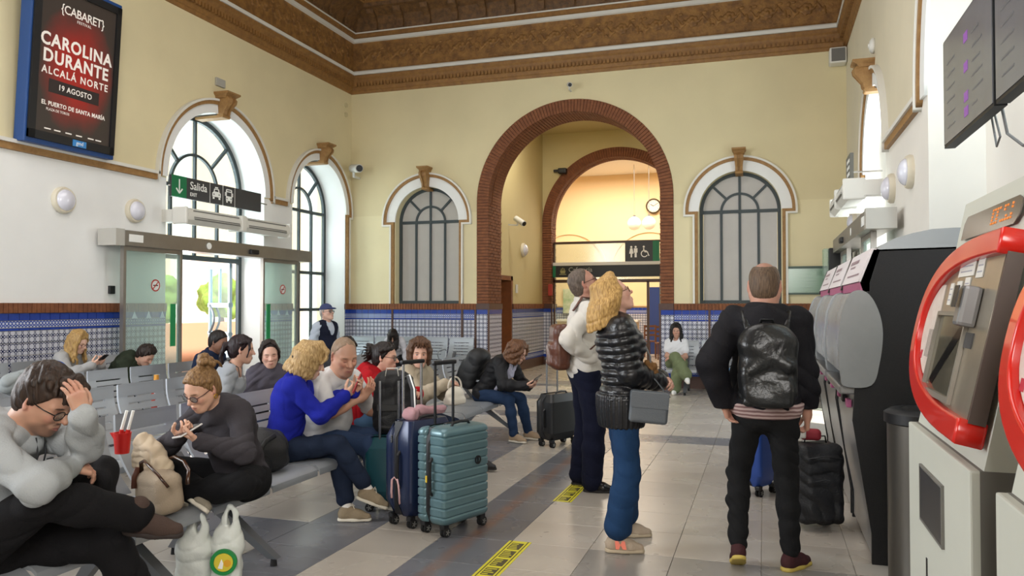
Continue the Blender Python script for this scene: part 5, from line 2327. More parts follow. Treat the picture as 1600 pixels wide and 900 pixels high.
def hand_prims(S, w, d, n, side, curl=.35, s=1., spread=.10, grip=None):
 """wrist w, finger direction d, palm normal n (the way the palm faces), side=+1 when the thumb is towards n x d"""
 d = unit(d)
 n = unit(n - d * (n @ d))
 t = np.cross(n, d) * side        # towards the thumb
 kn = []
 for i, (o, l, r) in enumerate(((.030, .072, .0088), (.010, .080, .0092), (-.010, .074, .0088), (-.029, .058, .0076))):
  base = w + d * (.088 - .004 * abs(i - 1)) * s + t * o * s
  S.cone(w + d * .012 * s + t * o * .55 * s, base, .015 * s, .0125 * s, .012)
  p = base
  ang = 0.
  dirf = d + t * (o * spread * 12)
  dirf = unit(dirf)
  cu = curl if not isinstance(curl, (list, tuple)) else curl[i]
  for seg, fr in enumerate((.46, .30, .24)):
   ang += cu * (1.0, 1.15, .8)[seg]
   q = p + (dirf * math.cos(ang) + n * math.sin(ang)) * l * fr * s
   S.cone(p, q, r * s * (1 - .07 * seg), r * s * (1 - .07 * (seg + 1)), .004)
   p = q
 tb = w + d * .026 * s + t * .026 * s + n * .006 * s
 td = unit(d * .62 + t * .72 + n * .28)
 p1 = tb + td * .042 * s
 p2 = p1 + unit(d * .85 + t * .30 + n * .35) * .032 * s
 p3 = p2 + unit(d * .9 + t * .05 + n * .45) * .026 * s
 S.cone(tb, p1, .0155 * s, .0115 * s, .014).cone(p1, p2, .0115 * s, .0098 * s, .004).cone(p2, p3, .0098 * s, .0085 * s, .003)
 S.cone(w - d * .03 * s, w + d * .02 * s, .024 * s, .021 * s, .02)


def head_prims(S, c, M, s=1., fem=False, jaw=1., nose=1., closed=False, neck_to=None, neck_r=.054, smile=0., ear=1.):
 """face, skull, ears and neck in the head frame M (forward, left, up)"""
 T = lambda x, y, z: c + M @ (V3(x, y, z) * s)
 rr = lambda x, y, z: (x * s, y * s, z * s)
 k = .02 * s
 S.ell(T(-.016, 0, .035), rr(.098, .075, .088), M, .03 * s)
 S.ell(T(.030, 0, -.015), rr(.062, .062, .085), M, .03 * s)
 jw = (.046 if fem else .052) * jaw
 for sg in (-1, 1):
  S.cone(T(-.006, sg * jw, -.045), T(.055, sg * .020, -.096), .026 * s, .022 * s, .035 * s)
  S.ell(T(.058, sg * .037, -.022), rr(.026, .022, .024), M, .025 * s)      # cheek
  S.cone(T(.076, sg * .012, .024), T(.066, sg * .045, .022), .012 * s, .010 * s, .014 * s)   # brow
 S.ball(T(.071, 0, -.098), (.016 if fem else .019) * s, .025 * s)             # chin
 for sg in (-1, 1):
  S.ell(T(.098, sg * .032, .002), rr(.018, .020, .012), M, .014 * s, '-')  # socket
  S.ball(T(.068, sg * .031, .002), .0138 * s, .004 * s)                    # lids
 S.chain([T(.083, 0, .014), T(.095, 0, -.008), T(.110 * (1 + .02 * (nose - 1) * 10), 0, -.026)], .0075 * s, .0115 * s * nose, .012 * s)
 for sg in (-1, 1):
  S.ball(T(.094, sg * .012, -.031), .0085 * s * nose, .007 * s)
 # mouth
 S.ell(T(.080, 0, -.066), rr(.017, .030, .020), M, .018 * s)
 for sg in (-1, 1):
  S.cone(T(.0955, sg * .003, -.060), T(.084, sg * .022, -.0645 + smile * .004), .0052 * s, .003 * s, .005 * s)
  S.cone(T(.0945, 0, -.0725), T(.084, sg * .019, -.0685 + smile * .003), .0062 * s, .003 * s, .005 * s)
  S.cone(T(.103, 0, -.0662), T(.090, sg * .023, -.0662 + smile * .005), .0016 * s, .0013 * s, .003 * s, None, '-')
 for sg in (-1, 1):   # ears
  E = M @ rotm(sg * 26, -8, 0)
  S.ell(T(-.016, sg * .080, .000), rr(.019 * ear, .008, .031 * ear), E, .008 * s)
  S.ell(T(-.006, sg * .084, .003), rr(.009, .006, .017), E, .006 * s, '-')
  S.ball(T(-.010, sg * .075, -.026), .009 * s, .008 * s)
 if neck_to is not None:
  S.cone(T(-.026, 0, -.055), neck_to, neck_r * s, neck_r * 1.08 * s, .035)
  S.cone(T(-.02, 0, -.075), neck_to * .45 + T(.0, 0, -.1) * .55, neck_r * .9 * s, neck_r * .9 * s, .03)
 return T


def paint(P, base, spots):
 col = np.tile(np.array(srgb(base) if isinstance(base, str) else base), (len(P), 1))
 for c, M, r, hexc, amt in spots:
  q = (P - c)
  if M is not None:
   q = q @ M
  d = np.sqrt(((q / np.asarray(r)) ** 2).sum(1))
  w = np.clip((1.15 - d) / .3, 0, 1) * amt
  col = col * (1 - w[:, None]) + np.array(srgb(hexc))[None] * w[:, None]
 lum = col @ np.array([.3, .55, .15])
 return lum[:, None] + (col - lum[:, None]) * .86


def skin_mat():
 if 'skin' in MATS:
  return MATS['skin']
 m = mat('skin', '#c99b80', .52, attr='Col', bump=(120, .06))
 b = m.node_tree.nodes['Principled BSDF']
 b.inputs['Subsurface Weight'].default_value = .12
 b.inputs['Subsurface Radius'].default_value = (.012, .005, .003)
 b.inputs['Subsurface Scale'].default_value = .6
 return m


def cloth(name, col, rough=.92, var=None, bump=(140, .3), noise=None):
 return mat(name, col, rough, noise=noise or (5, .35, var or col), bump=bump, spec=.18)


HAIRM = {}


def hair_mat(col, col2):
 k = 'hair_' + col[1:]
 if k in MATS:
  return MATS[k]

 def build(nt, b):
  t = nt.nodes.new('ShaderNodeTexCoord')
  mp = nt.nodes.new('ShaderNodeMapping')
  mp.inputs['Scale'].default_value = (60, 60, 9)
  nt.links.new(t.outputs['Object'], mp.inputs[0])
  n = nt.nodes.new('ShaderNodeTexNoise')
  n.inputs['Scale'].default_value = 2.2
  n.inputs['Detail'].default_value = 5
  nt.links.new(mp.outputs[0], n.inputs['Vector'])
  mr = nt.nodes.new('ShaderNodeMapRange')
  mr.inputs[1].default_value = .35
  mr.inputs[2].default_value = .65
  nt.links.new(n.outputs['Fac'], mr.inputs[0])
  mx = nt.nodes.new('ShaderNodeMix')
  mx.data_type = 'RGBA'
  nt.links.new(mr.outputs[0], mx.inputs[0])
  mx.inputs[6].default_value = (*srgb(col), 1)
  mx.inputs[7].default_value = (*srgb(col2), 1)
  nt.links.new(mx.outputs[2], b.inputs['Base Color'])
  bp = nt.nodes.new('ShaderNodeBump')
  bp.inputs['Strength'].default_value = .5
  bp.inputs['Distance'].default_value = .006
  nt.links.new(n.outputs['Fac'], bp.inputs['Height'])
  nt.links.new(bp.outputs[0], b.inputs['Normal'])
 m = node_mat(k, build, .5)
 m.node_tree.nodes['Principled BSDF'].inputs['Specular IOR Level'].default_value = .3
 return m


class Person:
 """lays out a skeleton in a frame whose x is forward, y left, z up, then grows body, clothes and hair"""

 def __init__(s, label, x, y, yaw, H=1.70, fem=False, group=None, res=.009, z=0.):
  s.root = empty('person', (x, y, z), R(yaw), label, 'person', group)
  s.k = H / 1.72
  s.fem = fem
  s.res = res
  s.rng = random.Random(hash(label) % 999 if False else sum(map(ord, label)))
  s.J = {}
  s.girth = 1.

 def pose(s, sit=True, seat=.44, pelvis=None, lean=0., side=0., twist=0., head=(0, 0, 0), headfwd=.02, slump=0., LH=None, RH=None,
    LE=(-.5, .6, -.8), RE=(-.5, -.6, -.8), LF=None, RF=None, LK=(1, .15, .6), RK=(1, -.15, .6), LT=0., RT=0., LP=0., RP=0., shrug=0., tl=1.):
  """LH/RH wrist targets, LF/RF ankle targets in the person frame; LT/RT toe yaw; LP/RP toe pitch (down > 0)"""
  k = s.k
  J = s.J
  LH, RH, LF, RF = [s.loc(*t[1:]) if t is not None and isinstance(t[0], str) else t for t in (LH, RH, LF, RF)]
  pz = (seat + .105 * k) if sit else .93 * k
  J['pel'] = V3(*(pelvis or (0, 0, pz - .035 * (1 if sit else 0))))
  Rp = rotm(0, 12 if (sit and lean < 5) else lean * .4, 0)
  Rc = rotm(twist, lean, side)
  Rm = rotm(twist * .5, lean * .75, side * .5)
  s.Rp, s.Rc = (rotm(0, lean * .45, 0) if sit else rotm(0, lean * .3, 0)), Rc
  u1, u2 = Rm[:, 2], Rc[:, 2]
  J['waist'] = J['pel'] + u1 * .17 * k * tl
  J['chest'] = J['waist'] + u2 * .19 * k * tl
  J['neck'] = J['chest'] + rotm(twist, lean + slump, side)[:, 2] * .165 * k * tl
  s.Rc = rotm(twist, lean + slump * .5, side)
  hw = .165 * k * (.90 if s.fem else 1.05)
  for sg, n in ((1, 'L'), (-1, 'R')):
   J[n + 'sh'] = J['neck'] - s.Rc[:, 2] * (.045 - shrug) * k + s.Rc[:, 1] * sg * hw - s.Rc[:, 0] * .0
   J[n + 'hip'] = J['pel'] + V3(0, sg * .088 * k, (0 if sit else -.02) * k)
  s.Mh = rotm(*head)
  nd = unit(s.Rc[:, 2] * .8 + s.Rc[:, 0] * (headfwd * 8) + s.Mh[:, 2] * .5)
  J['head'] = J['neck'] + nd * .105 * k + s.Mh[:, 2] * .06 * k + s.Mh[:, 0] * .022 * k
  la, lf, lt, lc = .285 * k, .25 * k, .425 * k, .41 * k
  for n, tgt, pole in (('L', LH, LE), ('R', RH, RE)):
   if tgt is None:
    sg = 1 if n == 'L' else -1
    tgt = J[n + 'sh'] + V3(.05, sg * .06, -.50 * k)
   J[n + 'el'], J[n + 'wr'] = ik(J[n + 'sh'], tgt, la, lf, pole)
  for n, tgt, pole in (('L', LF, LK), ('R', RF, RK)):
   sg = 1 if n == 'L' else -1
   if tgt is None:
    tgt = V3(.44 * k, sg * .10, .085 * k) if sit else V3(0, sg * .10, .085 * k)
   J[n + 'kn'], J[n + 'an'] = ik(J[n + 'hip'], tgt, lt, lc, pole)
  s.toe = {'L': (LT, LP), 'R': (RT, RP)}
  return s

 def w(s, p):
  """person frame to world"""
  q = s.root.rotation_euler.z
  c, si = math.cos(q), math.sin(q)
  return V3(s.root.location.x + c * p[0] - si * p[1], s.root.location.y + si * p[0] + c * p[1], s.root.location.z + p[2])

 def loc(s, X, Y, Z):
  q = -s.root.rotation_euler.z
  c, si = math.cos(q), math.sin(q)
  a, b = X - s.root.location.x, Y - s.root.location.y
  return V3(c * a - si * b, si * a + c * b, Z - s.root.location.z)

 # ---- body
 def torso(s, S, t, belly=0., bust=None, chest=1., hips=1., quilt=None, loose=0., low=True, k=.06):
  J, q = s.J, s.k
  g = s.girth
  f = s.fem
  if bust is None:
   bust = .9 if f else 0
  if low:
   S.ell(J['pel'] + V3(0, 0, .01), ((.118 * g + t) * q, (.165 * (1.06 if f else 1) * hips * g + t) * q, .13 * q), s.Rp, k, '+', quilt)
  wm = (s.J['waist'] * .6 + s.J['chest'] * .4)
  S.ell(J['waist'] + s.Rc[:, 0] * (.015 + belly * .5) * q, ((.100 * g + t + belly + loose) * q, (.135 * (1 if f else 1.08) * g + t + loose) * q, .17 * q), s.Rc, k, '+', quilt)
  S.ell(J['chest'] + s.Rc[:, 2] * .01 * q, ((.108 * g + t) * q, (.148 * (1 if f else 1.1) * chest * g + t) * q, .175 * q), s.Rc, k, '+', quilt)
  S.cone(J['Lsh'] - s.Rc[:, 1] * .03, J['Rsh'] + s.Rc[:, 1] * .03, .052 * q + t, None, .07)
  S.cone(J['chest'] + s.Rc[:, 2] * .05 * q, J['neck'] - s.Rc[:, 2] * .03 * q, .085 * q + t, .06 * q + t, .06)
  if bust:
   for sg in (-1, 1):
    S.ell(J['chest'] + s.Rc[:, 0] * .082 * q + s.Rc[:, 1] * sg * .068 * q - s.Rc[:, 2] * .005, ((.052 * bust + t) * q, (.060 + t) * q, (.062 + t) * q), s.Rc, .05, '+', quilt)

 def arm(s, S, n, t, to=1., quilt=None, k=.03, cuff=None, puff=0.):
  J, q, g = s.J, s.k, s.girth
  sh, el, wr = J[n + 'sh'], J[n + 'el'], J[n + 'wr']
  a = (.046 if s.fem else .052) * q * g
  b_ = (.036 if s.fem else .041) * q * g
  c = .026 * q
  S.cone(sh, el, a + t + puff, b_ + t, k, quilt)
  if to > 0:
   e = el + (wr - el) * to
   S.cone(el, el + (wr - el) * min(to, .35), b_ + t, (b_ * 1.04) + t, .02, None)
   S.cone(el, e, b_ + t, (c + (b_ - c) * (1 - to)) + (t if cuff is None else cuff), k, quilt)

 def body(s, skin='#c99477', lips='#a8655a', cheek='#c27c66', brow='#4a3628', stub=None, buzz=None, iris='#3a2a1e', eyes='open', jaw=1., nose=1., smile=0.,
    curl=(.35, .35), hands=True, LHd=None, RHd=None, legs=True, bare_arms=False, neck_r=None, lash='#2a1d18', hres=None, hs=1., ear=1., hand_res=None, wrinkle_amt=0.):
  J, q = s.J, s.k
  S = SDF(max(s.res, .008))
  s.torso(S, -.008, k=.05)
  for n in 'LR':
   s.arm(S, n, 0. if bare_arms else -.004, .97)
   S.cone(J[n + 'hip'], J[n + 'kn'], .072 * q, .050 * q, .03)
   S.cone(J[n + 'kn'], J[n + 'kn'] * .6 + J[n + 'an'] * .4, .050 * q, .050 * q, .02)
   S.cone(J[n + 'kn'] * .6 + J[n + 'an'] * .4, J[n + 'an'], .050 * q, .034 * q, .02)
  parts = [S.arrays()]
  cols = [paint(parts[0][0], skin, [])]
  H = SDF(hres or s.res * .5)
  nb = J['neck'] - s.Rc[:, 2] * .02
  T = head_prims(H, J['head'], s.Mh, q * hs, s.fem, jaw, nose, eyes == 'closed', nb, neck_r or (.047 if s.fem else .055), smile, ear)
  s.T = T
  s.hs = q * hs
  H.cone(nb + s.Rc[:, 1] * .05, nb - s.Rc[:, 1] * .05, .045 * q, None, .04)
  H.ell(J['chest'] + s.Rc[:, 2] * .10 * q, (.08 * q, .10 * q, .06 * q), s.Rc, .04)
  parts.append(H.arrays())
  M = s.Mh
  u = q * hs
  sp = []
  if buzz:
   sp.append((T(-.03, 0, .055), M, (.105 * u, .095 * u, .075 * u), buzz[0], buzz[1]))
  if stub:
   sp.append((T(.05, 0, -.085), M, (.07 * u, .07 * u, .042 * u), stub[0], stub[1]))
   sp.append((T(.095, 0, -.052), M, (.012 * u, .028 * u, .007 * u), stub[0], stub[1]))
   sp.append((T(.06, 0, -.062), M, (.06 * u, .035 * u, .012 * u), skin, .7))
  for sg in (-1, 1):
   sp.append((T(.072, sg * .045, -.022), M, (.03 * u, .022 * u, .02 * u), cheek, .45))
   sp.append((T(-.01, sg * .083, 0), M, (.03 * u, .014 * u, .036 * u), cheek, .5))
   sp.append((T(.084, sg * .032, .023), M, (.022 * u, .019 * u, .0042 * u), brow, .85))
   sp.append((T(.084, sg * .031, -.0035 if eyes == 'closed' else .0075), M, (.012 * u, .014 * u, .0022 * u), lash, .9))
   sp.append((T(.083, sg * .032, .002), M, (.014 * u, .018 * u, .012 * u), cheek, .35))
  sp.append((T(.110, 0, -.028), M, (.014 * u, .015 * u, .012 * u), cheek, .5))
  sp.append((T(.095, 0, -.0665), M, (.014 * u, .022 * u, .0095 * u), lips, .85))
  sp.append((T(.098, 0, -.0662), M, (.014 * u, .021 * u, .0013 * u), '#5a2f2a', .8))
  if s.sockets_dark if hasattr(s, 'sockets_dark') else False:
   pass
  cols.append(paint(parts[1][0], skin, sp))
  for i, n in enumerate('LR'):
   if not hands:
    break
   hd = LHd if n == 'L' else RHd
   el, wr = J[n + 'el'], J[n + 'wr']
   d = unit(wr - el)
   if hd is None:
    nn = V3(0, -1 if n == 'L' else 1, 0) if abs(d[1]) < .8 else V3(0, 0, -1)
    dd = d
    side = None
   else:
    dd, nn = unit(V3(*hd[0])), V3(*hd[1])
   # thumb side: for a left hand t = d x n
   G = SDF(hand_res or s.res * .5)
   sd = 1 if n == 'R' else -1
   cu = curl[i]
   hand_prims(G, wr, dd, np.asarray(nn, float), -sd, cu, q)
   G.cone(el + (wr - el) * .55, wr, ((.036 if s.fem else .041) * .45 + .026 * .55) * q - (0 if bare_arms else .004), .026 * q - (0 if bare_arms else .004), .02)
   parts.append(G.arrays())
   tips = wr + unit(np.asarray(dd)) * .16 * q
   cols.append(paint(parts[-1][0], skin, [(wr + unit(np.asarray(dd)) * .09 * q, None, (.03, .03, .03), cheek, .35), (tips, None, (.05, .05, .05), cheek, .3)]))
  me = arrays_mesh('body', parts, np.concatenate(cols))
  s.body_o = link('body', me, skin_mat(), s.root)
  if eyes == 'open':
   for sg in (-1, 1):
    bm = bmesh.new()
    bmesh.ops.create_uvsphere(bm, u_segments=14, v_segments=10, radius=.0118 * u)
    me = bpy.data.meshes.new('eye')
    bm.to_mesh(me)
    bm.free()
    Pv = np.array([v.co[:] for v in me.vertices])
    g = unit(M[:, 0])
    at = me.color_attributes.new('Col', 'FLOAT_COLOR', 'POINT')
    cc = np.ones((len(Pv), 4), np.float32)
    dt = (Pv @ g) / (.0118 * u)
    cc[:, :3] = np.array(srgb('#d9d2c8'))
    cc[dt > .80, :3] = np.array(srgb(iris))
    cc[dt > .95, :3] = np.array(srgb('#0c0a09'))
    at.data.foreach_set('color', cc.ravel())
    me.transform(Matrix.Translation(T(.0722, sg * .031, .0005)))
    link('eye', me, mat('eye_glaze', '#ffffff', .12, attr='Col'), s.root, True)
  return s

 # ---- clothes
 def top(s, name, m, t=.012, sleeve=1., hem=.02, quilt=None, fold=.009, foldf=44, collar=None, cuff=None, low=True, belly=0., bust=None, loose=0., puff=0., hips=1., res=None, k=.06, extra=None, neckcut=None, chest=1., cut_top=None):
  """hem: height above (+) or below (-) the pelvis point, along the spine, where the garment ends"""
  J, q = s.J, s.k
  S = SDF(res or s.res)
  s.torso(S, t, belly, bust, chest, hips, (quilt[0], quilt[1]) if quilt else None, loose, low, k)
  for n in 'LR':
   if sleeve > 0:
    to = max(0, (sleeve - .5) * 2)
    if to > 0:
     s.arm(S, n, t, to, quilt, .03, cuff, puff)
    else:
     e = J[n + 'sh'] + (J[n + 'el'] - J[n + 'sh']) * sleeve * 2
     S.cone(J[n + 'sh'], e, (.05 * q + t), (.047 * q + t), .03, quilt)
  if collar == 'crew':
   pass
  elif collar == 'hood':
   nb = J['neck']
   f, l, u = s.Rc[:, 0], s.Rc[:, 1], s.Rc[:, 2]
   pts = [nb + f * .08 * q - u * .045 * q, nb + l * .085 * q + f * .03 * q - u * .01, nb + l * .085 * q - f * .05 * q + u * .02, nb - f * .11 * q + u * .02 * q, nb - l * .085 * q - f * .05 * q + u * .02, nb - l * .085 * q + f * .03 * q - u * .01, nb + f * .08 * q - u * .045 * q]
   S.chain(pts, .027 * q, .027 * q, .03)
   S.ell(nb - f * .13 * q - u * .06 * q, (.055 * q, .105 * q, .085 * q), s.Rc, .04)
  elif collar == 'stand':
   nb = J['neck']
   f, l, u = s.Rc[:, 0], s.Rc[:, 1], s.Rc[:, 2]
   r = .070 * q
   ring = [nb + f * (r * math.cos(R(a)) + .008) + l * r * math.sin(R(a)) + u * (.022 - .03 * math.cos(R(a))) * q for a in range(-150, 151, 30)]
   ring = [nb + f * (r * math.cos(R(a)) + .008) + l * r * math.sin(R(a)) + u * (.018 - .028 * math.cos(R(a))) * q for a in range(20, 341, 20)]
   S.chain(ring, .020 * q, .020 * q, .012)
  if extra:
   extra(S)
  if hem is not None:
   up = unit(J['waist'] - J['pel'])
   S.cut(J['pel'] + up * hem, -up, .008, True)
  if cut_top is not None:
   S.cut(J['pel'] + V3(0, 0, cut_top), V3(0, 0, 1), .008, True)
  if neckcut:
   S.ell(J['neck'] + s.Rc[:, 0] * neckcut[0] + s.Rc[:, 2] * neckcut[1], neckcut[2], s.Rc, .01, '-')
  sd = s.rng.uniform(0, 6)
  if fold:
   S.disp = lambda x, y, z: fold * wrinkle(x, y, z, foldf, sd)
  return sdf_obj(S, name, m, s.root)

 def trousers(s, name, m, t=.014, knee=.060, cuff=.052, length=.97, fold=.006, res=None, foldf=30, mid=None, waist=.06, thigh=.082):
  J, q = s.J, s.k
  g = s.girth
  S = SDF(res or s.res)
  S.ell(J['pel'] + V3(0, 0, -.005), ((.120 * g + t) * q, (.165 * (1.05 if s.fem else 1) * g + t * .6) * q, .135 * q), s.Rp, .05)
  up = unit(J['waist'] - J['pel'])
  S.cut(J['pel'] + up * (waist + .04), up, .01)
  for n in 'LR':
   h, kn, an = J[n + 'hip'], J[n + 'kn'], J[n + 'an']
   S.cone(h, kn, (thigh * g * q + t), knee * q + t * .5, .05)
   e = kn + (an - kn) * length
   md = kn * .6 + e * .4
   mr = (mid or (knee + cuff) / 2 + .004) * q + t * .4
   S.cone(kn, md, knee * q + t * .5, mr, .03)
   S.cone(md, e, mr, cuff * q + t * .3, .03)
  sd = s.rng.uniform(0, 6)
  S.disp = lambda x, y, z: fold * wrinkle(x, y, z, foldf, sd)
  return sdf_obj(S, name, m, s.root)

 def shoes(s, m, sole_m, sock=None, style='trainer', L=.265, lace=None, res=None):
  J, q = s.J, s.k
  out = []
  for n in 'LR':
   an = J[n + 'an']
   ty, tp = s.toe[n]
   F = rotm(ty, tp, 0) if not isinstance(tp, (tuple, list)) else rotm(ty, tp[0], tp[1])
   f, l, u = F[:, 0], F[:, 1], F[:, 2]
   Q = lambda x, y, z: an + f * x * q + l * y * q + u * z * q
   S = SDF(res or min(.006, s.res))
   S.ell(Q(-.022, 0, -.030), (.042 * q, .036 * q, .045 * q), F, .02)
   S.cone(Q(-.02, 0, -.045), Q(.09, 0, -.048), .036 * q, .036 * q, .03)
   S.cone(Q(.09, 0, -.050), Q(.150, -.004 * (1 if n == 'L' else -1), -.056), .036 * q, .028 * q, .03)
   S.cone(Q(.0, 0, .002), Q(.085, 0, -.036), .034 * q, .024 * q, .03)
   if style == 'boot':
    S.cone(Q(0, 0, .05), Q(0, 0, -.03), .042 * q, .040 * q, .03)
   S.cut(Q(0, 0, -.066), -u, .004)
   so = sdf_obj(S, 'shoe', m, s.root)
   out.append(so)
   S = SDF(res or min(.006, s.res))
   S.cone(Q(-.03, 0, -.075), Q(.06, 0, -.074), .040 * q, .041 * q, .02)
   S.cone(Q(.06, 0, -.074), Q(.152, 0, -.074), .043 * q, .030 * q, .02)
   S.cut(Q(0, 0, -.060), u, .003)
   S.cut(Q(0, 0, -.084), -u, .003)
   sdf_obj(S, 'sole', sole_m, so)
   if sock:
    S = SDF(min(.006, s.res))
    kn = J[n + 'kn']
    S.cone(an + unit(kn - an) * .075, an, .037 * q, .036 * q, .02)
    sdf_obj(S, 'sock', sock, s.root)
   if lace:
    b = MB()
    for i in range(4):
     x = .035 + .022 * i
     z = .004 - .013 * i
     b.tube([Q(x, .02, z - .002), Q(x + .003, 0, z + .012 - .002 * i), Q(x, -.02, z - .002)], .003 * q, 6)
    b.tube([Q(.03, 0, .02), Q(.035, .02, .035), Q(.05, .03, .015)], .0025 * q, 6)
    b.tube([Q(.03, 0, .02), Q(.045, -.02, .035), Q(.06, -.03, .01)], .0025 * q, 6)
    b.build('laces', lace, so, kind='stuff')
  return out

 # ---- hair
 def hairbase(s, S, vol=.0, line=(.084, .078), nape=(-.055, -.095), top=0., k=.012):
  T, M, u = s.T, s.Mh, s.hs
  S.ell(T(-.018, 0, .040 + top * .5), ((.101 + vol) * u, (.083 + vol) * u, (.091 + vol + top) * u), M, .02)
  S.ell(T(-.045, 0, -.015), ((.070 + vol * .6) * u, (.074 + vol) * u, (.085) * u), M, .03)
  a, b_ = V3(line[0], 0, line[1]), V3(nape[0], 0, nape[1])
  d = unit(a - b_)
  n = M @ V3(d[2], 0, -d[0])
  S.cut(T(*a), n, k)

 def lock(s, S, pts, r0, r1, k=.008):
  S.chain([np.asarray(p, float) for p in pts], r0 * s.hs, r1 * s.hs, k)

 def hair_finish(s, S, cols, fold=.003, f=120, name='hair'):
  sd = s.rng.uniform(0, 6)
  S.disp = lambda x, y, z: fold * wrinkle(x * 1.6, y * 1.6, z * .45, f, sd)
  return sdf_obj(S, name, hair_mat(*cols), s.root)

 def long_hair(s, cols, length=.30, n=34, wave=.012, r=.018, vol=.006, fringe=.6, spread=1.0, res=None, drop=V3(0, 0, -1), line=(.080, .085), start=55, back=0., rad=1.):
  """locks fall from the crown over the skull and hang"""
  T, u, rg = s.T, s.hs, s.rng
  S = SDF(res or s.res * .55)
  s.hairbase(S, vol, line)
  for i in range(n):
   a = R(start + (360 - 2 * start) * i / (n - 1) + rg.uniform(-3, 3))
   ca, sa = math.cos(a), math.sin(a)
   rr = rg.uniform(.96, 1.08) * rad
   p = [T(-.01 + .03 * ca, .02 * sa, .128 + vol)]
   p.append(T(-.018 + .078 * ca * rr, .064 * sa * rr, .098 + vol))
   p.append(T(-.02 + .104 * ca * rr, .088 * sa * rr, .035))
   p.append(T(-.024 + .103 * ca * rr, .092 * sa * rr, -.03))
   L = length * rg.uniform(.82, 1.08) * s.k
   st = max(2, int(L / .045))
   ph = rg.uniform(0, 6)
   e = p[-1]
   o = s.Mh @ V3(ca, sa, 0)
   for j in range(1, st + 1):
    w = wave * math.sin(ph + j * 1.5)
    e = e + unit(drop + o * (.10 * spread if j < 3 else -.05) + V3(-back, 0, 0)) * L / st
    p.append(e + (s.Mh @ V3(-sa, ca, 0)) * w + o * wave * .6 * math.cos(ph + j * 1.7))
   s.lock(S, p, r, r * .45, .010)
  return s.hair_finish(S, cols)

 def short_hair(s, cols, vol=.006, line=(.076, .088), nape=(-.05, -.085), tuft=.0, n=30, res=None, top=.0, fold=.004, fringe=0., f=90):
  T, u, rg = s.T, s.hs, s.rng
  S = SDF(res or s.res * .5)
  s.hairbase(S, vol, line, nape, top)
  for i in range(n if tuft else 0):
   a = rg.uniform(0, 2 * PI)
   e = rg.uniform(.15, 1.)
   x, y = .085 * e * math.cos(a), .07 * e * math.sin(a)
   z = .125 + top - .06 * e * e + vol
   d = V3(.25 + rg.uniform(-.5, .5), rg.uniform(-.6, .6), .3)
   p0 = V3(x - .018, y, z - .012)
   p1 = p0 + unit(d) * tuft * .6
   p2 = p1 + unit(d + V3(.2, 0, -.7)) * tuft * .6
   s.lock(S, [T(*p0), T(*p1), T(*p2)], .015, .005)
  if fringe:
   for i in range(11):
    y = -.055 + .011 * i
    s.lock(S, [T(.05, y * .8, .118 + top), T(.088, y, .098 + top * .7), T(.100 + .006 * math.sin(i), y * 1.05 + .008 * math.sin(i * 2.1), .098 - fringe * rg.uniform(.7, 1.1))], .016, .007)
  return s.hair_finish(S, cols, fold, f)

 def glasses(s, m, lens=None, tilt=0., up=0., rx=.024, rz=.019, thick=.0022):
  T, M, u = s.T, s.Mh, s.hs
  b = MB()
  for sg in (-1, 1):
   b.tube([T(.101 - .010 * abs(math.cos(a)) * 0 - .25 * abs(sg * .034 + rx * math.cos(a)) ** 2 * 10, sg * .034 + rx * math.cos(a), up + .000 + rz * math.sin(a)) for a in [2 * PI * i / 18 for i in range(18)]], thick * u, 6, True)
   b.tube([T(.092, sg * (.034 + rx), up + .006), T(.05, sg * .074, up + .008), T(-.005, sg * .079, up + .010), T(-.03, sg * .078, up - .012)], thick * u, 6)
  b.tube([T(.100, -.010, up + .004), T(.106, 0, up + .007), T(.100, .010, up + .004)], thick * u, 6)
  o = b.build('glasses', m, s.root, smooth=True)
  if lens:
   for sg in (-1, 1):
    me = flat_shape([[(rx * math.cos(2 * PI * i / 16), rz * math.sin(2 * PI * i / 16)) for i in range(16)]], .001 * u, frame_matrix(T(.097, sg * .034, up), M[:, 1], M[:, 2]))
    link('lens', me, lens, o)
  return o


def phone(at, d, n, label, m=None, case='#1b1b1e', size=(.075, .155), lit=False):
 """phone slab: centre at, long axis d, screen normal n"""
 d, n = Vector(d).normalized(), Vector(n)
 n = (n - d * n.dot(d)).normalized()
 x = d.cross(n)
 Mx = Matrix((x, d, n)).transposed().to_4x4()
 Mx.translation = Vector(at)
 t = empty('phone', at, 0, label, 'phone')
 Ml = Matrix.Translation(-Vector(at)) @ Mx
 b = MB()
 b.M = Ml
 b.cbox((0, 0, 0), (size[0], size[1], .009), .003)
 b.build('body', mat('phone_' + case[1:], case, .35), t)
 b = MB()
 b.M = Ml
 b.box((-size[0] / 2 + .004, -size[1] / 2 + .006, .0046), (size[0] / 2 - .004, size[1] / 2 - .006, .0052))
 b.build('screen', mat('phone_glass', '#23272e', .08), t)
 return t

# ---------------------------------------------------------------- the people, one by one
J_NAVY = cloth('navy_denim', '#1d2638', var='#151c2b')
J_BLACK = cloth('black_trousers', '#17171a', var='#111114')
M_soleW = mat('white_sole', '#cfc8b8', .7)
M_soleD = mat('dark_sole', '#262322', .8)
M_sockW = mat('white_sock', '#d6d2cc', .9)
G_BLACK = mat('black_acetate', '#141312', .25)
G_TORT = mat('tortoise_acetate', '#4a2f1e', .25)
G_LENS = glass_mat('spectacle_lens', '#dfe6e8', .06)
G_LENSB = glass_mat('bluish_lens', '#b9cdd8', .22)
M_gold2 = mat('gold_metal', '#c79a3c', .3, .9)
SEATED = 'people on the waiting benches'
STAND = 'people standing in the hall'

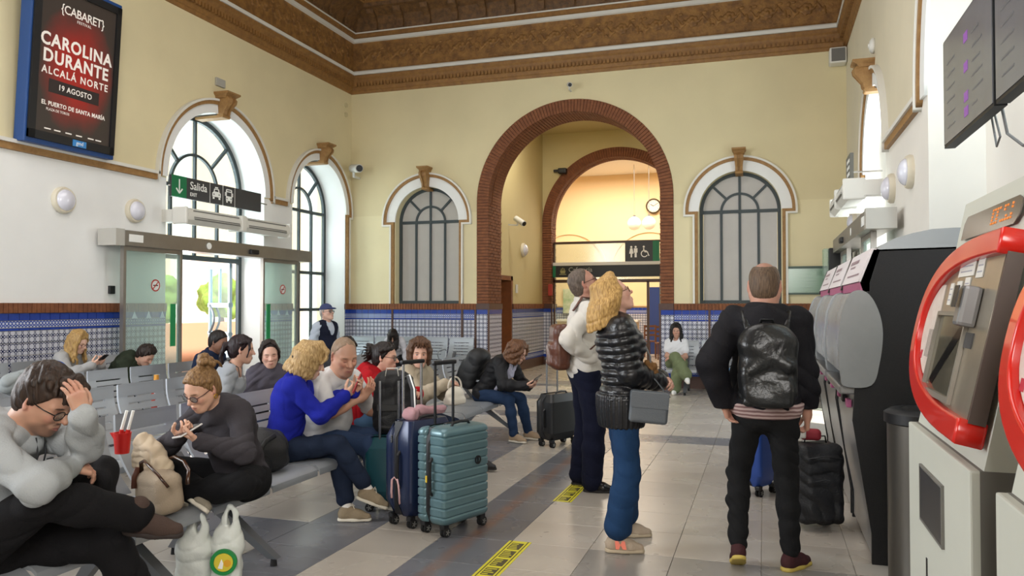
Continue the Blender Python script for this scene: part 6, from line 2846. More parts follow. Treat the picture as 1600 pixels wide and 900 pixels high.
# man in grey hoodie, elbow on his bag, hand in his hair
p = Person('man in pale grey hoodie bowing his head into one hand, legs crossed on the bench', -3.14, 2.50, 14, 1.80, res=.007)
p.pose(lean=6, side=2, twist=8, slump=30, head=(0, 34, 6), headfwd=.05, LH=W(-2.65, 2.53, 1.095), LE=(.9, .5, -1), RH=W(-2.80, 2.60, .87), RE=(-.2, -1, .1),
  RF=W(-2.63, 2.82, .62), RK=(.4, -.8, .9), LF=W(-2.64, 2.92, .10), LK=(1, .2, .5), RT=12, RP=(8, 24))
p.body(skin='#bd8a6e', stub=('#4a382e', .55), brow='#241a14', eyes='closed', hres=.0033, hand_res=.0033, jaw=1.0, nose=1.12, hs=1.05,
  LHd=((-.30, .0, .95), (-.85, .4, -.3)), RHd=((.5, .8, -.3), (-.3, .3, -.9)), curl=(.30, .5), neck_r=.060)
p.top('hoodie', cloth('grey_fleece', '#a4a8aa', var='#959a9c'), t=.022, hem=-.02, collar='hood', fold=.008, foldf=30, loose=.015, res=.006)
p.trousers('trousers', cloth('black_cotton', '#161517', var='#0f0f10'), t=.020, knee=.066, cuff=.060, fold=.007, res=.007)
p.shoes(cloth('brown_suede', '#4a3c36', var='#382c28'), mat('brown_rubber', '#2d2421', .8), style='boot')
p.short_hair(('#3a2a20', '#1f1611'), vol=.004, tuft=.030, n=90, top=.010, fringe=.030, line=(.074, .088), fold=.004)
p.glasses(G_BLACK, G_LENS)
b = MB()
q_ = p.J['neck'] + p.Rc[:, 0] * .10
for sg_ in (-1, 1):
 a_ = q_ + p.Rc[:, 1] * .03 * sg_
 b.tube([a_, a_ + p.Rc[:, 0] * .035 - p.Rc[:, 2] * .07, a_ + p.Rc[:, 0] * .045 - p.Rc[:, 2] * .17 + p.Rc[:, 1] * .012 * sg_], .0035, 6)
b.build('drawstring', mat('dark_cord', '#2b2d30', .8), p.root)
P1 = p

# woman with a bun, cross-legged sideways on the bench
p = Person('woman with fair hair in a bun and dark grey sweater, cross-legged with a white phone', -3.00, 4.02, -92, 1.66, True, res=.007)
p.pose(lean=14, side=3, slump=30, head=(-8, 30, -4), headfwd=.05, pelvis=(0, 0, .51), LH=W(-2.95, 3.60, .80), RH=W(-3.09, 3.60, .82), LE=(-.2, 1, -.7), RE=(-.2, -1, -.7),
  LF=W(-3.12, 3.63, .50), RF=W(-3.0, 3.66, .52), LK=(.7, 1.3, .25), RK=(.7, -1.3, .35), LT=-70, RT=70, LP=(10, 40), RP=(10, -40))
p.body(skin='#d3a083', eyes='closed', brow='#6d4e33', hres=.0033, hand_res=.0033, LHd=((.35, -.75, .45), (-.2, .1, .95)), RHd=((.30, .75, .35), (-.2, -.1, .9)), curl=(.75, .75), hs=1.02)
p.top('sweater', cloth('charcoal_knit', '#3d3a3e', var='#322f34', bump=(220, .4)), t=.020, hem=-.02, fold=.006, loose=.012, res=.006)
p.trousers('trousers', cloth('black_jersey', '#141416', var='#0d0d0f'), t=.022, knee=.064, cuff=.055, res=.007)
p.shoes(cloth('grey_canvas', '#8a8374', var='#7b7466'), M_soleW)
S = SDF(.0035)
p.hairbase(S, .001, (.072, .098), (-.05, -.085))
T = p.T
for k in range(26):
 a = R(-105 + 210 * k / 25)
 p.lock(S, [T(.062 * math.cos(a), .070 * math.sin(a), .098 - .03 * abs(math.sin(a))), T(-.01, .082 * math.sin(a), .11 - .05 * abs(math.sin(a))), T(-.075, .03 * math.sin(a), .105)], .010, .010)
for k in range(12):
 a = 2 * PI * k / 12
 p.lock(S, [T(-.085 + .035 * math.cos(a + j * .5), .012 * math.sin(j) + .035 * math.sin(a + j * .5), .128 + .028 * math.sin(a * 2 + j)) for j in range(5)], .014, .011)
p.lock(S, [T(-.12, .02, .12), T(-.15, .03, .09), T(-.16, .035, .05)], .010, .003)
p.lock(S, [T(-.12, -.02, .13), T(-.15, -.02, .11), T(-.165, -.01, .07)], .010, .003)
p.hair_finish(S, ('#8c6c46', '#5f4429'))
p.glasses(mat('dark_red_acetate', '#3a2226', .25), G_LENS)
b = MB()
b.tube([T(-.008 + .012 * math.cos(a), .084, -.045 + .012 * math.sin(a)) for a in [2 * PI * i / 14 for i in range(14)]], .0035, 6, True)
b.build('hoop_earring', M_gold2, p.root, smooth=True)
phone((-3.01, 3.57, .86), (.15, 1, .35), (-.1, .35, .9), 'white phone in the hands of the woman with the bun', case='#d8d5d2')
P2 = p

# blonde woman in royal blue
p = Person('blonde woman in royal blue cardigan leaning over a phone, legs crossed', -3.35, 4.95, 24, 1.68, True, res=.007)
p.pose(lean=10, slump=10, twist=4, head=(6, 24, 2), headfwd=.03, LH=W(-2.92, 5.24, .90), RH=W(-2.93, 5.12, .88), LE=(-.3, .7, -.8), RE=(-.3, -.7, -.9),
  RF=W(-2.72, 5.10, .215), LF=W(-2.86, 5.04, .085), RK=(1, .0, .9), LK=(1, .1, .5), RT=0, LT=-6, RP=22)
p.body(skin='#d8a78b', eyes='closed', brow='#8a6a45', smile=1, hres=.0038, hand_res=.0038, LHd=((.45, -.35, .55), (-.3, -.6, .5)), RHd=((.55, .45, .45), (-.3, .7, .4)), curl=(.5, .5), hs=1.04, lips='#b0605c')
p.top('cardigan', cloth('royal_blue_knit', '#1c2490', var='#161c74', bump=(190, .45)), t=.020, hem=-.07, fold=.005, loose=.012, puff=.006, res=.006, neckcut=(.055, .0, (.06, .075, .09)))
p.trousers('trousers', J_NAVY, t=.014, knee=.058, cuff=.058, length=.80, res=.007)
p.shoes(cloth('taupe_mesh', '#8f8069', var='#7d6f5b'), M_soleW, sock=M_sockW, lace=mat('pale_lace', '#c9c0ae', .8))
T = p.T
S = SDF(.0038)
p.hairbase(S, .008, (.078, .092), (-.06, -.07))
for k in range(64):
 a = R(38 + 284 * k / 63)
 ca, sa = math.cos(a), math.sin(a)
 w = .006 * math.sin(k * 2.3)
 p.lock(S, [T(.02, -.02 + .02 * sa, .136), T(-.01 + .085 * ca, .075 * sa, .100), T(-.02 + .108 * ca, .098 * sa + w, .035), T(-.02 + .105 * ca, .100 * sa - w, -.03), T(-.03 + .112 * ca, .098 * sa + w, -.085 - .02 * math.sin(k * 1.7)), T(-.035 + .115 * ca, .10 * sa, -.112 - .012 * math.sin(k * 1.7))], .015, .005, .016)
for k in range(8):
 p.lock(S, [T(.03, -.05 + .012 * k, .135), T(.085, -.07 + .018 * k, .105), T(.097, -.085 + .018 * k, .06), T(.085, -.095 + .016 * k if k < 3 else -.06 + .02 * k, .02 if k < 3 else .055)], .014, .006, .016)
p.hair_finish(S, ('#b99b6c', '#86693f'), .0012, 200)
b = MB()
b.cyl(T(-.095, -.055, -.005), T(-.125, -.06, -.02), .016 * p.hs, .012 * p.hs, n=10)
b.build('hair_clip', M_black, p.root)
ph = phone((-2.87, 5.20, .965), (.25, .35, .9), (-.85, -.2, .45), 'phone in a red case held between the blonde woman and the man in white', case='#a8222a')
b = MB()
for k in range(6):
 b.lathe([(.0, -.007), (.006, -.005), (.007, 0), (.006, .005), (.0, .007)], 8, 'x', tuple(p.J['pel'] + V3(.155, .015 - .004 * k, -.05 + .055 * k)))
b.build('pearl_buttons', mat('pearl', '#d9d6dc', .2), p.root, kind='stuff')
P9 = p

# man in white T-shirt
p = Person('man with cropped greying hair and white T-shirt looking at a phone', -3.31, 5.46, -2, 1.80, res=.008)
p.pose(tl=.95, lean=12, slump=20, twist=-14, head=(-34, 20, 2), headfwd=.03, LH=W(-2.78, 5.62, .68), RH=W(-2.87, 5.30, .86), LE=(-.3, .6, -.9), RE=(-.3, -.9, -.8), LF=W(-2.75, 5.75, .085), RF=W(-2.75, 5.45, .085))
p.body(skin='#c08a6c', eyes='closed', brow='#7a5a42', buzz=('#8a6850', .75), stub=('#8a6450', .35), cheek='#b46a54', hres=.004, hand_res=.004, bare_arms=True, hs=1.10, jaw=1.08, nose=1.1,
  LHd=((.5, -.8, .1), (-.5, -.3, .6)), RHd=((.5, .0, .6), (-.4, .4, .6)), curl=(.6, .5), neck_r=.064)
p.top('tshirt', cloth('white_jersey', '#c9c7c6', var='#bdbbbb', bump=(160, .15)), t=.018, sleeve=.42, hem=-.06, belly=.03, loose=.02, fold=.006, res=.007)
p.trousers('jeans', cloth('mid_blue_jeans', '#2b3a55', var='#233049'), t=.016, res=.009)
p.shoes(cloth('grey_trainer', '#77746f'), M_soleW)
p.short_hair(('#86705c', '#75604e'), vol=-.0055, line=(.054, .110), nape=(-.055, -.080), fold=.002)
P10 = p

# woman in red jacket
p = Person('woman in red jacket with black hair pinned up, glasses and arms folded on one knee', -3.31, 6.02, 6, 1.62, True, res=.009)
p.pose(lean=16, slump=14, head=(4, 6, 0), headfwd=.045, LH=W(-2.80, 6.12, .80), RH=W(-2.84, 5.98, .84), LE=(-.3, .9, -.7), RE=(-.2, -.9, -.7), RF=W(-2.70, 6.0, .38), RK=(.8, -.1, 1), LF=W(-2.75, 6.2, .085))
p.body(skin='#cf9a80', brow='#1d1614', hres=.0042, hand_res=.005, LHd=((.3, -.9, .1), (-.3, 0, -.9)), RHd=((.3, .9, .1), (-.3, 0, -.9)), hs=1.05, nose=1.1)
p.top('jacket', cloth('red_jacket', '#a0141c', var='#84101a'), t=.028, hem=-.03, collar='hood', fold=.007, res=.008)
p.trousers('jeans', cloth('washed_blue_jeans', '#3f5872', var='#334a61'), t=.016, knee=.062, cuff=.058, res=.009)
p.shoes(M_softblack, M_soleD)
T = p.T
S = SDF(.0042)
p.hairbase(S, .002, (.072, .096), (-.045, -.09))
for k in range(20):
 a = R(-100 + 200 * k / 19)
 p.lock(S, [T(.062 * math.cos(a), .072 * math.sin(a), .095 - .03 * abs(math.sin(a))), T(-.015, .086 * math.sin(a), .105 - .05 * abs(math.sin(a))), T(-.09, .03 * math.sin(a), .06)], .015, .010)
for k in range(18):
 a = 2 * PI * k / 18
 p.lock(S, [T(-.10, .03 * math.cos(a), .04 + .03 * math.sin(a)), T(-.135, .06 * math.cos(a), .03 + .06 * math.sin(a)), T(-.17 - .01 * math.sin(k * 2.), .085 * math.cos(a), .02 + .08 * math.sin(a))], .016, .005)
p.hair_finish(S, ('#15100f', '#241b18'))
p.glasses(mat('thin_dark_metal', '#3a3432', .3, .8), G_LENS)
P12 = p

# woman in beige jacket
p = Person('woman in beige jacket with short brown hair turning her face, white handbag on lap', -3.22, 6.82, -8, 1.68, True, res=.009)
p.pose(tl=.87, lean=7, slump=16, twist=-6, head=(-52, 6, -2), headfwd=.03, LH=W(-2.80, 6.90, .80), RH=W(-2.80, 6.72, .82), LE=(-.3, .8, -.9), RE=(-.3, -.9, -.9), LF=W(-2.55, 6.95, .10), RF=W(-2.6, 6.75, .09))
p.body(skin='#cf9d84', brow='#3b2a20', hres=.0042, hand_res=.005, LHd=((.5, -.8, .1), (-.4, 0, -.8)), RHd=((.5, .8, .1), (-.4, 0, -.8)), hs=1.06, lips='#a8584f')
p.top('jacket', cloth('beige_twill', '#a89c88', var='#978b78'), t=.026, hem=-.05, collar='stand', fold=.008, res=.008, loose=.01)
p.trousers('jeans', J_NAVY, t=.018, knee=.064, res=.009)
p.shoes(M_softblack, M_soleD)
T = p.T
S = SDF(.0042)
p.hairbase(S, .012, (.076, .092), (-.06, -.08))
for k in range(34):
 a = R(48 + 264 * k / 33)
 ca, sa = math.cos(a), math.sin(a)
 p.lock(S, [T(.0, .02 * sa, .136), T(-.015 + .085 * ca, .078 * sa, .100), T(-.02 + .112 * ca, .104 * sa, .03), T(-.02 + .108 * ca, .102 * sa, -.04), T(-.025 + .10 * ca, .096 * sa, -.085 - .012 * math.sin(k * 2.1))], .019, .009)
for k in range(7):
 p.lock(S, [T(.03, -.04 + .013 * k, .138), T(.082, -.06 + .02 * k, .112), T(.088, -.082 + .0275 * k, .07)], .015, .008)
p.hair_finish(S, ('#3d281b', '#5a3d28'))
S = SDF(.006)
S.ell((0, 0, 0), (.12, .05, .085), None, .01).box((0, 0, -.05), (.11, .05, .03), None, .02, .03)
hb = sdf_obj(S, 'handbag', mat('cream_leather', '#d8d0c2', .45))
hb.location = (-2.70, 6.70, .72)
hb.rotation_euler = (0, 0, R(70))
tag(hb, 'small cream leather handbag on the lap of the woman in beige', 'handbag')
b = MB()
b.tube([(.09 * math.cos(a), 0, .07 + .10 * math.sin(a)) for a in [PI * i / 12 for i in range(13)]], .008, 8)
b.build('handle', mat('cream_leather', '#d8d0c2', .45), hb)

# curly-haired woman with backpack and phone
p = Person('woman with curly brown hair and black jacket bent over a tablet at the bench end', -3.13, 8.72, -12, 1.66, True, res=.009)
p.pose(lean=36, slump=16, head=(4, 26, 0), headfwd=.05, LH=W(-2.56, 8.60, .62), RH=W(-2.56, 8.44, .64), LE=(-.4, .8, -.7), RE=(-.4, -.8, -.7), RF=W(-2.70, 8.48, .085), LF=W(-2.60, 8.72, .085), RT=-8)
p.body(skin='#cd9c82', eyes='closed', brow='#3b2a20', hres=.0045, hand_res=.005, LHd=((.8, -.4, .1), (0, -.3, .9)), RHd=((.8, .4, .1), (0, .3, .9)), curl=(.6, .6))
p.top('jacket', cloth('black_jacket', '#1b1b1d', .55, var='#242326'), t=.026, hem=-.05, collar='stand', fold=.008, res=.008)
p.trousers('jeans', cloth('indigo_jeans', '#243550', var='#1a2940'), t=.010, knee=.056, cuff=.046, res=.009)
p.shoes(cloth('beige_sneaker', '#a58f76', var='#94806a'), M_soleW)
T = p.T
S = SDF(.0045)
p.hairbase(S, .018, (.074, .088), (-.06, -.08))
for k in range(36):
 a = R(40 + 280 * k / 35)
 ca, sa = math.cos(a), math.sin(a)
 q0 = [T(.0, .02 * sa, .138), T(-.015 + .09 * ca, .082 * sa, .105)]
 for j in range(6):
  q0.append(T(-.02 + (.116 + .012 * math.sin(k * 1.3 + j * 2.1)) * ca, (.11 + .012 * math.cos(k + j * 2.3)) * sa + .012 * math.sin(j * 2.5 + k), .05 - .034 * j))
 p.lock(S, q0, .020, .012)
p.hair_finish(S, ('#4a3020', '#6e4a30'), .004)
p.glasses(G_BLACK)
S = SDF(.006)
J = p.J
nb = J['neck'] + p.Rc[:, 0] * .075
for sg_ in (-1, 1):
 S.chain([nb + p.Rc[:, 1] * .05 * sg_ + p.Rc[:, 2] * .01, nb + p.Rc[:, 0] * .05 - p.Rc[:, 2] * .10 + p.Rc[:, 1] * .025 * sg_, nb + p.Rc[:, 0] * .055 - p.Rc[:, 2] * .24 + p.Rc[:, 1] * .04 * sg_, nb + p.Rc[:, 0] * .04 - p.Rc[:, 2] * .34 + p.Rc[:, 1] * .05 * sg_], .030, .036, .02)
S.disp = lambda x, y, z: .006 * wrinkle(x * 2, y * 2, z, 50, 2.)
sdf_obj(S, 'scarf', cloth('lilac_scarf', '#b9b6c6', var='#9d9cb4'), p.root)
phone((-2.46, 8.52, .70), (.1, 1, .15), (-.75, -.1, .65), 'dark tablet in the hands of the curly-haired woman', size=(.13, .20))
P15 = p

# ponytailed woman in grey off-shoulder top
p = Person('woman with dark ponytail and grey off-shoulder top seen from behind her shoulder', -4.61, 5.90, 18, 1.66, True, res=.009)
p.pose(lean=10, slump=8, head=(20, 8, 0), headfwd=.03, twist=10)
p.body(skin='#c9987e', brow='#1d1614', hres=.0045, hands=True, hand_res=.006, bare_arms=False, hs=1.05)
p.top('cardigan', cloth('pale_grey_knit', '#8f9296', var='#83868b'), t=.022, hem=-.04, fold=.007, res=.008, neckcut=(.03, -.02, (.13, .17, .085)))
b = MB()
sh_ = p.J['Rsh'] * .55 + p.J['neck'] * .45
b.tube([sh_ - p.Rc[:, 0] * .03 + p.Rc[:, 2] * .058, sh_ + p.Rc[:, 0] * .05 + p.Rc[:, 2] * .03, sh_ + p.Rc[:, 0] * .092 - p.Rc[:, 2] * .06, sh_ + p.Rc[:, 0] * .11 - p.Rc[:, 2] * .12], .004, 6)
b.build('black_strap', M_softblack, p.root)
p.trousers('jeans', J_NAVY, res=.010)
p.shoes(M_softblack, M_soleD)
T = p.T
S = SDF(.0045)
p.hairbase(S, .002, (.074, .096), (-.05, -.09))
for k in range(20):
 a = R(-104 + 208 * k / 19)
 p.lock(S, [T(.062 * math.cos(a), .073 * math.sin(a), .096 - .03 * abs(math.sin(a))), T(-.01, .086 * math.sin(a), .108 - .05 * abs(math.sin(a))), T(-.085, .025 * math.sin(a), .03)], .015, .010)
p.lock(S, [T(.05, -.07, .08), T(.06, -.085, .02), T(.05, -.085, -.06)], .012, .004)
for k in range(14):
 a = 2 * PI * k / 14
 p.lock(S, [T(-.10, .015 * math.cos(a), .03 + .015 * math.sin(a)), T(-.15, .03 * math.cos(a), .0 + .03 * math.sin(a)), T(-.165, .045 * math.cos(a), -.07 + .03 * math.sin(a)), T(-.15 + .01 * math.sin(k), .04 * math.cos(a), -.16), T(-.135, .03 * math.cos(a + .4), -.21 - .02 * math.sin(k * 2))], .015, .006)
p.hair_finish(S, ('#241318', '#120b0d'))
b = MB()
b.tube([T(-.112, .022 * math.cos(a), .026 + .022 * math.sin(a)) for a in [2 * PI * i / 12 for i in range(12)]], .006, 6, True)
b.build('hair_band', mat('pale_band', '#a7a2a0', .7), p.root)

# young woman facing the hall
p = Person('young woman with parted dark hair and mauve-grey hoodie, eyes lowered, facing the hall', -4.62, 6.58, -38, 1.66, True, res=.009)
p.pose(tl=.85, lean=5, slump=18, head=(-12, 12, 4), headfwd=.02, LE=(-.3, .9, -.8), RE=(-.3, -.9, -.8), LH=(.26, .10, .66), RH=(.27, -.06, .66))
p.body(skin='#cb9a82', eyes='closed', brow='#221a18', hres=.0042, hand_res=.006, hs=1.05, smile=1)
p.top('hoodie', cloth('mauve_fleece', '#4e4a53', var='#434049'), t=.026, hem=-.04, collar='hood', fold=.007, res=.008)
p.trousers('trousers', J_BLACK, res=.010)
p.shoes(M_softblack, M_soleD)
T = p.T
S = SDF(.0042)
p.hairbase(S, .001, (.068, .104), (-.05, -.09))
for sg_ in (-1, 1):
 for k in range(9):
  f_ = .045 - .016 * k
  p.lock(S, [T(f_ * .7 + .01, sg_ * .006, .132 - .10 * max(0, f_ - .03)), T(f_ + .005, sg_ * .05, .105 - .02 * (f_ > .05)), T(f_ - .01, sg_ * .085, .03), T(f_ * .6 - .02, sg_ * .086, -.03), T(f_ * .3 - .05, sg_ * .07, -.08)], .010, .008)
p.hair_finish(S, ('#1c1615', '#2c2320'))

# man with headphones seen from behind
p = Person('person with dark tousled hair, headphones and dark grey top seen from behind', -4.75, 7.92, 30, 1.68, res=.010)
p.pose(tl=.83, lean=8, slump=26, head=(25, 22, 0), headfwd=.04)
p.body(skin='#b98a70', brow='#221a18', hres=.006, hand_res=.007)
p.top('top', cloth('dark_grey_cotton', '#2c2b2e', var='#242326'), t=.026, hem=-.04, collar='hood', fold=.007)
p.trousers('trousers', J_BLACK)
p.shoes(M_softblack, M_soleD)
p.short_hair(('#211815', '#120d0c'), vol=.014, tuft=.05, n=50, res=.005, fold=.006)
T = p.T
b = MB()
b.tube([T(-.01, .10 * math.cos(a), .02 + .135 * math.sin(a)) for a in [PI * i / 14 for i in range(15)]], .010 * p.hs, 8)
for sg_ in (-1, 1):
 b.cyl(T(-.01, sg_ * .085, .0), T(-.01, sg_ * .115, .0), .040 * p.hs, .036 * p.hs, n=14)
b.build('headphones', M_black, p.root)

# man in navy jacket by the door
p = Person('man with short black hair and navy jacket looking down near the open street door', -6.03, 7.38, 8, 1.72, res=.010)
p.pose(tl=.94, lean=10, slump=14, head=(0, 16, 0), headfwd=.03)
p.body(skin='#7f543c', lips='#6f4238', cheek='#70452f', brow='#14100e', eyes='closed', stub=('#2c1d16', .4), hres=.0055, hand_res=.007)
p.top('jacket', cloth('navy_jacket', '#18233a', var='#121b2e'), t=.026, hem=-.04, collar='stand', fold=.006)
b = MB()
p.trousers('trousers', J_BLACK)
p.shoes(M_softblack, M_soleD)
p.short_hair(('#14100f', '#1f1917'), vol=.002, line=(.072, .080), res=.005, fold=.003)

# blonde woman by the left wall
p = Person('blonde woman in pale grey jumper reading a phone by the left tiled wall', -7.76, 7.10, 6, 1.64, True, res=.010)
p.pose(lean=10, slump=18, head=(2, 22, 0), headfwd=.04, LH=W(-7.30, 7.22, .86), RH=W(-7.30, 7.08, .86), LE=(-.3, .9, -.7), RE=(-.3, -.9, -.8))
p.body(skin='#d6a88f', eyes='closed', brow='#8a6a45', hres=.0055, hand_res=.006, LHd=((.6, -.5, .45), (-.2, -.5, .7)), RHd=((.6, .5, .45), (-.2, .5, .7)), curl=(.6, .6))
p.top('jumper', cloth('pale_grey_jumper', '#9a9998', var='#8c8b8a'), t=.024, hem=-.04, fold=.006)
p.trousers('trousers', J_NAVY)
p.shoes(M_softblack, M_soleD)
p.long_hair(('#b08f58', '#80623a'), length=.20, n=30, wave=.016, r=.022, vol=.008, res=.006, start=50)
p.glasses(G_BLACK)
phone((-7.22, 7.15, .93), (.7, .05, .55), (-.55, 0, .8), 'dark phone held by the blonde woman at the left wall')

# bent person in dark green
p = Person('person in dark green jacket bent far forward by the left wall', -7.70, 7.72, 8, 1.70, res=.010)
p.pose(lean=44, slump=20, head=(-4, 40, 0), headfwd=.05, LH=(.62, .10, .55), RH=(.62, -.10, .55))
p.body(skin='#bf9078', eyes='closed', brow='#221a18', hres=.006, hand_res=.007)
p.top('jacket', cloth('dark_green_cotton', '#2b3226', var='#22291e'), t=.028, hem=-.04, collar='hood', fold=.007)
p.trousers('trousers', J_BLACK)
p.shoes(M_softblack, M_soleD)
p.short_hair(('#2a1d15', '#18110d'), vol=.010, tuft=.05, n=40, res=.006, fold=.006)

# man in cap and vest
p = Person('older man in blue cap and navy vest over a pale shirt, standing behind the benches', -5.64, 9.35, -14, 1.53, res=.010)
p.pose(False, head=(6, -10, 0), headfwd=.03)
p.body(skin='#c69a84', brow='#a59a90', hres=.005, hand_res=.007, nose=1.15, cheek='#b97a68')
p.top('shirt', cloth('pale_blue_shirt', '#a9b1bd', var='#98a2b0'), t=.016, hem=-.04, collar='stand', fold=.006, belly=.03)
p.top('knitted_vest', cloth('navy_knit', '#161a2a', var='#10131f'), t=.028, sleeve=0, hem=-.06, fold=.004, belly=.03, neckcut=(.075, -.05, (.06, .065, .14)))
p.trousers('trousers', cloth('grey_trousers', '#4c4c4e'))
p.shoes(M_softblack, M_soleD)
p.short_hair(('#a7a29c', '#8a8580'), vol=-.002, line=(.03, .06), res=.006, fold=.002)
T, u = p.T, p.hs
S = SDF(.005)
S.ell(T(-.012, 0, .055), (.106 * u, .088 * u, .088 * u), p.Mh, .01)
S.cut(T(0, 0, .045), p.Mh @ V3(-.12, 0, -1), .004)
cap = sdf_obj(S, 'cap', cloth('blue_cap', '#3d4366', var='#33395a'), p.root)
S = SDF(.0045)
S.ell(T(.095, 0, .050), (.075 * u, .070 * u, .016 * u), p.Mh @ rotm(0, 12, 0), .004)
S.cut(T(.06, 0, 0), p.Mh @ V3(-1, 0, 0), .004)
sdf_obj(S, 'peak', cloth('blue_cap', '#3d4366', var='#33395a'), cap)
p.glasses(mat('thin_dark_metal', '#3a3432', .3, .8), G_LENS)

# bowed person by the far wall
p = Person('person with long black hair hanging forward and white top, bowed on the far bench', -6.95, 14.25, -80, 1.60, True, res=.012)
p.pose(lean=34, slump=24, head=(10, 50, 0), headfwd=.05)
p.body(skin='#c39a84', eyes='closed', hres=.007, hand_res=.009)
p.top('top', cloth('white_cotton', '#c4c2c8'), t=.022, hem=-.04)
p.trousers('trousers', J_BLACK)
p.shoes(M_softblack, M_soleD)
p.long_hair(('#15100f', '#241b18'), length=.24, n=26, wave=.006, r=.024, vol=.008, res=.008, start=20)

# woman in green trousers on the far bench
p = Person('woman with long dark hair, white T-shirt and wide green trousers on the far bench', -1.50, 14.24, -92, 1.66, True, res=.009)
p.pose(tl=.82, lean=-4, slump=8, head=(8, 4, 3), headfwd=.015, LH=(.26, -.02, .62), RH=(.27, .05, .63), LE=(-.2, 1, -.8), RE=(-.2, -1, -.8), LF=(.40, .02, .085), RF=(.52, .24, .34), RK=(1, .1, .8), RT=20, RP=20)
p.body(skin='#b8866c', brow='#1a1412', hres=.005, hand_res=.005, bare_arms=True, LHd=((.3, -.9, -.1), (-.2, 0, -.9)), RHd=((.3, .9, -.1), (-.2, 0, -.9)))
p.top('tshirt', cloth('white_tee', '#d5d4d6', var='#c6c5c8'), t=.018, sleeve=.30, hem=-.03, fold=.005, res=.008, neckcut=(.06, .0, (.045, .05, .07)))
p.trousers('trousers', cloth('olive_trousers', '#6c7455', var='#5d6548'), t=.024, knee=.078, cuff=.095, length=.95, res=.009, fold=.008, foldf=24)
p.shoes(mat('white_trainer', '#dcdad6', .6), M_soleW)
p.long_hair(('#17110f', '#0e0a09'), length=.30, n=34, wave=.016, r=.022, vol=.010, res=.006, start=52)

# standing man with brown backpack
p = Person('grey-haired man in white jacket and navy trousers looking up, brown backpack strap on his shoulder', -1.46, 6.58, 26, 1.83, res=.008)
p.pose(False, lean=0, head=(-4, -24, 0), headfwd=.02, RH=W(-1.38, 6.41, 1.09), RE=(-1, -.25, -.1), LH=(.10, .26, .82), LE=(-.7, .5, -.4), LF=(-.02, .13, .085), RF=(.02, -.15, .085), LT=10, RT=-22)
p.body(skin='#b57e66', brow='#6e5a4c', stub=('#7c6a5e', .35), cheek='#a85f4c', hres=.0042, hand_res=.006, nose=1.15, jaw=1.05, hs=1.02, RHd=((.7, .35, -.5), (0, 1, 0)))
p.top('jacket', cloth('white_windbreaker', '#c9c3ba', .6, var='#b9b3aa', bump=(30, .2)), t=.026, hem=-.06, collar='stand', fold=.009, foldf=34, loose=.02, belly=.02, res=.007, cuff=.016)
b = MB()
p.trousers('trousers', cloth('navy_chino', '#14172a', var='#101222'), t=.018, knee=.072, cuff=.074, length=1.0, fold=.005, res=.008)
p.shoes(mat('black_shoe_leather', '#121113', .25), M_soleD)
p.short_hair(('#6b5d52', '#4a3f37'), vol=-.002, line=(.048, .098), nape=(-.055, -.085), fold=.003)
p.glasses(mat('brown_acetate', '#33201a', .25), G_LENSB)
S = SDF(.006)
S.cone(p.J['neck'] + p.Rc[:, 0] * .055 - p.Rc[:, 2] * .01, p.J['neck'] + p.Rc[:, 0] * .10 - p.Rc[:, 2] * .10, .045, .03, .02)
sdf_obj(S, 'pink_shirt', cloth('pink_shirt', '#c793a4'), p.root)
P16 = p

# standing woman in puffer jacket
p = Person('blonde woman in black quilted jacket and blue jeans looking up, sunglasses on her head', -.89, 5.08, 20, 1.705, True, res=.007)
p.pose(False, lean=-3, head=(2, -26, 0), headfwd=.015, RH=W(-.66, 5.13, 1.055), LH=W(-.66, 5.24, 1.06), RE=(-.7, -.6, -.6), LE=(-.7, .6, -.6), RF=W(-.90, 4.93, .085), LF=W(-.90, 5.28, .085), RT=-10, LT=-4)
p.body(skin='#cf9a82', brow='#9a7b56', eyes='open', iris='#4a5a66', hres=.0036, hand_res=.004, hs=1.02, lips='#b4655c', LHd=((.6, -.7, -.1), (-.3, -.3, -.6)), RHd=((.6, .7, -.1), (-.3, .3, -.6)), curl=(.7, .7))
p.top('puffer_jacket', mat('black_nylon', '#141417', .34, bump=(60, .25)), t=.034, hem=.02, collar='stand', quilt=(.052, .014), fold=.003, res=.0055, k=.03)
S = SDF(.0055)
J, q = p.J, p.k
S.ell(J['pel'] + V3(0, 0, .0), (.163, .214, .36), p.Rp, .02)
S.cut(J['pel'] + V3(0, 0, .06), V3(0, 0, 1), .01)
S.cut(J['pel'] + V3(0, 0, -.155), V3(0, 0, -1), .01)
c0 = J['pel']
S.disp = lambda x, y, z: .007 * (1 - np.abs(np.sin(np.arctan2(y - c0[1], x - c0[0]) * 17)))
sdf_obj(S, 'ribbed_hem', mat('black_nylon', '#141417', .34, bump=(60, .25)), p.root)
p.trousers('jeans', cloth('blue_denim', '#1f3a5c', var='#17304e', bump=(240, .3)), t=.014, knee=.066, cuff=.082, length=.82, fold=.005, res=.007)
so = p.shoes(cloth('cream_trainer', '#a89682', var='#bdb0a0'), mat('cream_sole', '#b7a78e', .7), lace=mat('pale_lace', '#c9c0ae', .8))
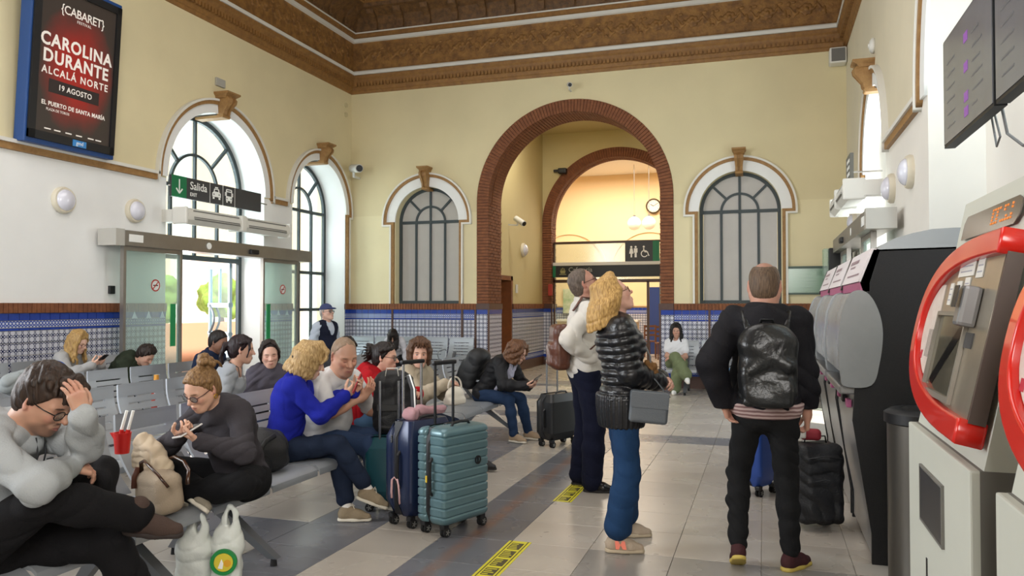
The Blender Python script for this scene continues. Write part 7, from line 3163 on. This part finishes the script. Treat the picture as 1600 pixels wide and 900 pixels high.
# coral side patch with its letter shape
for n_ in 'R':
 an = p.J[n_ + 'an']
 F = rotm(-10, 0, 0)
 Q = lambda x, y, z: an + F[:, 0] * x + F[:, 1] * y + F[:, 2] * z
 Mx = frame_matrix(Q(.035, -.043, -.030), F[:, 0] + V3(0, 0, 0), F[:, 2] + F[:, 1] * .25)
 link('side_patch', flat_shape([[(-.035, -.025), (-.015, -.025), (-.005, .0), (.01, -.025), (.032, -.025), (.022, .025), (.004, .025), (-.006, .002), (-.02, .025), (-.04, .025)]], .004, Mx), mat('coral', '#e8755a', .5), so[1])
T, u = p.T, p.hs
S = SDF(.0038)
p.hairbase(S, .010, (.066, .100), (-.06, -.08))
rg = random.Random(5)
for k in range(96):
 a = R(62 + 236 * (k % 48) / 47 + rg.uniform(-2, 2))
 ca, sa = math.cos(a), math.sin(a)
 ly = k // 48
 L = .20 if not ly else .13
 pts = [T(.03, .02 * sa, .128), T(-.015 + .085 * ca, .078 * sa, .102), T(-.02 + .112 * ca, (.098 + .01 * ly) * sa, .03)]
 e = pts[-1]
 for j in range(5):
  e = e + V3(-.008 * (j < 2), .0, -1) * L / 5 * p.k + p.Mh @ V3(.02 * ca * (j < 2), .035 * sa * (1 if j < 2 else -.4), 0) * .35 + V3(rg.uniform(-.004, .004) - .004, rg.uniform(-.005, .005), 0)
  pts.append(e)
 p.lock(S, pts, .015, .005, .016)
p.hair_finish(S, ('#c6a062', '#8d6a3a'), .0012, 200)
b = MB()
b.tube([T(.005 + .02 * math.sin(a), .098 * math.cos(a), .045 + .105 * math.sin(a)) for a in [PI * i / 12 for i in range(13)]], .006 * u, 6)
b.build('sunglasses', G_TORT, p.root)
b = MB()
b.lathe([(.0, -.012), (.008, -.008), (.011, 0), (.008, .008), (.0, .012)], 10, 'z', tuple(T(-.006, -.088, -.048)))
b.build('earring', M_gold2, p.root)
p.glasses(mat('thin_brown_metal', '#5a4232', .3, .6), None)
S = SDF(.004)
nb = p.J['neck'] + p.Rc[:, 0] * .06
for sg_ in (-1, 1):
 S.chain([nb + p.Rc[:, 1] * .045 * sg_, nb + V3(.06, .02 * sg_, -.10), nb + V3(.085, .012 * sg_, -.24), nb + V3(.095, .012 * sg_, -.36)], .016, .018, .01)
S.disp = lambda x, y, z: .004 * wrinkle(x * 2, y * 2, z, 80, 1.)
sdf_obj(S, 'scarf', cloth('patterned_scarf', '#8c8a90', noise=(50, 1., '#26262c')), p.root)
P17 = p

def stripes(nt, b):
 t = nt.nodes.new('ShaderNodeTexCoord')
 w = nt.nodes.new('ShaderNodeTexWave')
 w.bands_direction = 'Z'
 w.inputs['Scale'].default_value = 14
 w.inputs['Distortion'].default_value = 1.5
 nt.links.new(t.outputs['Object'], w.inputs['Vector'])
 m = nt.nodes.new('ShaderNodeMix')
 m.data_type = 'RGBA'
 nt.links.new(w.outputs['Fac'], m.inputs[0])
 m.inputs[6].default_value = (*srgb('#6b4a4a'), 1)
 m.inputs[7].default_value = (*srgb('#b9a29c'), 1)
 nt.links.new(m.outputs[2], b.inputs['Base Color'])


STRIPES = node_mat('striped_jersey', stripes, .85)
# man with black backpack seen from behind
p = Person('man with thinning cropped hair, black hooded jacket and black jeans seen from behind', .0, 4.84, 93, 1.765, res=.007)
p.pose(False, lean=2, head=(-4, 4, 0), headfwd=.02, LH=W(-.235, 4.78, .98), LE=(-.8, .75, .1), RH=W(.24, 4.96, .84), RE=(-.8, -.4, 0), LF=W(-.16, 4.86, .125), RF=W(.135, 4.92, .085), LT=4, RT=-40, LP=28)
p.body(skin='#b57f66', brow='#5a4636', buzz=('#7a5543', .35), hres=.0036, hand_res=.004, jaw=1.05, hs=1.08, LHd=((.2, -.3, -.8), (-.3, -.8, .1)), RHd=((.25, .0, -1), (0, 1, 0)), curl=(.45, .9), neck_r=.066, ear=1.08)
p.top('hooded_jacket', cloth('black_softshell', '#18171b', .75, var='#111014'), t=.034, hem=-.012, collar='hood', fold=.009, foldf=26, loose=.008, res=.006, chest=1.03, extra=lambda S: S.ell(p.J['neck'] - p.Rc[:, 0] * .085 - p.Rc[:, 2] * .045, (.075, .15, .085), p.Rc, .04).ell(p.J['neck'] - p.Rc[:, 0] * .11 - p.Rc[:, 2] * .12, (.05, .10, .06), p.Rc, .04))
p.top('striped_shirt', STRIPES, t=.040, sleeve=0, hem=-.062, fold=.004, res=.008, loose=.0, cut_top=.03)
p.trousers('jeans', cloth('black_denim', '#1b1b1c', var='#131314', bump=(240, .3)), t=.011, knee=.054, cuff=.047, length=.93, fold=.008, foldf=34, res=.006, thigh=.080)
so = p.shoes(cloth('maroon_runner', '#431c20', var='#3a3836'), mat('yellow_sole', '#b9a24e', .6), sock=M_sockW)
S = SDF(.0036)
p.hairbase(S, -.003, (.010, .110), (-.060, -.080), 0)
T = p.T
S.ell(T(-.02, 0, .155), (.125 * p.hs, .070 * p.hs, .068 * p.hs), p.Mh, .02, '-')
p.hair_finish(S, ('#66523f', '#4a3a2e'), .001, 200)
P18 = p

# ================================================================ LUGGAGE AND SMALL THINGS
M_tubeS = mat('silver_tube', '#b9bcc0', .25, .9)
M_tubeK = mat('gunmetal_tube', '#3b3d40', .3, .8)


def rrect(x0, x1, y0, y1, r, n=4):
 p = []
 for cx, cy, a in ((x1 - r, y1 - r, 0), (x0 + r, y1 - r, 90), (x0 + r, y0 + r, 180), (x1 - r, y0 + r, 270)):
  p += arc(cx, cy, r, a, a + 90, n)
 return p


def shell(mb, x0, x1, y0, y1, z0, z1, r, ribs, amp=.006, flat=''):
 """moulded hard shell: rounded box whose sides step in at horizontal grooves"""
 N = ribs * 6
 rings = []
 for i in range(N + 1):
  u = i / N
  z = z0 + (z1 - z0) * u
  e = min(z - z0, z1 - z)
  ins = 0 if e >= r else r - math.sqrt(max(0, r * r - (r - e) ** 2))
  g = (u * ribs) % 1
  gd = amp * max(0, 1 - min(g, 1 - g) * 7) if ribs > 1 else 0
  k = ins + gd
  yy0, yy1 = y0 + (0 if flat == 'y0' else k), y1 - (0 if flat == 'y1' else k)
  rings.append([(x, y, z) for x, y in rrect(x0 + k, x1 - k, yy0, yy1, max(.012, r * .8))])
 # rounded caps need tighter sampling at both ends
 top, bot = [], []
 for q in (.15, .4, .7):
  e = r * q * .35
 return mb.ring(rings)


def suitcase(name, loc, rz, w, d, h, m, label, ribs=10, group=None, handle=.40, tube=None, split=.36, extra=None, wheel=.032, amp=.006, tubes_x=.09, grip=True):
 t = empty(name, (*loc, 0), rz, label, 'suitcase', group)
 z0 = .075
 y_s = -d / 2 + d * (1 - split)
 b = MB()
 shell(b, -w / 2, w / 2, -d / 2, y_s - .012, z0, h, .045, ribs, amp, 'y1')
 b.build('front_shell', m, t, auto=28)
 b = MB()
 shell(b, -w / 2, w / 2, y_s + .012, d / 2, z0, h, .045, ribs, amp, 'y0')
 b.build('back_shell', m, t, auto=28)
 b = MB()
 shell(b, -w / 2 + .006, w / 2 - .006, y_s - .02, y_s + .02, z0 + .006, h - .006, .035, 1, 0)
 b.build('zip_band', M_softblack, t, auto=30)
 for sx in (-1, 1):
  for sy in (-1, 1):
   x, y = sx * (w / 2 - .045), sy * (d / 2 - .045)
   b = MB()
   b.cbox((x, y, .070), (.05, .045, .035), .008)
   wh = b.build('caster_fork', M_black, t)
   for o_ in (-.014, .014):
    b = MB()
    b.lathe([(.0, -.009), (wheel * .8, -.009), (wheel, -.006), (wheel, .006), (wheel * .8, .009), (.0, .009)], 18, 'y', (x + .01, y + o_, wheel))
    b.build('wheel', M_rubber, wh)
    b = MB()
    for k in range(5):
     a = 2 * PI * k / 5
     b.bar((x + .01, y + o_ * 1.75, wheel), (x + .01 + wheel * .62 * math.cos(a), y + o_ * 1.75, wheel + wheel * .62 * math.sin(a)), .006, .003, up=(0, 1, 0))
    b.build('wheel_spokes', mat('spoke_grey', '#8e8d89', .4, .5), wh, kind='stuff')
 if handle:
  for sx in (-1, 1):
   b = MB()
   b.cyl((sx * tubes_x, d / 2 - .045, h - .05), (sx * tubes_x, d / 2 - .045, h + handle), .010, n=10)
   b.build('telescopic_tube', tube or M_tubeS, t)
  if grip:
   b = MB()
   b.cbox((0, d / 2 - .045, h + handle), (tubes_x * 2 + .05, .032, .03), .01)
   b.build('grip', M_black, t)
 b = MB()
 b.tube([(-.09, -d / 2 + .07, h - .004), (-.075, -d / 2 + .07, h + .018), (0, -d / 2 + .07, h + .024), (.075, -d / 2 + .07, h + .018), (.09, -d / 2 + .07, h - .004)], .010, 8)
 b.build('top_handle', M_black, t)
 b = MB()
 b.tube([(-w / 2 + .004, y_s - .05, h * .38), (-w / 2 - .018, y_s - .05, h * .41), (-w / 2 - .022, y_s - .05, h * .55), (-w / 2 - .018, y_s - .05, h * .69), (-w / 2 + .004, y_s - .05, h * .72)], .012, 8)
 b.build('side_handle', M_black, t)
 if extra:
  extra(t, w, d, h, y_s)
 return t


M_teal = mat('teal_shell', '#5b787f', .32, .25, noise=(3, .25, '#526e75'))
M_teal2 = mat('dark_teal_shell', '#14454f', .35, .15)
M_navyshell = mat('navy_shell', '#1c2744', .30, .2)
M_blackshell = mat('black_shell', '#17181a', .45)


def teal_extra(t, w, d, h, ys):
 link('round_emblem', flat_shape([arc(0, 0, .030, 0, 359, 24), arc(0, 0, .021, 0, 359, 24)], .006, frame_matrix((.10, -d / 2 - .001, h * .66), (1, 0, 0), (0, 0, 1))), M_black, t)
 link('emblem_bar', flat_shape([[(-.007, -.026), (.004, -.026), (.007, .026), (-.004, .026)]], .006, frame_matrix((.10, -d / 2 - .001, h * .66), (1, 0, 0), (0, 0, 1))), M_black, t)
 b = MB()
 b.cbox((-w / 2 - .002, ys + .0, h * .52), (.008, .014, .045), .003)
 b.build('yellow_zip_tag', mat('zip_yellow', '#d8b636', .5), t)
 b = MB()
 b.cbox((0, ys, h - .0), (.10, .03, .012), .004)
 b.build('combination_lock', M_black, t)


def navy_extra(t, w, d, h, ys):
 b = MB()
 p0 = V3(-w / 2 - .03, ys - .05, h * .42)
 b.tube([p0 + V3(0, .0, .03), p0 + V3(-.01, .01, .05), p0 + V3(-.012, .03, .03), p0 + V3(-.008, .04, -.05), p0 + V3(0, .045, -.10)], .008, 6, flat=.5)
 b.tube([p0 + V3(0, .0, .03), p0 + V3(-.01, -.02, .04), p0 + V3(-.012, -.035, -.0), p0 + V3(-.008, -.04, -.07), p0 + V3(0, -.035, -.13)], .008, 6, flat=.5)
 b.build('pink_ribbon', mat('pink_ribbon', '#cfa6a6', .7), t, smooth=True)
 b = MB()
 for k in range(4):
  b.lathe([(.0, -.004), (.007, -.004), (.007, .004), (.0, .004)], 8, 'x', (-w / 2 + .0, ys + .03, h * .86 - .014 * k))
 b.build('lock_dials', M_chrome, t, kind='stuff')


suitcase('suitcase', (-2.06, 5.09), R(69), .46, .27, .725, M_teal, 'ribbed teal hard-shell suitcase standing frontmost beside the grey floor strip', 11, None, .42, M_tubeK, .38, teal_extra, amp=.008)
suitcase('suitcase', (-2.36, 5.21), R(69), .46, .27, .735, M_navyshell, 'navy hard-shell suitcase with pink ribbon behind the teal one', 1, None, .40, M_tubeS, .40, navy_extra, amp=.0)
suitcase('suitcase', (-2.72, 5.44), R(200), .36, .22, .555, M_teal2, 'dark teal cabin suitcase beneath the black backpack', 1, None, .42, M_tubeS, .40, None, amp=0, tubes_x=.07, grip=False)
suitcase('suitcase', (-2.19, 8.46), R(62), .44, .25, .575, M_blackshell, 'black suitcase with raised handle beside the curly-haired woman', 1, None, .38, M_tubeS, .36, None, amp=0, tubes_x=.085)
suitcase('suitcase', (-.06, 6.80), R(60), .30, .22, .66, mat('bright_blue_shell', '#2d4f9e', .35), 'bright blue suitcase half hidden behind the man with the black backpack', 1, None, .34, M_tubeS, .36, None, amp=0)
S = SDF(.008)
S.cone((.02, .0, .98), (.27, .10, 1.0), .035, .04, .03).cone((0.02, .0, 1.0), (.03, .0, .84), .035, .05, .05)
S.disp = lambda x, y, z: .012 * wrinkle(x, y, z, 34, 2.)
o = sdf_obj(S, 'draped_jacket', cloth('light_blue_denim', '#5c82b0', var='#486a94'))
o.location = (-.36, 6.70, 0)
tag(o, 'light blue jacket draped over the handle of the bright blue suitcase', 'jacket')
S = SDF(.007)
S.cone((-.12, 0, 0), (.12, .03, .0), .035, .03, .04).cone((-.02, .02, .01), (.14, -.06, .015), .03, .025, .04).ball((-.1, -.05, 0), .035, .04)
S.disp = lambda x, y, z: .010 * wrinkle(x, y, z, 50, 1.)
o = sdf_obj(S, 'pink_jacket', cloth('dusty_pink', '#a98488', var='#8a6a70'))
o.location = (-2.36, 5.22, .775)
o.rotation_euler = (0, 0, R(60))
tag(o, 'crumpled dusty pink jacket lying on the navy suitcase', 'jacket')

M_nylonK = mat('black_nylon_matt', '#151517', .6, bump=(120, .3))


def soft_bag(name, label, cat, build, m, loc, rz, res=.008, fold=.008, f=36, children=None):
 t = empty(name, loc, rz, label, cat)
 S = SDF(res)
 build(S)
 sd = sum(map(ord, label)) % 7
 S.disp = lambda x, y, z: fold * wrinkle(x, y, z, f, sd)
 sdf_obj(S, 'bag_body', m, t)
 if children:
  children(t)
 return t


def strap(t, pts, r=.012, m=None, name='strap', flat=.35):
 b = MB()
 b.tube(pts, r, 8, flat=flat)
 return b.build(name, m or M_nylonK, t, smooth=True)


# black backpack riding on the dark teal cabin case
def bld(S):
 S.box((0, 0, .22), (.15, .085, .22), None, .07, .02)
 S.box((0, -.085, .15), (.115, .04, .13), None, .035, .02)
 S.ell((0, 0, .40), (.13, .09, .08), None, .05)


def ch(t):
 strap(t, [(-.08, .10, .42), (-.14, .20, .45), (-.18, .30, .36), (-.19, .33, .22), (-.16, .28, .08), (-.10, .14, .04)], .022, mat('grey_padded_strap', '#3d3e42', .7), 'shoulder_strap')
 b = MB()
 b.tube([(-.085, .105, .425), (-.145, .205, .458), (-.188, .31, .365), (-.198, .34, .22), (-.168, .29, .08)], .006, 6)
 b.build('white_piping', M_whiteprint, t, smooth=True)
 strap(t, [(-.05, .09, .44), (-.04, .09, .50), (.04, .09, .50), (.05, .09, .44)], .012, M_offwhite, 'haul_loop')
 b = MB()
 b.box((-.11, .105, .18), (.11, .118, .225))
 b.build('luggage_sleeve', M_black, t)


soft_bag('backpack', 'black backpack strapped upright on the dark teal cabin suitcase', 'backpack', bld, M_nylonK, (-2.74, 5.53, .565), R(200), .007, .006, 40, ch)


# black bag behind the woman with the bun
def bld(S):
 S.box((0, 0, .11), (.17, .12, .11), rotm(0, 0, 8), .08, .03)
 S.ell((.02, .02, .20), (.15, .10, .08), None, .06)


soft_bag('backpack', 'slumped black backpack on the seat behind the woman with the bun', 'backpack', bld, M_nylonK, (-3.20, 4.50, .445), R(70), .008, .012, 26,
   lambda t: strap(t, [(-.1, -.11, .06), (-.14, -.15, .12), (-.06, -.14, .22), (.04, -.1, .24)], .016))


# dark bag on the lap of the hoodie man
def bld(S):
 S.box((0, 0, .10), (.16, .12, .12), rotm(0, 0, 6), .05, .03)
 S.ell((.08, .04, .19), (.09, .08, .06), None, .05)


soft_bag('shoulder_bag', 'black cloth bag under the elbow of the man in the grey hoodie', 'bag', bld, cloth('black_canvas', '#19181a', var='#121113'), (-2.98, 2.80, .60), R(35), .008, .010, 30,
   lambda t: strap(t, [(-.14, -.1, .1), (-.1, -.16, .2), (.05, -.14, .24), (.14, -.06, .16)], .014))


# soft black holdall by the ticket machines
def bld(S):
 S.box((0, 0, .29), (.155, .13, .27), None, .05, .02)
 S.box((0, -.13, .20), (.12, .03, .15), None, .03, .02)
 S.box((0, -.13, .42), (.12, .02, .07), None, .02, .02)


def ch(t):
 for sx in (-1, 1):
  b = MB()
  b.lathe([(.0, -.012), (.03, -.012), (.03, .012), (.0, .012)], 14, 'x', (sx * .12, .10, .03))
  b.build('wheel', M_rubber, t)
 strap(t, [(-.08, 0, .55), (-.07, 0, .61), (.07, 0, .61), (.08, 0, .55)], .012, None, 'carry_handle')
 for z in (.50, .34):
  strap(t, [(-.12, -.155, z - .02), (0, -.165, z), (.12, -.155, z - .02)], .005, mat('zip_grey', '#3c3d40', .5), 'zip')


soft_bag('rolling_holdall', 'tall soft black rolling holdall standing by the ticket machines', 'luggage', bld, mat('navy_black_nylon', '#15171c', .55, bump=(80, .4)), (.33, 5.92, .02), R(20), .007, .010, 34, ch)
S = SDF(.005)
S.box((0, 0, .04), (.07, .04, .04), None, .03, .01)
o = sdf_obj(S, 'pouch', mat('red_cloth', '#8e2430', .7))
o.location = (.30, 5.92, .60)
tag(o, 'small red and white pouch on top of the black holdall', 'pouch')
b = MB()
b.cbox((-.055, -.01, .045), (.05, .075, .06), .012)
b.build('white_flap', M_offwhite, o)


# worn bags
def bld(S):
 S.box((-.10, 0, .0), (.11, .15, .23), rotm(0, 0, 0), .08, .02)
 S.box((-.20, 0, -.06), (.05, .12, .14), None, .04, .03)
 S.ell((-.09, 0, .20), (.09, .13, .07), None, .05)


J = P15.J
t = soft_bag('backpack', 'bulky black backpack worn by the curly-haired woman on the bench end', 'backpack', bld, M_nylonK, tuple(P15.w(J['waist'] - P15.Rc[:, 0] * .16 - P15.Rc[:, 2] * .03)), 0, .008, .005, 26)
t.rotation_euler = (0, R(24), R(-12))
M_brownL = mat('brown_leather', '#5e3524', .4, noise=(12, .6, '#40231a'), bump=(60, .2))


def bld(S):
 S.box((-.07, 0, -.06), (.07, .13, .19), None, .05, .02)
 S.box((-.14, 0, -.12), (.03, .10, .10), None, .03, .02)


def ch(t):
 J = P16.J
 o = P16.J['chest']
 f, l, u = P16.Rc[:, 0], P16.Rc[:, 1], P16.Rc[:, 2]
 sh = J['Rsh'] * .62 + J['neck'] * .38
 base = o - f * .15 - u * .12
 pts = [sh - f * .13 - u * .02, sh - f * .05 + u * .095, sh + f * .03 + u * .085, sh + f * .12 - u * .03, sh + f * .135 - u * .16 - l * .02, sh + f * .09 - u * .27 - l * .06, sh + f * .0 - u * .34 - l * .08, sh - f * .13 - u * .36 - l * .02]
 strap(t, [tuple(p_ - base) for p_ in pts], .030, M_brownL, 'shoulder_strap', .28)


q_ = P16.J['chest'] - P16.Rc[:, 0] * .15 - P16.Rc[:, 2] * .12
t = soft_bag('backpack', 'brown leather backpack on the back of the man in the white jacket', 'backpack', bld, M_brownL, tuple(P16.w(q_)), R(26), .007, .006, 30, ch)
M_greyL = mat('slate_leather', '#565b60', .38, bump=(140, .15))
t = empty('crossbody_bag', (-.70, 4.93, .815), R(14), 'slate grey leather crossbody bag hanging at the hip of the woman in black', 'handbag')
t.rotation_euler = (0, R(5), R(14))
S = SDF(.005)
S.box((0, 0, .10), (.120, .040, .10), None, .022, .01)
sdf_obj(S, 'bag_body', M_greyL, t)
b = MB()
b.cbox((0, -.042, .145), (.232, .006, .10), .003)
b.build('flap', M_greyL, t)
J = P17.J
q_ = [P17.w(J['Lsh'] * .6 + J['neck'] * .4 + V3(-.02, 0, .07)), P17.w(J['neck'] + V3(.11, .0, -.10)), P17.w(J['chest'] + V3(.16, -.06, -.06)), P17.w(J['waist'] + V3(.15, -.12, .02))]
c_, s_ = math.cos(R(-14)), math.sin(R(-14))
tl = lambda v: (c_ * (v[0] + .70) - s_ * (v[1] - 4.93), s_ * (v[0] + .70) + c_ * (v[1] - 4.93), v[2] - .815)
strap(t, [tl(v) for v in q_] + [(.125, 0, .17)], .010, M_greyL, 'shoulder_strap')
S = SDF(.005)
for k in range(8):
 S.ball((.03 * math.cos(k * 2.4), .03 * math.sin(k * 2.4), .008 * k), .022, .012)
S.cone((0, 0, 0), (.04, -.01, -.07), .018, .012, .02)
S.disp = lambda x, y, z: .004 * wrinkle(x, y, z, 120, 1.)
o = sdf_obj(S, 'tan_bundle', cloth('tan_fur', '#6f4f30', var='#8d6a42'))  # furry tan bundle, meant as a crumpled scarf end
o.location = (-.70, 5.06, 1.12)
tag(o, 'small tan woolly bundle held at the waist of the woman in black', 'scarf')
M_leatherK = mat('black_glazed_leather', '#161718', .33, bump=(30, .5))


def bld(S):
 S.box((-.08, 0, .0), (.085, .155, .20), None, .075, .02)
 S.ell((-.10, 0, .16), (.085, .14, .09), None, .05)
 S.box((-.155, 0, -.12), (.03, .135, .085), None, .03, .03)
 S.cone((-.165, -.11, .02), (-.15, .10, .13), .03, .02, .05)
 S.cone((-.165, .11, -.01), (-.15, -.08, .10), .026, .02, .05)


def ch(t):
 for sg in (-1, 1):
  strap(t, [(-.05, sg * .09, .18), (.0, sg * .105, .26), (.07, sg * .115, .315), (.15, sg * .12, .30), (.23, sg * .125, .2)], .026, M_leatherK, 'shoulder_strap', .3)
 strap(t, [(-.05, -.04, .23), (-.07, -.03, .27), (-.07, .03, .27), (-.05, .04, .23)], .010, M_leatherK, 'haul_loop')


q_ = P18.J['chest'] - P18.Rc[:, 0] * .145 - P18.Rc[:, 2] * .135
soft_bag('backpack', 'glossy black leather backpack worn by the man facing the ticket machines', 'backpack', bld, M_leatherK, tuple(P18.w(q_)), R(93), .006, .008, 26, ch)


# ---- carrier bags, tote, cup
def carrier(loc, rz, label, h, w, d, logo):
 def bld(S):
  S.box((0, 0, h * .36), (w / 2, d / 2, h * .35), None, .05, .02)
  S.ell((0, 0, h * .68), (w * .46, d * .36, h * .20), None, .06)
  S.ell((w * .10, 0, h * .92), (w * .27, d * .20, h * .26), None, .05)
  S.ell((w * .10, 0, h * .98), (.016, .2, h * .13), None, .01, '-')

 def ch(t):
  if not logo:
   return
  M0 = frame_matrix((.0, -d / 2 - .012, h * .40), (1, 0, 0), (0, -.05, 1))
  link('green_emblem', flat_shape([arc(0, 0, .070, 0, 359, 32), arc(0, 0, .052, 0, 359, 32)], .018, M0), mat('bag_green', '#1f8a44', .5), t)
  link('yellow_emblem', flat_shape([arc(0, 0, .050, 0, 359, 28)], .017, M0), mat('bag_yellow', '#dcc93e', .5), t)
  link('white_leaf', flat_shape([[(-.03, -.03), (-.005, -.035), (.0, -.005), (-.01, .02)]], .018, M0), M_whiteprint, t)
  link('orange_fruit', flat_shape([arc(.02, -.005, .02, 0, 359, 16)], .018, M0), mat('bag_orange', '#e2a52c', .5), t)
  text('lettering', 'FRESCO', .026, M0 @ Matrix.Translation((0, .068, .018)), M_whiteprint, t) if False else None
 return soft_bag('carrier_bag', label, 'bag', bld, mat('thin_white_plastic', '#d2d6d0', .45, bump=(25, .4)), loc, rz, .006, .006, 40, ch)


carrier((-2.83, 3.68, .01), R(25), 'white plastic carrier bag with round green and yellow emblem on the floor', .37, .16, .12, True)
carrier((-2.98, 3.60, .01), R(30), 'plain white plastic carrier bag under the brown shoe of the hoodie man', .34, .18, .14, False)

M_canvas = mat('oatmeal_canvas', '#9a8a76', .9, bump=(160, .4), noise=(8, .4, '#8a7a66'))


def bld(S):
 S.box((0, 0, .11), (.16, .075, .105), rotm(0, 0, 5), .05, .03)
 S.ell((-.05, .02, .18), (.11, .06, .06), rotm(0, 12, 10), .05)


def ch(t):
 m = mat('tortoise_handle', '#4a2a16', .25, noise=(25, 1., '#1c0f09'))
 for y in (-.05, .05):
  strap(t, [(-.09, y, .17), (-.06, y * 1.4, .26), (.01, y * 1.6, .28), (.10, y * 1.8, .265), (.18, y * 1.6, .23), (.23, y, .17)], .011, m, 'curved_handle', .7)
 strap(t, [(-.10, -.085, .12), (-.095, -.085, .18), (-.09, -.07, .23)], .02, M_brownL, 'leather_tab')
 S = SDF(.006)
 S.box((-.19, .02, .26), (.10, .05, .11), rotm(8, 24, 10), .04, .02)
 S.box((-.10, .03, .20), (.12, .045, .10), rotm(0, 30, 0), .04, .03)
 S.box((-.06, .03, .20), (.09, .035, .06), rotm(0, -10, -8), .03, .03)
 S.disp = lambda x, y, z: .006 * wrinkle(x, y, z, 75, 3.)
 sdf_obj(S, 'cream_lining', mat('cream_cloth', '#b7a68e', .9), t)


soft_bag('tote_bag', 'oatmeal canvas tote with tortoiseshell handles between the two nearest people', 'bag', bld, M_canvas, (-3.10, 3.46, .445), R(-25), .006, .004, 26, ch)
t = empty('red_cup', (-3.26, 3.37, .76), R(20), 'red plastic jug with two white straws sticking out of the tote', 'cup')
b = MB()
b.lathe([(.0, 0), (.036, .0), (.044, .10), (.046, .11), (.040, .11), (.034, .02), (.0, .02)], 22)
b.build('jug', mat('red_plastic', '#c0201c', .35), t, auto=40)
b = MB()
b.add([(-.044, -.012, .11), (-.044, .012, .11), (-.066, 0, .108), (-.042, -.008, .075), (-.042, .008, .075)], [(0, 1, 2), (0, 2, 3), (1, 4, 2), (2, 4, 3), (0, 3, 4, 1)])
b.build('spout', mat('red_plastic', '#c0201c', .35), t)
for x in (-.008, .026):
 b = MB()
 b.cyl((x, 0, .08), (x + .004, 0, .125), .011, n=10)
 b.cyl((x + .004, 0, .125), (x + .03, .0, .225), .008, n=10)
 b.mi[len(b.mi) // 2:] = [1] * (len(b.mi) - len(b.mi) // 2)
 me = b.build('straw', [mat('red_plastic', '#c0201c', .35), M_whiteprint], t)
t = empty('sauce_bottle', (-5.74, 6.36, .436), 0, 'tall red bottle with yellow cap standing on the third bench row', 'bottle')
b = MB()
b.lathe([(.0, 0), (.042, 0), (.045, .03), (.044, .28), (.022, .36), (.0, .36)], 16)
b.build('bottle', mat('red_brown_plastic', '#8e3426', .4), t, auto=40)
b = MB()
b.lathe([(.0, .355), (.026, .355), (.022, .42), (.0, .422)], 14)
b.build('cap', mat('amber_cap', '#c98a2c', .4), t, auto=40)
S = SDF(.008)
S.ell((0, 0, .09), (.12, .22, .10), None, .03).ell((.02, -.15, .08), (.10, .14, .09), None, .05)
S.disp = lambda x, y, z: .012 * wrinkle(x, y, z, 30, 2.)
o = sdf_obj(S, 'grey_jacket', cloth('grey_jacket', '#7d8180', var='#6c7070'))
o.location = (-6.02, 5.20, .80)
o.rotation_euler = (0, 0, 0)
tag(o, 'bundled grey jacket on the third bench row behind the hoodie man', 'jacket')
S = SDF(.006)
S.ell((0, 0, 0), (.10, .10, .085), None, .02).ell((.06, 0, -.04), (.10, .07, .02), None, .02)
o = sdf_obj(S, 'blue_cap', cloth('bright_blue_cotton', '#1f4fa6', var='#183f88'))
o.location = (-6.0, 5.42, .97)
tag(o, 'bright blue cap lying on the bundled grey jacket', 'cap')

# ---- yellow queue stickers on the floor
M_yel = mat('yellow_vinyl', '#d8cf2e', .45, noise=(14, .4, '#b5aa2a'))
M_ink = mat('worn_black_ink', '#3a3422', .6, noise=(20, .6, '#6a5f2a'))


def sticker(y0, y1, label):
 t = empty('floor_sticker', (-1.53, (y0 + y1) / 2, .0005), 0, label, 'sticker', 'yellow queue stickers on the floor')
 L = y1 - y0
 b = MB()
 b.box((-.075, -L / 2, 0), (.075, L / 2, .0015))
 b.build('vinyl_strip', M_yel, t)
 k = 0
 y = -L / 2 + .03
 rr = random.Random(int(y0 * 10))
 while y < L / 2 - .16:
  b = MB()
  b.box((-.040, y, .0015), (.040, y + .13, .0022))
  f = b.build('printed_block', M_ink, t)
  b = MB()
  for q in range(4):
   b.box((-.034, y + .012 + .030 * q, .0022), (-.034 + rr.uniform(.03, .068), y + .024 + .030 * q, .0026))
  b.build('block_letters', M_yel, f, kind='stuff')
  y += .165
 for s_ in (-1, 1):
  b = MB()
  b.box((s_ * .055 - .004, -L / 2, .0015), (s_ * .055 + .004, L / 2, .002))
  b.build('edge_line', M_ink, t)
 return t


sticker(3.92, 4.95, 'yellow printed queue sticker on the floor nearest the camera')
sticker(6.05, 7.08, 'yellow printed queue sticker under the shoes of the man in white')
